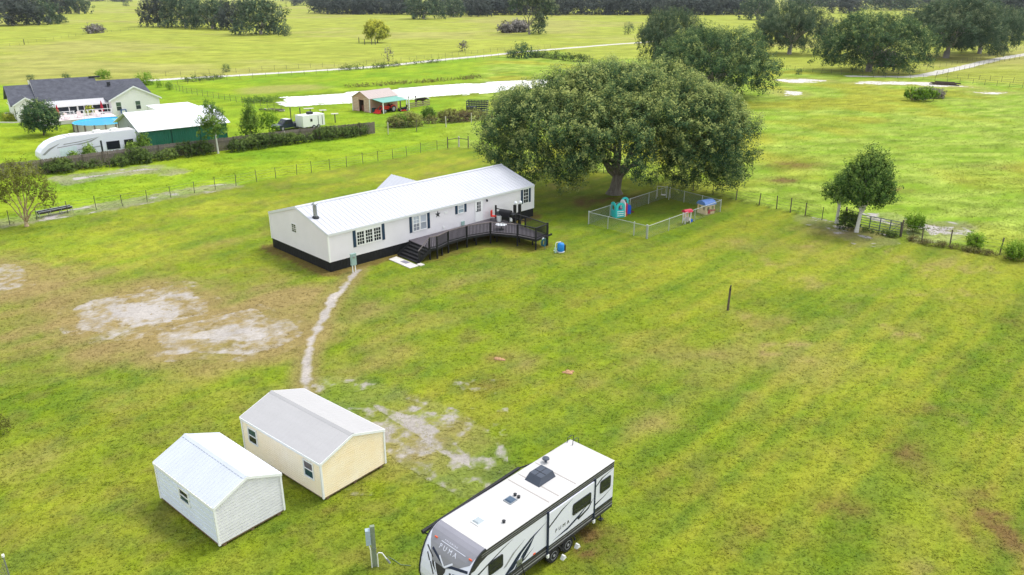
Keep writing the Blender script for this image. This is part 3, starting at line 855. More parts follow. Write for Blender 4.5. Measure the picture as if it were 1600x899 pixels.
def trunk_mesh(name, rt, fork, targets, mats, seed, lean=(0, 0), flare=1.5, twigs=2):
    rng = random.Random(seed)
    mb = MB()
    f = Vector((lean[0], lean[1], fork))
    mb.tube([(0, 0, -.15), (0, 0, .12), (f.x * .15, f.y * .15, fork * .25), (f.x * .6, f.y * .6, fork * .65), f], [rt * flare * 1.15, rt * flare, rt * 1.08, rt * .92, rt * .95], 10)
    for tx in targets:
        tx = Vector(tx)
        mid = f.lerp(tx, .45) + Vector((0, 0, .06 * (tx - f).length))
        r0 = rt * rng.uniform(.36, .62)
        limb(mb, f - Vector((0, 0, fork * rng.uniform(.05, .3))), mid, r0, r0 * .6, rng)
        limb(mb, mid, tx, r0 * .6, r0 * .2, rng)
        for _ in range(twigs):
            e = mid.lerp(tx, rng.uniform(.1, .7))
            q = e + Vector((rng.uniform(-1, 1), rng.uniform(-1, 1), rng.uniform(-.2, .9))) * (tx - f).length * .33
            limb(mb, e, q, r0 * .28, r0 * .08, rng, 3, n=5)
    me = MB.build(mb, name, mats, smooth=True)
    return me
def tree(name, label, loc, crown_me, trunk_me, group=None, scale=(1, 1, 1), rz=0.0, cat="tree"):
    t = thing(name, label, cat, loc, rz, group)
    t.scale = scale
    link("crown", crown_me, t)
    if trunk_me:
        link("trunk", trunk_me, t)
    return t
def as_mesh(o):
    me = o.data
    bpy.data.objects.remove(o)
    return me

# ---------------- the big live oak over the lawn
def big_oak():
    base = G(960, 303)
    rng = random.Random(4)
    F_ = -.25
    lobes = [(-.5, 0, 9.3, 5.6, 5.2, 3.6, F_), (-5.0, -.5, 8.3, 4.2, 4.6, 3.6, F_), (4.6, .5, 8.8, 4.4, 5.0, 3.8, F_), (1, 5, 9.0, 5.2, 4.4, 3.4, F_),
             (-9.6, -.5, 7.6, 3.6, 4.0, 3.0, -.4), (-12.6, -1.6, 6.2, 2.3, 2.6, 2.4, -.6), (-9.4, 4.5, 7.4, 3.8, 3.8, 2.8, F_), (-6.0, -5.0, 7.4, 3.4, 3.0, 2.6, -.3), (-1.6, -6.4, 7.3, 3.6, 2.9, 2.8, -.2),
             (3.6, -5.8, 7.5, 3.6, 3.0, 2.8, -.2), (8.4, -3.4, 7.3, 3.4, 3.3, 2.9, -.4), (10.6, 1.0, 7.0, 3.2, 3.8, 3.0, -.4), (12.6, -1.2, 6.0, 2.2, 2.6, 2.3, -.6), (8, 6, 7.8, 4.0, 4.0, 3.0, F_), (0, 9.0, 7.4, 4.8, 3.4, 2.8, F_),
             (-7.0, -5.2, 6.0, 1.3, 1.2, 1.6, -1), (-5.4, -4.4, 6.2, 1.4, 1.2, 1.2, -1), (2.9, -4.6, 5.3, 1.5, 1.3, 1.7, -1), (6.6, -4.2, 5.4, 1.1, 1.1, 2.0, -1), (10.3, -2.6, 5.0, 1.0, 1.1, 1.9, -1), (-13.0, -2.4, 5.0, 1.4, 1.4, 1.2, -1), (-10.2, -3.2, 5.8, 1.4, 1.3, 1.2, -1), (12.6, -1.8, 4.5, 1.2, 1.2, 1.3, -1)]
    lobes = [(l[0] * .93, l[1] * .95) + l[2:] for l in lobes]
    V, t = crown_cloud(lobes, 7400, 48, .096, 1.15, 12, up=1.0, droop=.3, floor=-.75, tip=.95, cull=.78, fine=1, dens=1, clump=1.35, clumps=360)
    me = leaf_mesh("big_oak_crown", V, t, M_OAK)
    tg = [(lobes[i][0] * .85, lobes[i][1] * .85, lobes[i][2] - lobes[i][5] * .2) for i in (1, 2, 3, 4, 7, 8, 10, 11, 13, 14)]
    tm = trunk_mesh("big_oak_trunk", .62, 2.3, tg, M_BARK, 5, (.3, -.2), 1.55, 6)
    tree("live_oak", "huge spreading live oak shading the playground beside the mobile home", base, me, as_mesh(tm))
big_oak()

# ---------------- other oaks: a few grown shapes, each tree placed, sized and turned on its own
def oak_shape(i, leaf, n, per, material, low=.28, fork=.22):
    rng = random.Random(100 + i)
    lobes = [(0, 0, .66, .55, .55, .30)]
    for k in range(9):
        a = 2 * math.pi * k / 9 + rng.uniform(-.3, .3)
        r = rng.uniform(.48, .68)
        lobes.append((r * math.cos(a), r * math.sin(a), rng.uniform(low + .1, .58), rng.uniform(.28, .42), rng.uniform(.28, .42), rng.uniform(.18, .27)))
    for k in range(4):
        a = 2 * math.pi * k / 4 + rng.uniform(-.5, .5)
        lobes.append((.36 * math.cos(a), .36 * math.sin(a), rng.uniform(.7, .8), .32, .32, .2))
    for k in range(6):
        a = rng.uniform(0, 6.28)
        lobes.append((.78 * math.cos(a), .78 * math.sin(a), low - .03, .13, .13, .12))
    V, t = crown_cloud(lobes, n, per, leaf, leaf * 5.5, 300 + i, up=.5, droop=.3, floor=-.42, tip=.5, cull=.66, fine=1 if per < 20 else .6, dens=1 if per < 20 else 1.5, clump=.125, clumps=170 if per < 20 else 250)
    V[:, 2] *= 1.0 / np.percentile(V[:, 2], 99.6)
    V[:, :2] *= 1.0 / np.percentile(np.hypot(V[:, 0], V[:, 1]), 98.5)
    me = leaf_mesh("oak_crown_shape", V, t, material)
    tm = trunk_mesh("oak_trunk_shape", .040, fork, [(l[0] * .7, l[1] * .7, l[2] - .04) for l in lobes[1:12]], M_BARKL, 40 + i, (rng.uniform(-.05, .05), 0), 1.25, 2)
    return me, as_mesh(tm)
NEAR_OAKS = [oak_shape(i, .020, 1500, 26, M_OAK if i == 1 else M_OAKG, (.36, .30, .38)[i]) for i in range(3)]
MID_OAKS = [oak_shape(10 + i, .036, 420, 18, M_OAKG if i else M_OAKD, (.16, .12, .2)[i], .16) for i in range(3)]
FAR_OAKS = [oak_shape(20 + i, .055, 230, 12, M_OAKD, .14, .15) for i in range(4)]
def place_oak(shapes, i, u, vb, w, vt, label, group=None, depth=1.0, name="live_oak", rz=None, dz=1.0):
    b = G(u, vb)
    r = w / 2 / ppm(b)
    h = height_at(b, vt) * dz
    me, tm = shapes[i % len(shapes)]
    t = tree(name, label, b, me, tm, group, (r, r * depth, h), (u * .37) % 6.28 if rz is None else rz)
    return t
place_oak(NEAR_OAKS, 0, 1046, 112, 112, 14, "grey green oak standing behind the double crowned oak near the big oak", rz=1.0)
place_oak(NEAR_OAKS, 1, 1114, 152, 212, 42, "broad dark oak just behind the huge oak on its far side", rz=2.2)
place_oak(NEAR_OAKS, 2, 1233, 85, 122, 1, "twin trunked oak in the pasture at the left of the right hand grove", rz=.4)
place_oak(NEAR_OAKS, 1, 1357, 112, 182, 19, "oak with pale forked trunk beside the brush pile", rz=3.9)
place_oak(NEAR_OAKS, 0, 1478, 91, 176, -6, "tallest dense oak behind the curving lime road", rz=5.2)
place_oak(NEAR_OAKS, 2, 1530, 84, 120, 2, "oak at the right end of the dense grove by the lime road", rz=.9)
place_oak(MID_OAKS, 1, 1582, 62, 90, 14, "smaller oak past the grove at the right edge of the field", rz=2.0)
place_oak(MID_OAKS, 0, 20, 40, 104, -12, "large oak of the left corner wood nearest the field edge")
place_oak(MID_OAKS, 2, 62, 38, 66, -2, "oak at the right flank of the left corner wood")
place_oak(MID_OAKS, 1, 90, 37, 30, 22, "low bushy oak at the foot of the left corner wood")
place_oak(MID_OAKS, 0, 92, 22, 66, -14, "oak standing behind the left corner wood")
place_oak(MID_OAKS, 2, 124, 22, 42, -10, "right hand oak of the row behind the left corner wood")
place_oak(MID_OAKS, 0, 248, 42, 60, -14, "dark leftmost oak of the island grove in the pasture")
place_oak(MID_OAKS, 1, 290, 43, 84, -10, "broad grey oak second from the left in the island grove")
place_oak(MID_OAKS, 2, 332, 45, 82, -8, "oak in the middle of the island grove")
place_oak(MID_OAKS, 0, 368, 47, 60, 2, "lower pale oak between the two big ones of the island grove")
place_oak(MID_OAKS, 1, 408, 54, 96, -5, "largest rightmost oak of the island grove with trunk showing")
place_oak(MID_OAKS, 2, 662, 30, 72, -10, "oak standing in front of the far wood left of the tall pine", dz=1.0)
place_oak(MID_OAKS, 1, 708, 27, 44, -4, "grey rounded oak in front of the far wood, next to the field oak")
place_oak(MID_OAKS, 0, 748, 26, 44, -4, "small rounded oak in front of the far wood nearest the tall pine")
place_oak(MID_OAKS, 2, 1183, 31, 66, -10, "dark oak standing clear of the far wood by the twin trunked oak")
place_oak(MID_OAKS, 0, 1322, 21, 60, -4, "far oak seen above the oak with pale forked trunk")
place_oak(MID_OAKS, 1, 1392, 16, 90, -14, "far oaks row crown seen above the brush pile oak")
place_oak(MID_OAKS, 2, 1268, 14, 70, -16, "far oak showing behind the twin trunked oak")
# the far wood along the horizon: one mass of crowns
def far_wood():
    rng = np.random.default_rng(8)
    Vs, Ts = [], []
    def run(u0, u1, vb, vt, n, rows, w):
        for k in range(n):
            u = u0 + (u1 - u0) * (k + rng.random() * .9) / n
            for r in range(rows):
                b = G(u, vb - r * 2.2 - rng.random() * 1.2)
                rad = w / 2 * (.7 + .6 * rng.random()) / ppm(b)
                h = height_at(b, vt - 5 * rng.random())
                src = FAR_OAKS[int(rng.integers(4))][0]
                co = np.empty(len(src.vertices) * 3, np.float32)
                src.vertices.foreach_get("co", co)
                co = co.reshape(-1, 3) * (rad, rad, h * (.85 + .3 * rng.random()))
                a = rng.random() * 6.28
                x, y = co[:, 0] * math.cos(a) - co[:, 1] * math.sin(a), co[:, 0] * math.sin(a) + co[:, 1] * math.cos(a)
                Vs.append(np.stack([x + b.x, y + b.y, co[:, 2]], 1))
                tt = np.empty(len(src.vertices), np.float32)
                src.attributes["tint"].data.foreach_get("value", tt)
                Ts.append(tt + (rng.random() - .5) * .25)
    run(498, 640, 23, -6, 8, 2, 46)
    run(690, 1190, 24, -6, 22, 2, 52)
    run(462, 500, 9.5, -5, 3, 1, 26)
    run(-10, 60, 20, -14, 3, 1, 50)
    run(140, 210, 3.5, -3, 5, 1, 18)
    run(440, 470, 3.5, -5, 2, 1, 20)
    run(1190, 1620, 12, -10, 13, 1, 60)
    run(1540, 1640, 46, -6, 4, 2, 60)
    run(-200, -10, 40, -10, 4, 1, 80)
    V, t = np.concatenate(Vs), np.concatenate(Ts)
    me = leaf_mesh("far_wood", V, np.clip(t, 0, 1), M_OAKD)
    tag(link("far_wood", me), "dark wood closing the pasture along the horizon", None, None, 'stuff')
far_wood()

# ---------------- smaller trees, each shape of its own
def lobe_tree(name, label, u, vb, lobes, n, per, leaf, material, bark, rt, fork, seed, up=.6, group=None, lean=(0, 0), tip=.5, spray=4.5, cull=.5, twigs=2, floor=-.6, flare=1.3, cat="tree", clump=0.0, clumps=0, thin=.26):
    b = G(u, vb)
    V, t = crown_cloud(lobes, n, per, leaf, leaf * spray, seed, up=up, tip=tip, cull=cull, floor=floor, clump=clump, clumps=clumps, thin=thin)
    me = leaf_mesh("crown", V, t, material)
    tm = as_mesh(trunk_mesh("trunk", rt, fork, [(l[0] * .85, l[1] * .85, l[2]) for l in lobes], bark, seed + 1, lean, flare, twigs))
    return tree(name, label, b, me, tm, group, cat=cat)
# the two whitewashed trees by the gate
lobe_tree("young_tree", "green tree with whitewashed trunk standing at the near end of the metal gate", 1338, 363,
          [(.2, 0, 3.6, 2.0, 1.9, 1.2), (.3, 0, 4.8, 1.6, 1.5, 1.2), (.3, 0, 5.9, .95, .9, 1.0), (.3, 0, 6.8, .3, .3, .6), (1.6, 0, 5.0, .6, .6, 1.1), (-1.2, 0, 4.6, .9, .8, 1.0), (2.0, 0, 5.8, .2, .2, .6), (-.6, 0, 5.9, .35, .35, .7), (1.5, -.3, 3.5, 1.0, 1.0, .9), (-.9, -.2, 3.1, 1.0, 1.0, .7), (.8, 0, 2.7, 1.1, .9, .5), (1.2, 0, 6.1, .25, .25, .6)],
          620, 24, .13, M_DKGREEN, M_WHITEBARK, .17, 2.0, 61, up=2.2, lean=(.12, 0), spray=9.0, tip=.6, cull=.45, thin=.13)
lobe_tree("young_tree", "smaller tree with whitewashed trunk behind the gate tree along the fence", 1307, 349,
          [(-.2, 0, 3.2, .9, .9, .9), (-.8, 0, 2.7, .7, .7, .6), (.4, 0, 3.8, .8, .8, .8)], 130, 20, .13, M_DKGREEN, M_WHITEBARK, .15, 1.9, 64, up=1.4, spray=7, tip=.6, thin=.15)
# crape myrtle
lobe_tree("crape_myrtle", "thin leaved crape myrtle with tan multi stems at the left fence", 42, 354,
          [(0, 0, 4.6, 1.7, 1.7, 1.0), (-1.6, 0, 4.0, 1.3, 1.4, .9), (1.4, 0, 4.2, 1.3, 1.4, .9), (2.3, -.3, 3.5, 1.0, 1.0, .8), (-2.3, -.3, 3.2, 1.0, 1.0, .8), (.3, 1, 5.4, 1.1, 1.1, .6), (-.8, .3, 5.4, .9, .9, .5), (2.8, -.2, 2.7, .6, .6, .6)],
          420, 11, .12, M_MYRTLE, M_TAN, .17, .5, 71, up=.7, tip=.55, cull=.35, twigs=4, flare=1.2)
# neighbour's round tree, fence line saplings, the yellow tree and others
lobe_tree("round_tree", "small round dark tree on the neighbouring lawn before the pool", 69, 212,
          [(0, 0, 2.9, 2.3, 2.3, 1.9), (-1.0, 0, 2.2, 1.4, 1.4, 1.1), (1.1, 0, 2.4, 1.4, 1.4, 1.2), (0, 0, 4.2, 1.2, 1.2, .8)], 260, 20, .19, M_OAK, M_TWIG, .11, 1.0, 81)
lobe_tree("sapling", "bright green sapling with white trunk standing before the green barn", 341, 240,
          [(-.5, 0, 3.7, 1.4, 1.2, 1.0), (.4, 0, 4.2, 1.2, 1.0, 1.2), (-.3, 0, 5.0, .9, .8, 1.0), (-.4, 0, 5.9, .4, .4, .8)], 170, 18, .16, M_GREEN, M_WHITEBARK, .12, 2.6, 84, up=.8, tip=.7, clump=.5, clumps=34)
lobe_tree("conical_tree", "bright green conical young tree rising from the vine hedge", 394, 219,
          [(0, 0, 1.8, 1.2, 1.1, 1.0), (0, 0, 2.9, .9, .9, 1.0), (0, 0, 3.9, .6, .6, .9), (.1, 0, 4.8, .25, .25, .6)], 190, 18, .15, M_GREEN, M_TWIG, .09, 1.0, 87, up=1.0, tip=.7, clump=.45, clumps=40)
lobe_tree("sapling", "thin yellow green sapling in the vine hedge left of the parked truck", 422, 214,
          [(0, 0, 2.0, 1.2, 1.0, .9), (-.5, 0, 3.0, .6, .6, .9), (.5, 0, 3.2, .6, .6, .9)], 70, 14, .18, M_REED, M_TWIG, .05, .6, 90, up=1.0)
lobe_tree("yellow_tree", "lone round yellow green tree in the far pasture", 590, 67,
          [(0, 0, 4.2, 4.4, 4.4, 2.0), (-.6, 0, 6.4, 3.6, 3.6, 1.7), (2.2, 0, 4.6, 2.6, 2.6, 1.4), (-2.6, 0, 5.6, 2.0, 2.0, 1.3)], 260, 16, .5, M_YELLOW, M_TWIG, .2, 1.6, 93, tip=.9, spray=3)
lobe_tree("tall_pine", "tall forked pine with sparse flat crown before the far wood", 827, 54,
          [(-2, 0, 17, 4.5, 4, 2.2), (3, 0, 18.5, 4.2, 4, 2.4), (8, 0, 15, 4.2, 3.4, 2.4), (11, 0, 12.5, 2.6, 2.6, 1.8), (-7, 0, 14.5, 3.2, 3, 2.0), (6, 0, 9.5, 3.0, 2.6, 1.8), (5, 0, 5.5, 2.0, 2, 1.6)],
          330, 14, .62, M_OAKG, M_BARK, .45, 5.0, 96, tip=.8, spray=3.2, lean=(-.6, 0), twigs=3)
for (u, vb, w, vt, lab) in ((815, 91, 30, 73, "dark bush at the bend of the lime road"), (800, 90, 18, 82, "low bush left of the bend bush on the lime road"), (836, 90, 20, 83, "low dark bush right of the bend bush on the lime road"), (982, 54, 14, 36, "small grey green sapling alone in the far pasture"), (354, 113, 11, 101, "dark round bush along the lime road behind the pond"), (1248, 117, 9, 108, "small dark bush on the ditch line right of the oaks"), (197, 10, 8, 2, "tiny lone tree near the horizon left of the island grove"), (445, 57, 18, 40, "thin pale sapling at the right end of the island grove"),
                            (841, 53, 24, 32, "dark scrubby bush under the tall pine"), (104, 124, 12, 117, "dark bush behind the grey house roof"), (48, 125, 10, 118, "small dark bush behind the left end of the grey house")):
    b = G(u, vb)
    r, h = w / 2 / ppm(b), height_at(b, vt)
    lb = [(0, 0, .55 * h, .8 * r, .8 * r, .4 * h), (-.4 * r, 0, .4 * h, .6 * r, .6 * r, .35 * h), (.45 * r, 0, .45 * h, .55 * r, .55 * r, .35 * h)]
    lobe_tree("bush" if "bush" in lab else "sapling", lab, u, vb, lb, 60, 10, r * .13, M_OAK if "dark" in lab else M_OAKG, M_TWIG, r * .05, .2 * h, int(u), cat="bush" if "bush" in lab else "tree")
for (u, vb, w, vt, lab) in ((228, 133, 22, 118, "bright green shrub at the right end of the grey house roof"), (162, 123, 18, 114, "yellow green shrub behind the ridge of the grey house"), (265, 141, 9, 128, "small green shrub beyond the carport on the neighbouring lawn"), (249, 137, 8, 124, "thin green shrub by the fence left of the pond weeds"), (1590, 44, 40, 22, "bright green tree at the far right edge of the field")):
    b = G(u, vb)
    r, h = w / 2 / ppm(b), height_at(b, vt)
    lb = [(0, 0, .6 * h, .8 * r, .8 * r, .38 * h), (-.4 * r, 0, .4 * h, .6 * r, .6 * r, .35 * h), (.4 * r, 0, .4 * h, .6 * r, .6 * r, .35 * h)]
    lobe_tree("shrub" if "shrub" in lab else "green_tree", lab, u, vb, lb, 80, 12, r * .13, M_REED, M_TWIG, r * .05, .2 * h, int(u), cat="shrub" if "shrub" in lab else "tree")

# ---------------- hedges, brush, reeds
def mass(name, label, pts, width, height, n, per, leaf, material, seed, cat, up=.6, kind=None, spray=4.0, tip=.5, thin=.26):
    """a planted run along pts: lobes set one after another"""
    rng = random.Random(seed)
    o = pts[0]
    lobes = []
    for a, b in zip(pts[:-1], pts[1:]):
        L = (b - a).length
        k = max(1, int(L / (width * .8)))
        for i in range(k):
            p = a.lerp(b, (i + rng.random() * .7) / k) - o
            s = rng.uniform(.35, 1.35)
            lobes.append((p.x, p.y + rng.uniform(-.35, .35) * width, height * .42 * s, width * .62 * s, width * .5 * s, height * .55 * s))
    V, t = crown_cloud(lobes, n, per, leaf, leaf * spray, seed, up=up, tip=tip, cull=.4, floor=-.25, thin=thin)
    V[:, 2] = np.maximum(V[:, 2], .01)
    b = thing(name, label, cat, o)
    link("foliage", leaf_mesh("foliage", V, t, material), b)
    sm = MB()
    for l in lobes:
        for q in range(2):
            dx, dy = rng.uniform(-.2, .2) * width, rng.uniform(-.2, .2) * width
            sm.tube([(l[0] + dx, l[1] + dy, 0), (l[0] + dx * 1.6, l[1] + dy * 1.6, height * .5)], [width * .02, width * .01], 4)
    tag(sm.build("stem", M_TWIG, b), kind="stuff")
    return b
mass("vine_hedge", "dark vines heaped along the grey plank fence below the camper", px((66, 273), (110, 268), (160, 262), (205, 257), (240, 252), (285, 246), (330, 240)), 1.7, 1.35, 900, 16, .12, M_VINE, 401, "hedge")
mass("vine_hedge", "vine hedge running from the green barn to the parked truck", px((350, 239), (385, 235), (420, 230), (450, 226), (480, 222)), 1.8, 1.7, 620, 16, .12, M_VINE, 402, "hedge")
mass("vine_hedge", "lower vine hedge along the plank fence right of the parked truck", px((478, 223), (510, 219), (545, 215), (580, 209)), 1.6, 1.3, 460, 16, .12, M_VINE, 403, "hedge")
mass("brush", "rusty and green brush thicket between the small barn and the wire fence", px((622, 197), (640, 197), (665, 195), (690, 192), (712, 190)), 3.2, 2.1, 640, 16, .14, M_BRUSH, 404, "brush")
mass("brush", "rusty weeds along the fence below the dark stock trailer", px((718, 190), (745, 187), (770, 184)), 2.0, 1.0, 200, 14, .2, M_BRUSH, 405, "brush")
mass("leafy_bush", "bright rounded bush at the end of the plank fence", px((624, 198), (640, 198)), 2.6, 2.0, 130, 16, .18, M_GREEN, 406, "bush")
mass("leafy_bush", "taller green bush sprouting from the rusty brush thicket", px((664, 188), (676, 187)), 2.2, 3.0, 110, 16, .2, M_GREEN, 407, "bush")
mass("pond_weeds", "green weeds round the near end of the pond", px((385, 161), (405, 160), (425, 157), (438, 153)), 5.0, .45, 200, 9, .16, M_GREEN, 408, "weeds")
mass("pond_weeds", "reddish weeds on the far bank of the pond behind the small barn", px((540, 137), (580, 135), (620, 132), (680, 128), (750, 122)), 1.6, .35, 300, 9, .16, M_BRUSH, 409, "weeds")
mass("road_weeds", "dark weeds in the fence between pond pasture and lime road", px((540, 110), (580, 108), (620, 104), (660, 100), (690, 97)), 1.8, .6, 170, 9, .24, M_VINE, 410, "weeds")
mass("road_weeds", "weeds on the fence left of the pond, beyond the carport", px((288, 128), (310, 126.5), (330, 125), (350, 123)), 2.0, .6, 100, 10, .2, M_VINE, 411, "weeds")
mass("road_weeds", "dark weeds running from the road bend towards the oaks", px((845, 90), (870, 93), (900, 96), (930, 98)), 2.4, 1.2, 160, 10, .32, M_VINE, 412, "weeds")
mass("reed_clump", "bright reed clump in the wet sand right of the metal gate", px((1424, 364), (1437, 364)), 1.0, .9, 80, 22, .11, M_REED, 421, "reeds", up=2.2, spray=9, thin=.12)
mass("reed_clump", "largest bright reed clump on the right hand fence", px((1520, 391), (1538, 394)), 1.1, .9, 110, 22, .11, M_REED, 422, "reeds", up=2.2, spray=9, thin=.12)
mass("reed_clump", "reed clump on the fence at the right edge of the picture", px((1580, 406), (1600, 411)), .9, .75, 90, 22, .11, M_REED, 423, "reeds", up=2.2, spray=9, thin=.12)
mass("leafy_bush", "low green bush at the foot of the gate tree", px((1322, 358), (1332, 360)), 1.0, 1.2, 60, 18, .14, M_VINE, 424, "bush")
mass("weed_island", "island of grey brush ringed with green reeds in the right pasture", px((1424, 155), (1440, 153), (1460, 153)), 4.2, 1.3, 220, 14, .2, M_DEAD, 425, "brush")
mass("reed_clump", "green reeds in front of the grey brush island", px((1420, 157), (1440, 158.5), (1462, 158)), 1.8, 1.7, 120, 18, .24, M_REED, 426, "reeds", up=2.0, thin=.15)
mass("brush_pile", "brown brush pile under the oak with the pale forked trunk", px((1378, 104), (1395, 104), (1420, 103)), 5, 3.2, 240, 12, .4, M_DEAD, 427, "brush")
mass("fallen_tree", "fallen grey dead tree beside the tall pine", px((788, 52), (800, 51), (818, 50)), 7.5, 5.4, 200, 12, .8, M_DEAD, 428, "dead tree")
mass("fallen_tree", "grey fallen tree lying alone in the left pasture", px((141, 53), (150, 52), (158, 51)), 4.0, 2.8, 90, 10, .6, M_DEAD, 429, "dead tree")
mass("dead_sapling", "pale dead sapling over a dark rock in the far pasture", px((724, 80), (725, 80)), 2.6, 5.0, 26, 8, .4, M_DEAD, 430, "dead tree")
mass("dead_sapling", "tiny bare sapling in the pasture above the lime road", px((606, 96), (607, 96)), 1.6, 3.4, 18, 8, .3, M_DEAD, 431, "dead tree")
mass("dry_plant", "dry brown plant at the left edge of the lawn", px((8, 676), (9, 676)), .55, 1.0, 60, 14, .05, M_MYRTLE, 432, "plant", up=1.2)
mass("fence_weeds", "tall weeds along the foot of the right hand fence", px((1418, 375), (1450, 383), (1490, 389), (1530, 396), (1575, 404), (1640, 416)), .5, .3, 420, 12, .06, M_BRUSH, 433, "weeds", up=1.4)
mass("fence_weeds", "weeds under the metal gate", px((1350, 362), (1375, 367), (1402, 372)), .4, .35, 110, 12, .07, M_VINE, 434, "weeds", up=1.4)
def palm():
    b = G(869, 91)
    t = thing("small_palm", "small yellow green palm by the lime road bend", "palm", b)
    mb = MB()
    h = height_at(b, 77)
    for k in range(14):
        a = k * 2.4
        rr = .45 * h
        pts = [Vector((0, 0, .35 * h)), Vector((rr * .5 * math.cos(a), rr * .5 * math.sin(a), .8 * h)), Vector((rr * math.cos(a), rr * math.sin(a), (.95 - .4 * (k % 3) / 3) * h))]
        for p, q, w in ((pts[0], pts[1], .22), (pts[1], pts[2], .22)):
            mb.beam(p, q, w, .05)
    mb.build("frond", mat("palm_frond", (.22, .28, .04), .6, .2), t)
    MB().tube([(0, 0, 0), (0, 0, .4 * h)], [.22, .16], 7).build("trunk", M_TWIG, t)
palm()
# ================================================================== BUILDINGS ON THE LOT
M_SIDING = mat("pale_grey_vinyl", lin(228, 224, 228), .65, .04, .8, spec=.25)
M_WHITE = mat("white_trim", lin(236, 236, 236), .55, .04, 2)
M_ROOF = mat("white_metal_roof", lin(196, 196, 203), .45, .06, .35, spec=.4)
M_SKIRT = mat("black_skirting", lin(30, 31, 34), .6, .2, 2)
M_BLACK = mat("black_paint", lin(34, 33, 36), .6, .25, 3)
M_DECKF = mat("dark_stained_boards", lin(92, 86, 92), .75, .3, 4, .2, stretch=(.4, 6, 1))
M_SHUT = mat("dark_blue_shutter", lin(40, 62, 84), .6, .12, 3)
M_GLASS = glass("dark_window_glass", (.015, .018, .026))
M_GLASSL = glass("blinds_behind_glass", lin(178, 184, 196), .2)
M_GALV = mat("galvanised_metal", lin(158, 162, 166), .45, .2, 4, metal=.7, spec=.5)
M_CONC = mat("pale_concrete", lin(208, 202, 196), .9, .15, 2, .2)
M_GREENBOX = mat("grey_green_enamel", lin(150, 176, 172), .5, .1, 3)
M_DARKMETAL = mat("dark_metal", lin(54, 56, 60), .5, .2, 4, metal=.3)
M_RED = mat("red_plastic", lin(206, 52, 40), .45, .12, 3)
M_BLUE = mat("blue_plastic", lin(36, 130, 210), .4, .1, 3)
M_PLWHITE = mat("white_plastic", lin(232, 232, 230), .45, .05, 3)
M_DIRT = mat("red_brown_dirt", lin(140, 104, 84), .95, .25, 2, .3, spec=.05)

def lap_wall(mb, o, ux, n, L, z0, z1, lap, t=.03, gable=None, mi=0):
    """clapboards: o start, ux along, n outward; gable=(eave z, rise, L) narrows boards above the eave"""
    o, ux, n = Vector(o), Vector(ux), Vector(n)
    z = z0
    def span(zz):
        if gable and zz > gable[0]:
            f = min(1, (zz - gable[0]) / gable[1])
            return L / 2 * f, L - L / 2 * f
        return 0.0, L
    while z < z1 - 1e-4:
        zb = min(z + lap, z1)
        a0, b0 = span(z)
        a1, b1 = span(zb)
        gr = lap * .17
        p = [o + ux * a0 + n * t, o + ux * b0 + n * t, o + ux * b1 + n * t * .75, o + ux * a1 + n * t * .75, o + ux * a1, o + ux * b1]
        for q, zz in zip(p, (z + gr, z + gr, zb, zb, zb, zb)):
            q.z = zz
        lo = [o + ux * a0, o + ux * b0, o + ux * a0, o + ux * b0]
        for q, zz in zip(lo, (z + gr, z + gr, z, z)): q.z = zz
        mb.add([p[0], p[1], p[2], p[3], lo[0], lo[1], lo[2], lo[3], p[4], p[5]], [(0, 1, 2, 3), (4, 5, 1, 0), (6, 7, 5, 4), (3, 2, 9, 8)], mi)
        z = zb
def gable_roof(mb, L, W, ze, rise, ov=.06, end=.06, th=.05, rib=.4, rib_h=.035, rib_w=.05, x0=0.0, y0=0.0, axis='x', mi=0, overshoot=0.0):
    """two slopes over a plan L (ridge direction) by W; ribs run down the slope"""
    sl = rise / (W / 2)
    for s in (0, 1):
        def pt(a, f, dz):         # f: 0 eave .. 1 ridge measured along half width
            y = f * (W / 2 + ov) - ov
            z = ze + (y) * sl + dz
            yy = y if s == 0 else W - y
            return (x0 + a, y0 + yy, z) if axis == 'x' else (x0 + yy, y0 + a, z)
        a0, a1 = -end, L + end
        vs = [pt(a0, 0, 0), pt(a1, 0, 0), pt(a1, 1, 0), pt(a0, 1, 0), pt(a0, 0, th), pt(a1, 0, th), pt(a1, 1, th), pt(a0, 1, th)]
        fs = [(0, 3, 2, 1), (4, 5, 6, 7), (0, 1, 5, 4), (1, 2, 6, 5), (2, 3, 7, 6), (3, 0, 4, 7)]
        mb.add(vs, fs, mi)
        if rib:
            n = int((L + 2 * end) / rib)
            for k in range(n + 1):
                a = a0 + .03 + k * (a1 - a0 - .06) / n
                h = rib_w / 2
                q = [pt(a - h, 0, th), pt(a + h, 0, th), pt(a + h, 1, th), pt(a - h, 1, th), pt(a - h * .5, 0, th + rib_h), pt(a + h * .5, 0, th + rib_h), pt(a + h * .5, 1, th + rib_h), pt(a - h * .5, 1, th + rib_h)]
                mb.add(q, [(4, 5, 6, 7), (0, 1, 5, 4), (1, 2, 6, 5), (2, 3, 7, 6), (3, 0, 4, 7)], mi)
class Wall:
    """a place on a wall: u along, z up, n out"""
    def __init__(s, o, ux, n):
        s.o, s.u, s.n = Vector(o), Vector(ux), Vector(n)
    def p(s, u, z, d=0.0):
        q = s.o + s.u * u + s.n * d
        return Vector((q.x, q.y, z + s.o.z))
    def slab(s, mb, u0, u1, z0, z1, d0, d1, mi=0):
        vs = [s.p(u, z, d) for d in (d0, d1) for u, z in ((u0, z0), (u1, z0), (u1, z1), (u0, z1))]
        mb.add(vs, [(3, 2, 1, 0), (4, 5, 6, 7), (0, 1, 5, 4), (1, 2, 6, 5), (2, 3, 7, 6), (3, 0, 4, 7)], mi)
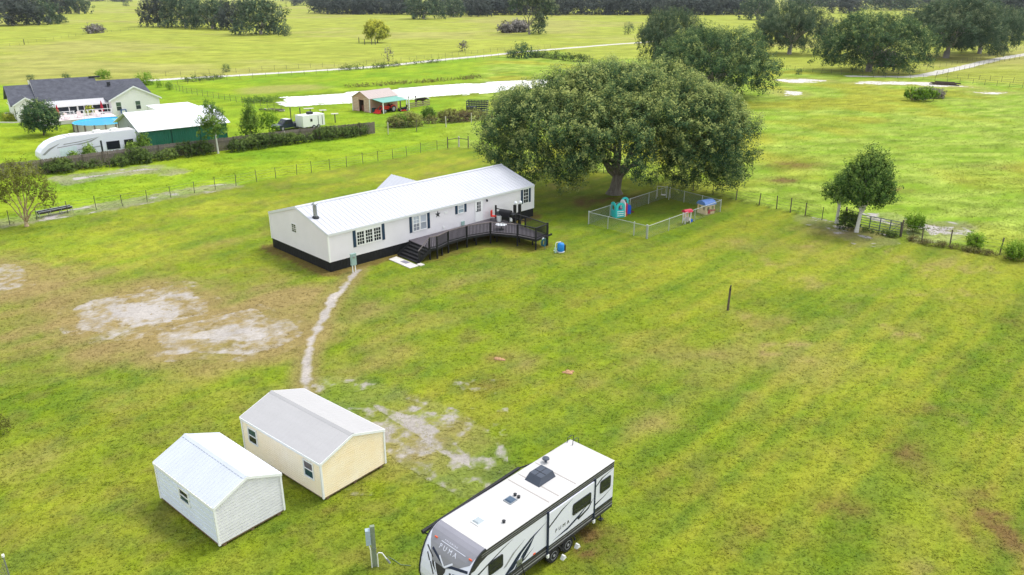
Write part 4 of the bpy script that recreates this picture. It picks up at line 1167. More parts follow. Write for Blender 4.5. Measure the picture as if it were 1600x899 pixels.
def window(parent, W, u0, u1, z0, z1, cols=1, rows=2, grid=None, fw=.06, frame_m=None, panes=None, d=.055, sash=True, name="window"):
    """window > pane, muntin. frame stands proud of the boards"""
    mb = MB()
    W.slab(mb, u0, u1, z0, z0 + fw, .0, d); W.slab(mb, u0, u1, z1 - fw, z1, .0, d)
    W.slab(mb, u0, u0 + fw, z0 + fw, z1 - fw, .0, d); W.slab(mb, u1 - fw, u1, z0 + fw, z1 - fw, .0, d)
    zm = (z0 + z1) / 2
    if sash:
        W.slab(mb, u0 + fw, u1 - fw, zm - .022, zm + .022, .0, d - .008)
    f = mb.build(name, frame_m or M_WHITE, parent)
    pm = panes or (M_GLASS, M_GLASS)
    for i, (a, b) in enumerate(((z0 + fw, zm - .022), (zm + .022, z1 - fw)) if sash else ((z0 + fw, z1 - fw),)):
        m = MB(); W.slab(m, u0 + fw, u1 - fw, a, b, .0, d - .03)
        m.build("pane", pm[i % 2], f)
    if grid:
        g = MB()
        gx, gz = grid
        for k in range(1, gx):
            u = u0 + fw + (u1 - u0 - 2 * fw) * k / gx
            W.slab(g, u - .014, u + .014, z0 + fw, z1 - fw, d - .03, d - .018)
        for k in range(1, gz):
            z = z0 + fw + (z1 - z0 - 2 * fw) * k / gz
            if abs(z - zm) > .03:
                W.slab(g, u0 + fw, u1 - fw, z - .014, z + .014, d - .03, d - .016)
        g.build("muntin", frame_m or M_WHITE, f)
    return f

def mobile_home():
    H = thing("mobile_home", "long white roofed mobile home with black skirting and blue shutters", "mobile home", HOME.w(0, 0), HOME.rz)
    L, W, z0, ze, rise = 23.9, 9.45, .87, 3.22, 1.36
    sk = MB()
    sk.box(.02, L - .02, .02, W - .02, 0, z0)
    for k in range(80):                                   # ribbed skirting panels
        x = .1 + k * (L - .2) / 79
        sk.box(x - .03, x + .03, .0, .02, .02, z0 - .02)
    for k in range(32):
        y = .12 + k * (W - .24) / 31
        sk.box(.0, .02, y - .03, y + .03, .02, z0 - .02)
    sk.build("skirting", M_SKIRT, H)
    w = MB()
    w.box(.04, L - .04, .04, W - .04, z0 + .001, ze - .02)
    lap_wall(w, (.02, .02, 0), (1, 0, 0), (0, -1, 0), L - .04, z0 - .04, ze - .02, .105)
    lap_wall(w, (.02, W - .02, 0), (0, -1, 0), (-1, 0, 0), W - .04, z0 - .04, ze + rise - .06, .105, gable=(ze - .02, rise, W))
    lap_wall(w, (L - .02, .02, 0), (0, 1, 0), (1, 0, 0), W - .04, z0 - .04, ze + rise - .06, .105, gable=(ze - .02, rise, W))
    lap_wall(w, (L - .02, W - .02, 0), (-1, 0, 0), (0, 1, 0), L - .04, z0 - .04, ze - .02, .105)
    w.build("siding", M_SIDING, H)
    r = MB()
    gable_roof(r, L, W, ze, rise, .07, .07, .045, .46, .03, .05)
    r.build("roof", M_ROOF, H)
    rc = MB()
    for s in (-1, 1):
        rc.add([(-.08, W / 2, ze + rise + .1), (L + .08, W / 2, ze + rise + .1), (L + .08, W / 2 + s * .22, ze + rise + .016), (-.08, W / 2 + s * .22, ze + rise + .016)], [(0, 1, 2, 3)])
    rc.each("ridge_cap", M_ROOF, H)
    fa = MB()
    fa.box(-.06, L + .06, -.085, -.058, ze - .17, ze + .02)
    fa.box(-.06, L + .06, W + .058, W + .085, ze - .17, ze + .02)
    for xx in (-.085, L + .06):
        for a, b in ((0, W / 2), (W, W / 2)):
            fa.prism([(xx, a, ze - .13), (xx, a, ze + .02), (xx, b, ze + rise + .02), (xx, b, ze + rise - .13)], (.025, 0, 0))
    fa.each("fascia", mat("grey_white_fascia", lin(214, 216, 218), .55, .04), H)
    ct = MB()
    for x in (0, L):
        for y in (0, W):
            ct.cbox((x + (.02 if x == 0 else -.02), y + (.02 if y == 0 else -.02), (z0 + ze) / 2 - .08), (.13, .13, ze - z0 - .12))
    ct.each("corner_trim", M_WHITE, H)
    F = Wall((0, 0, 0), (1, 0, 0), (0, -1, 0))
    # triple window, double window, small window, end window
    for k in range(3):
        u = 2.66 + k * .84
        window(H, F, u, u + .8, 1.66, 2.88, grid=(3, 4))
    hd = MB(); F.slab(hd, 2.62, 5.2, 2.885, 3.06, .0, .04); hd.build("window_header", M_WHITE, H)
    window(H, F, 8.54, 9.29, 1.62, 3.02, grid=(2, 4), panes=(mat("blind_grey", lin(132, 136, 146), .3), M_GLASSL))
    window(H, F, 9.34, 10.09, 1.62, 3.02, panes=(mat("blind_pale_grey", lin(152, 158, 168), .3), M_GLASSL))
    window(H, F, 13.78, 14.53, 2.23, 3.03, panes=(mat("frosted_pane", lin(150, 166, 176), .3), M_GLASSL))
    window(H, F, 22.38, 23.13, 1.58, 3.06, grid=(2, 4))
    for u0, u1, a, b in ((2.32, 2.6, 1.6, 3.06), (5.24, 5.52, 1.6, 3.06), (8.17, 8.45, 1.58, 3.07), (10.18, 10.46, 1.58, 3.07), (13.46, 13.74, 2.24, 3.03), (14.57, 14.85, 2.24, 3.03), (22.07, 22.35, 1.6, 3.07), (23.18, 23.46, 1.6, 3.07)):
        m = MB()
        F.slab(m, u0, u1, a, b, .0, .032)
        for k in range(int((b - a - .12) / .09)):          # louvre slats
            zz = a + .08 + k * .09
            F.slab(m, u0 + .035, u1 - .035, zz, zz + .05, .032, .042)
        m.build("shutter", M_SHUT, H)
    d = MB(); F.slab(d, 15.9, 16.86, 1.0, 3.12, .0, .05)
    door = d.build("door", M_WHITE, H)
    m = MB(); F.slab(m, 16.14, 16.6, 1.96, 2.9, .05, .058); m.build("door_pane", M_GLASS, door)
    g = MB()
    for k in (1, 2):
        u = 16.14 + .46 * k / 3; F.slab(g, u - .015, u + .015, 1.96, 2.9, .058, .07)
        z = 1.96 + .94 * k / 3; F.slab(g, 16.14, 16.6, z - .015, z + .015, .058, .068)
    g.build("muntin", M_WHITE, door)
    h = MB(); h.tube([F.p(16.02, 2.02, .05), F.p(16.02, 2.02, .11)], .04, 8); h.build("handle", M_DARKMETAL, door)
    pl = MB(); pl.tube([F.p(17.38, 2.92, .0), F.p(17.38, 2.92, .1)], .05, 8); pl.lathe([(.03, .1), (.08, .04), (.09, -.1), (.04, -.14)], F.p(17.38, 2.88, .13), 10)
    pl.build("porch_light", M_DARKMETAL, H)
    vt = MB(); F.slab(vt, 12.18, 12.52, 2.56, 2.72, .0, .04); vt.build("wall_vent", M_WHITE, H)
    ou = MB(); F.slab(ou, 11.95, 12.1, 1.22, 1.42, .0, .05); ou.build("outlet_cover", M_WHITE, H)
    mb = MB(); F.slab(mb, 14.15, 14.5, 1.05, 1.42, .0, .12); mb.build("service_box", M_GREENBOX, H)
    Gw = Wall((0, W, 0), (0, -1, 0), (-1, 0, 0))
    window(H, Gw, W - 5.66, W - 4.90, 2.26, 3.04, grid=(2, 4), fw=.045)
    # flue on the front slope
    fz = ze + 2.56 * rise / (W / 2)
    fl = MB(); fl.lathe([(.17, -.02), (.17, 1.02), (.15, 1.04)], (.55, 2.56, fz), 14)
    flu = fl.build("flue", M_GALV, H, smooth=False)
    b = MB(); b.lathe([(.32, -.1), (.27, .12), (.19, .2)], (.55, 2.56, fz), 14); b.build("flashing", M_DARKMETAL, flu)
    c = MB(); c.lathe([(.13, 1.04), (.13, 1.14), (.24, 1.15), (.24, 1.22), (.06, 1.34)], (.55, 2.56, fz), 14); c.build("flue_cap", M_GALV, flu)
    # rear wing with its own gable
    rw = MB(); x0, x1, y1, rz = 11.6, 15.6, 9.75, 4.36
    rw.box(x0 + .05, x1 - .05, W - .03, y1 - .05, .1, 3.15)
    rw.prism([(x0 + .05, y1 - .06, 3.15), (x1 - .05, y1 - .06, 3.15), ((x0 + x1) / 2, y1 - .06, rz - .05)], (0, -1.0, 0))
    rw.build("rear_wing", M_SIDING, H)
    rr = MB(); gable_roof(rr, y1 - 5.2, x1 - x0, 3.12, rz - 3.12, .15, .0, .045, .46, .03, .05, x0=x0, y0=5.2, axis='y')
    rr.build("rear_wing_roof", M_ROOF, H)
    # star hung on the wall
    st = MB()
    c = F.p(11.4, 2.66, .012)
    pts = []
    for k in range(10):
        a = math.pi / 2 + k * math.pi / 5
        rr_ = .34 if k % 2 == 0 else .135
        pts.append(c + F.u * (rr_ * math.cos(a)) + Vector((0, 0, rr_ * math.sin(a))))
    top = c + F.n * .08
    st.add(pts + [top, c], [(i, (i + 1) % 10, 10) for i in range(10)] + [((i + 1) % 10, i, 11) for i in range(10)])
    so = st.build("wall_star", M_DARKMETAL, None, HOME.w(0, 0), HOME.rz)
    tag(so, "dark five pointed star hung on the mobile home front wall", "star ornament")
    return H
mobile_home()

def deck():
    OX, OY = 12.5, -2.0
    D = thing("deck", "black timber deck with rails along the mobile home front door", "deck", HOME.w(OX, OY), HOME.rz)
    T = lambda a, b, z: Vector((a - OX, b - OY, z))
    out = [(8.0, -.06), (7.75, -3.25), (8.38, -3.45), (10.02, -2.98), (12.26, -2.92), (14.55, -3.55), (15.75, -5.8), (16.1, -7.75), (17.75, -7.6), (18.1, -4.5), (18.35, -.06)]
    zf, zr = 1.0, 2.02
    f = MB()
    f.prism([T(a, b, zf) for a, b in out], (0, 0, -.04))
    f.build("floor", M_DECKF, D)
    # gaps between floor boards show as raised strips
    ri = MB()
    for (a, b) in zip(out[1:-1], out[2:]):
        ri.beam(T(*a, zf - .13), T(*b, zf - .13), .045, .2)
    ri.beam(T(*out[0], zf - .13), T(*out[1], zf - .13), .045, .2)
    ri.build("rim_joist", M_BLACK, D)
    us = MB()
    for k in range(9):
        a = 8.6 + k * 1.08
        us.beam(T(a, -.12, zf - .13), T(a, -2.7, zf - .13), .04, .17)
    us.build("joist", M_BLACK, D)
    pm = MB(); pm.box(-.055, .055, -.055, .055, 0, zr + .0); pme = as_mesh(pm.build("post", M_BLACK))
    for i, (a, b) in enumerate(out[1:-1]):
        p = link("post", pme, D, T(a, b, 0))
        if i in (7,):
            p.scale = (1.35, 1.35, 1.06)
    p = link("post", pme, D, T(18.2, -.45, 0)); p.scale = (1.2, 1.2, 1.14)
    sm = MB(); sm.box(-.05, .05, -.05, .05, 0, zf - .03); sme = as_mesh(sm.build("footing_post", M_BLACK))
    for a, b in ((11.2, -2.8), (13.3, -3.0), (14.0, -2.0), (15.3, -3.6), (16.6, -5.2), (16.9, -6.6), (12.4, -1.3), (9.2, -3.1), (16.0, -2.6), (17.8, -6.0), (17.4, -3.4)):
        link("footing_post", sme, D, T(a, b, 0))
    bm = MB(); bm.box(-.02, .02, -.02, .02, 0, .84); bme = as_mesh(bm.build("baluster", M_BLACK))
    seg = list(zip(out[1:-2], out[2:-1])) + [(out[-2], (18.2, -.45))]
    for i, (a, b) in enumerate(seg):
        t = MB()
        t.beam(T(*a, zr), T(*b, zr), .13, .04)
        t.build("top_rail", mat("weathered_rail", lin(108, 98, 96), .8, .2, 5) if i < 5 else M_BLACK, D)
        l = MB(); l.beam(T(*a, zf + .1), T(*b, zf + .1), .05, .07); l.build("bottom_rail", M_BLACK, D)
        if i == len(seg) - 1:
            u = MB(); u.beam(T(*a, zr - .45), T(*b, zr - .45), .05, .09); u.build("middle_rail", M_BLACK, D)
            continue
        a_, b_ = T(*a, 0), T(*b, 0)
        L = (b_ - a_).length
        n = max(2, int(L / .135))
        for k in range(1, n):
            o = link("baluster", bme, D, a_.lerp(b_, k / n) + Vector((0, 0, zf + .14)))
            o.rotation_euler.z = math.atan2(b_.y - a_.y, b_.x - a_.x)
    # stair down towards the path
    for k in range(5):
        x1 = 7.9 - k * .3
        z = zf - (k + 1) * .18
        s = MB(); s.prism([T(x1 - .32, -.62, z), T(x1, -.42, z), T(x1 - .08, -3.22, z), T(x1 - .4, -3.3, z)], (0, 0, -.045)); s.build("step", M_BLACK, D)
        rs = MB(); rs.beam(T(x1 - .02, -.5, z + .07), T(x1 - .1, -3.2, z + .07), .02, .15); rs.build("riser", M_BLACK, D)
    for b in (-.5, -3.28):
        s = MB(); s.beam(T(7.85, b, zf - .15), T(6.35, b - .04, .1), .05, .26); s.build("stringer", M_BLACK, D)
    p = link("post", pme, D, T(6.5, -3.36, 0)); p.scale = (1, 1, .56)
    hr = MB(); hr.beam(T(7.75, -3.25, zr), T(6.4, -3.4, 1.12), .1, .04); hr.build("handrail", mat("weathered_handrail", lin(112, 104, 102), .8, .2, 5), D)
    for k in range(1, 8):
        q = T(7.75, -3.25, 0).lerp(T(6.5, -3.36, 0), k / 8)
        o = link("baluster", bme, D, q + Vector((0, 0, zf - .05 - .9 * k / 8)))
        o.scale = (1, 1, 1.02)
    jb = MB(); jb.beam(T(15.9, -7.95, .97), T(18.2, -7.72, 1.0), .09, .16); jb.build("end_beam", M_BLACK, D)
deck()
def DK(u, v, z=1.0):
    a, b = HOME.at(u, v, z)
    return HOME.w(a, b, z)
def zq(x, y): return (640 + x / 5.992, 280 + y / 5.992)

def lot_small():
    # two slabs at the stair foot
    a = MB(); a.prism([(5.25, -.75, .0), (6.15, -.62, .0), (6.02, -3.85, .0), (5.12, -3.85, .0)], (0, 0, .06))
    tag(a.build("concrete_slab", M_CONC, None, HOME.w(0, 0), HOME.rz), "long pale concrete slab at the foot of the deck stair", "slab")
    a = MB(); a.box(6.1, 6.55, -4.0, -3.45, 0, .07)
    tag(a.build("concrete_slab", M_CONC, None, HOME.w(0, 0), HOME.rz), "small square paver beside the long slab at the stair foot", "slab")
    a = MB(); a.box(5.55, 6.0, -2.75, -1.95, .062, .072)
    tag(a.build("door_mat", mat("grey_mat", lin(128, 124, 136), .9, .2), None, HOME.w(0, 0), HOME.rz), "grey mat lying on the long slab", "mat")
    # meter pedestal
    b = HOME.w(1.38, -1.3)
    t = thing("meter_pedestal", "grey green electric meter pedestal on two legs before the black skirting", "meter box", b, HOME.rz)
    MB().box(-.23, .23, -.1, .1, .62, 1.55).build("cabinet", M_GREENBOX, t)
    MB().box(-.25, .25, -.12, .12, 1.55, 1.6).build("lid", M_GREENBOX, t)
    MB().lathe([(.11, 0), (.11, .06), (.08, .08)], (0, 0, 0), 12).xform(Matrix.Translation((0, -.1, 1.32)) @ Matrix.Rotation(R(90), 4, 'X')).build("meter", M_GALV, t)
    for x in (-.13, .13):
        MB().tube([(x, 0, 0), (x, 0, .64)], .045, 8).build("leg", M_PLWHITE, t)
    # pressure tank by the deck end
    b = G(876, 394)
    t = thing("pressure_tank", "blue water tank with white pipe standing off the deck end", "water tank", b, R(20))
    t.scale = (.88, .88, .88)
    MB().lathe([(.2, 0), (.27, .04), (.27, .12), (.34, .14), (.35, .3), (.35, .78), (.28, .92), (.12, .98)], (0, 0, 0), 18).build("tank_body", M_BLUE, t, smooth=True)
    MB().lathe([(.38, 0), (.4, .05), (.4, .09)], (0, 0, 0), 16).build("base_ring", M_PLWHITE, t)
    MB().tube([(0, 0, .96), (0, 0, 1.06), (-.5, -.02, 1.06), (-.58, -.04, .9), (-.58, -.04, .3), (-.8, -.1, .25)], .035, 7).build("pipe", M_PLWHITE, t)
    MB().box(-.68, -.5, -.12, .06, 0, .5).build("pump", mat("pale_green_pump", lin(176, 206, 184), .5), t)
    MB().box(.3, .5, -.12, .14, .12, .72).build("control_box", M_DARKMETAL, t)
    d = MB(); d.lathe([(.75, 0), (.7, .02), (.2, .025)], (0, 0, 0), 18)
    # things on the deck
    b = DK(*zq(790, 385))
    t = thing("camp_chair", "red folding chair on the deck by the door", "chair", b, HOME.rz + R(30))
    MB().box(-.25, .25, -.25, .25, .38, .43).build("seat", M_RED, t)
    MB().box(-.25, .25, .22, .27, .43, .95).build("backrest", M_RED, t)
    for x, y in ((-.22, -.22), (.22, -.22), (-.22, .22), (.22, .22)):
        MB().tube([(x * 1.1, y * 1.1, 0), (x, y, .38)], .018, 6).build("leg", M_DARKMETAL, t)
    b = DK(*zq(838, 395))
    t = thing("white_bin", "white bin standing beside the red chair on the deck", "bin", b, HOME.rz)
    MB().lathe([(.2, 0), (.26, .6), (.28, .62)], (0, 0, 0), 14).build("body", M_PLWHITE, t)
    MB().lathe([(.29, .62), (.29, .68), (.12, .76)], (0, 0, 0), 14).build("lid", M_DARKMETAL, t)
    b = DK(*zq(900, 398))
    t = thing("barbecue_grill", "long black barbecue grill against the deck side rail", "grill", b, HOME.rz + R(-75))
    MB().box(-.6, .6, -.28, .28, .55, .85).build("firebox", M_BLACK, t)
    lid = MB()
    lid.prism([(-.6, -.28, .855), (-.6, .28, .855), (-.6, .22, 1.08), (-.6, .05, 1.16), (-.6, -.12, 1.12), (-.6, -.26, 1.0)], (1.2, 0, 0))
    lid.build("lid", M_BLACK, t)
    MB().box(.605, 1.0, -.25, .25, .8, .84).build("side_shelf", M_DARKMETAL, t)
    MB().box(-1.0, -.605, -.25, .25, .8, .84).build("side_shelf", M_DARKMETAL, t)
    for x, y in ((-.5, -.22), (.5, -.22), (-.5, .22), (.5, .22)):
        MB().box(x - .03, x + .03, y - .03, y + .03, 0, .55).build("leg", M_BLACK, t)
    b = DK(*zq(945, 405))
    t = thing("gas_bottle", "white gas bottle on the deck below the side rail", "gas bottle", b, 0)
    MB().lathe([(.12, 0), (.16, .05), (.16, .32), (.1, .42), (.05, .44)], (0, 0, 0), 14).build("body", M_PLWHITE, t, smooth=True)
    MB().lathe([(.1, .42), (.1, .52), (.09, .52)], (0, 0, 0), 10).build("collar", M_PLWHITE, t)
    b = DK(*zq(858, 470))
    t = thing("round_table", "round white topped patio table on the deck", "table", b, 0)
    t.scale = (.8, .8, .65)
    MB().lathe([(.62, .7), (.66, .73), (.62, .76)], (0, 0, 0), 24).build("tabletop", mat("glossy_white_top", lin(238, 240, 246), .25), t)
    MB().lathe([(.3, 0), (.28, .04), (.05, .08), (.05, .7)], (0, 0, 0), 12).build("pedestal", M_DARKMETAL, t)
    # hose on the end beam
    b = HOME.w(16.75, -8.05)
    t = thing("garden_hose", "blue green garden hose hanging in loops from the deck end", "hose", b, HOME.rz)
    mb = MB()
    for k in range(5):
        pts = [(.05 * k - .1 + .23 * math.sin(a), -.03 - .012 * k, .62 + .3 * math.cos(a) * (1 + .06 * k)) for a in [i * math.pi / 8 for i in range(17)]]
        mb.tube(pts, .02, 6, caps=False)
    mb.tube([(.1, -.05, .35), (.12, -.1, .1), (.05, -.2, .02)], .02, 6)
    mb.build("hose_coil", mat("hose_teal", lin(28, 88, 108), .5), t)
    MB().cbox((0, .03, .92), (.2, .08, .22)).build("hose_hanger", M_PLWHITE, t)
    # two white capped posts in place of unidentified dark gear past the side rail
    for (x, y), lab in (((985, 405), "black post with round white cap past the deck side rail, nearer the house door"), ((1030, 398), "black post with round white cap at the deck side, farther from the house door")):
        a, bb_ = HOME.at(*zq(x, y), .5)
        t = thing("capped_post", lab, "lamp post", HOME.w(a + .2, bb_ + .2, 0), HOME.rz)
        MB().box(-.11, .11, -.11, .11, 0, 2.15).build("post", M_BLACK, t)
        MB().lathe([(.06, 2.15), (.14, 2.22), (.16, 2.32), (.13, 2.43), (.05, 2.48)], (.12, .0, 0), 14).build("globe", mat("white_globe", lin(236, 238, 244), .3), t, smooth=True)
    # lone post in the lawn
    b = G(1137, 485)
    t = thing("standpipe", "lone grey post with a tap standing in the right hand lawn", "post", b, 0)
    MB().tube([(0, 0, -.1), (.03, 0, 1.7)], [.085, .075], 8).build("post", mat("weathered_post", lin(98, 86, 76), .9, .25, 6, .3), t)
    MB().tube([(.03, 0, 1.7), (.05, 0, 1.93)], .05, 8).build("pipe", M_DARKMETAL, t)
    MB().cbox((0, -.08, 1.62), (.12, .14, .1)).build("tap", M_DARKMETAL, t)
    # fire ant mounds in the lawn
    M_ANT = mat("tan_ant_soil", lin(176, 138, 104), .95, .3, 6, .6, spec=.05, dist=.03)
    for u, v, r, lab in ((887, 582, .34, "small tan ant mound in the middle of the lawn"), (781, 561, .36, "low brown ant mound left of the tan one")):
        rng = random.Random(int(u))
        m = MB()
        for k in range(9):
            x, y, q = rng.uniform(-.9, .9) * r, rng.uniform(-.5, .5) * r, rng.uniform(.25, .55) * r
            m.lathe([(q, -.01), (q * .8, q * .25), (q * .35, q * .42)], (x, y, 0), 9)
        tag(m.build("ant_mound", M_ANT, None, G(u, v), smooth=True), lab, "ant mound")
    # service post by the camper
    b = G(586, 884)
    t = thing("service_post", "weathered timber post with a grey meter box near the travel trailer", "utility post", b, R(15))
    MB().box(-.09, .09, -.07, .07, -.1, 1.93).build("post", mat("grey_green_timber", lin(136, 146, 124), .9, .3, 7, .4, stretch=(3, 3, .5)), t)
    MB().box(-.28, -.092, -.1, .1, 1.1, 1.78).build("meter_box", mat("pale_grey_box", lin(170, 186, 200), .5, .1), t)
    MB().tube([(-.18, 0, 1.1), (-.13, -.09, .9), (-.12, -.09, 0)], .022, 6).build("conduit", M_PLWHITE, t)
    MB().tube([(.12, -.1, 0), (.12, -.1, .62), (.17, -.1, .68), (.3, -.12, .66), (.46, -.2, .4)], .024, 7).build("riser_pipe", M_PLWHITE, t)
    MB().tube([(.46, -.2, .4), (.58, -.28, .22)], .045, 8).build("faucet", M_GALV, t)
    MB().box(-.1, .1, -.085, -.072, .86, .9).build("strap", M_GALV, t)
    m = MB(); m.tube([(0, 0, 0), (.25, -.2, .03), (.6, -.5, .02), (1.0, -.55, .02)], .016, 6)
    tag(m.build("water_hose", mat("dull_green_hose", lin(110, 128, 96), .6), None, G(606, 870)), "dull green hose lying on grass from the timber post", "hose")
lot_small()

def shed(name, label, fr, L, W, hw, hr, sid, trim, roofm, lap, long_lap, wins, base_m, rib, two_tone=None):
    """plan L (gable side, x) by W (y); ridge runs along y"""
    S = thing(name, label, "shed", fr.w(0, 0), fr.rz)
    z0 = .12
    sk = MB()
    for x in (.25, L / 2, L - .25):
        sk.box(x - .07, x + .07, .04, W - .04, 0, z0 - .002)
    sk.each("skid", base_m, S)
    fl = MB(); fl.box(.01, L - .01, .01, W - .01, z0, z0 + .07); fl.build("floor_frame", base_m, S)
    w = MB()
    w.box(.03, L - .03, .03, W - .03, z0 + .07, hw - .01)
    w.prism([(.03, .03, hw - .01), (L - .03, .03, hw - .01), (L / 2, .03, hr - .06)], (0, W - .06, 0))
    g = (hw, hr - hw, L)
    lap_wall(w, (.0, .015, 0), (1, 0, 0), (0, -1, 0), L, z0 + .05, hr - .04, lap, .02, gable=g)
    lap_wall(w, (L, W - .015, 0), (-1, 0, 0), (0, 1, 0), L, z0 + .05, hr - .04, lap, .02, gable=g)
    w.build("gable_siding", sid[0], S)
    w2 = MB()
    lap_wall(w2, (.015, W, 0), (0, -1, 0), (-1, 0, 0), W, z0 + .05, hw - .01, long_lap, .02)
    lap_wall(w2, (L - .015, 0, 0), (0, 1, 0), (1, 0, 0), W, z0 + .05, hw - .01, long_lap, .02)
    w2.build("side_siding", sid[1], S)
    r = MB()
    gable_roof(r, W, L, hw, hr - hw, .05, .05, .035, rib[0], rib[1], rib[2], axis='y')
    r.build("roof", roofm, S)
    t = MB()
    for x in (0, L):
        for y in (0, W):
            t.cbox((x, y, (z0 + hw) / 2 + .02), (.085, .085, hw - z0 - .06))
    t.each("corner_trim", trim, S)
    e = MB()
    for yy in (-.075, W + .05):
        for a, b in ((-.05, L / 2), (L + .05, L / 2)):
            s = (hr - hw) / (L / 2)
            za = hw - .05 * s
            e.prism([(a, yy, za - .09), (a, yy, za + .04), (b, yy, hr + .04), (b, yy, hr - .09)], (0, .024, 0))
    e.box(-.075, -.05, -.05, W + .05, hw - .11, hw + .012)
    e.box(L + .05, L + .075, -.05, W + .05, hw - .11, hw + .012)
    e.each("fascia", trim, S)
    cap = MB()
    for s in (-1, 1):
        e_ = hr + .037 + rib[1] - .14 * (hr - hw) / (L / 2)
        cap.add([(L / 2 + s * .14, -.055, e_), (L / 2 + s * .14, W + .055, e_), (L / 2 + s * .14, W + .055, e_ - .1), (L / 2 + s * .14, -.055, e_ - .1)], [(0, 1, 2, 3)])
        cap.add([(L / 2, -.055, hr + .075), (L / 2, W + .055, hr + .075), (L / 2 + s * .14, W + .055, hr + .037 + rib[1] - .14 * (hr - hw) / (L / 2)), (L / 2 + s * .14, -.055, hr + .037 + rib[1] - .14 * (hr - hw) / (L / 2))], [(0, 1, 2, 3)])
    cap.each("ridge_cap", roofm, S)
    SW = Wall((0, 0, 0), (0, 1, 0), (-1, 0, 0))
    SWr = Wall((0, W, 0), (0, -1, 0), (-1, 0, 0))
    for (b0, b1, za, zb, pn) in wins:
        window(S, SWr, W - b1, W - b0, za, zb, fw=.065, panes=pn)
    return S
M_CREAM = mat("cream_vinyl", lin(255, 238, 208), .6, .1, .6, c2=lin(255, 243, 222))
M_CREAMG = mat("yellow_cream_vinyl", lin(248, 226, 186), .65, .2, .9, c2=lin(255, 241, 216))  # yellower, more mottled cream for the gable walls
M_SHEDW = mat("white_ribbed_metal", lin(226, 232, 248), .5, .05, 1)
M_SHEDWG = mat("chalky_white_metal", lin(216, 214, 218), .6, .1, 2.5, c2=lin(230, 228, 232))
M_SHINGLE = mat("pale_grey_roof", lin(176, 173, 173), .7, .04, 1.0, stretch=(3, .6, 1))
M_SHEDROOF = mat("white_shed_roof", lin(196, 200, 210), .45, .05, 1)
M_TIMBER = mat("weathered_timber", lin(128, 104, 84), .9, .25, 4, .3)
M_DUSK = glass("violet_grey_glass", lin(104, 96, 110), .15)
M_TEALG = glass("teal_dark_glass", lin(40, 72, 84), .1)
shed("beige_shed", "larger cream sided shed with grey white gable roof", BEIGE, 3.67, 6.22, 2.03, 2.66, (M_CREAMG, M_CREAM), M_WHITE, M_SHINGLE, .115, .115,
     [(.52, 1.27, .9, 1.8, (M_TEALG, M_DUSK)), (4.95, 5.72, .87, 1.74, (M_GLASS, M_TEALG))], M_TIMBER, (.3, .006, .02))
shed("white_shed", "smaller all white metal shed with ribbed roof in the foreground", WHITE, 3.1, 4.95, 2.05, 2.7, (M_SHEDWG, M_SHEDW), M_WHITE, M_SHEDROOF, .15, .3,
     [(2.06, 2.9, 1.08, 1.76, (M_TEALG, M_GLASS))], M_TIMBER, (.22, .028, .07))
# ================================================================== TRAVEL TRAILER
M_RVW = mat("white_fibreglass", lin(224, 224, 238), .35, .03, 1, spec=.45)
M_RVROOF = mat("white_rubber_roof", lin(188, 183, 179), .6, .06, .7, c2=lin(206, 204, 203))
M_RVG = mat("mid_grey_gelcoat", lin(140, 138, 146), .35, .06, 1.5, spec=.4)
M_RVD = mat("charcoal_gelcoat", lin(58, 56, 60), .4, .12, 2)
M_RVL = mat("silver_stripe", lin(150, 150, 154), .4, .08, 2)
M_NAVY = mat("navy_graphic", lin(30, 40, 66), .4, .1, 2)
M_TYRE = mat("black_tyre", lin(38, 38, 40), .85, .15, 5)
M_AC = mat("charcoal_plastic", lin(70, 76, 88), .55, .08, 3)
M_ORANGE = mat("orange_lens", lin(214, 92, 60), .3, .05)
def text_mesh(s, size, depth, material, fn, name, parent, spacing=1.0):
    c = bpy.data.curves.new("lettering", 'FONT')
    c.body = s
    c.size = size
    c.extrude = depth
    c.space_character = spacing
    c.resolution_u = 3
    o = bpy.data.objects.new("lettering", c)
    col.objects.link(o)
    bpy.context.view_layer.update()
    me = bpy.data.meshes.new_from_object(o.evaluated_get(bpy.context.evaluated_depsgraph_get()))
    bpy.data.objects.remove(o)
    for v in me.vertices:
        v.co = fn(v.co.x, v.co.y, v.co.z)
    b = MB()
    b.v = [tuple(v.co) for v in me.vertices]
    b.f = [tuple(p.vertices) for p in me.polygons]
    b.m = [0] * len(b.f)
    bpy.data.meshes.remove(me)
    return b.each(name, material, parent)
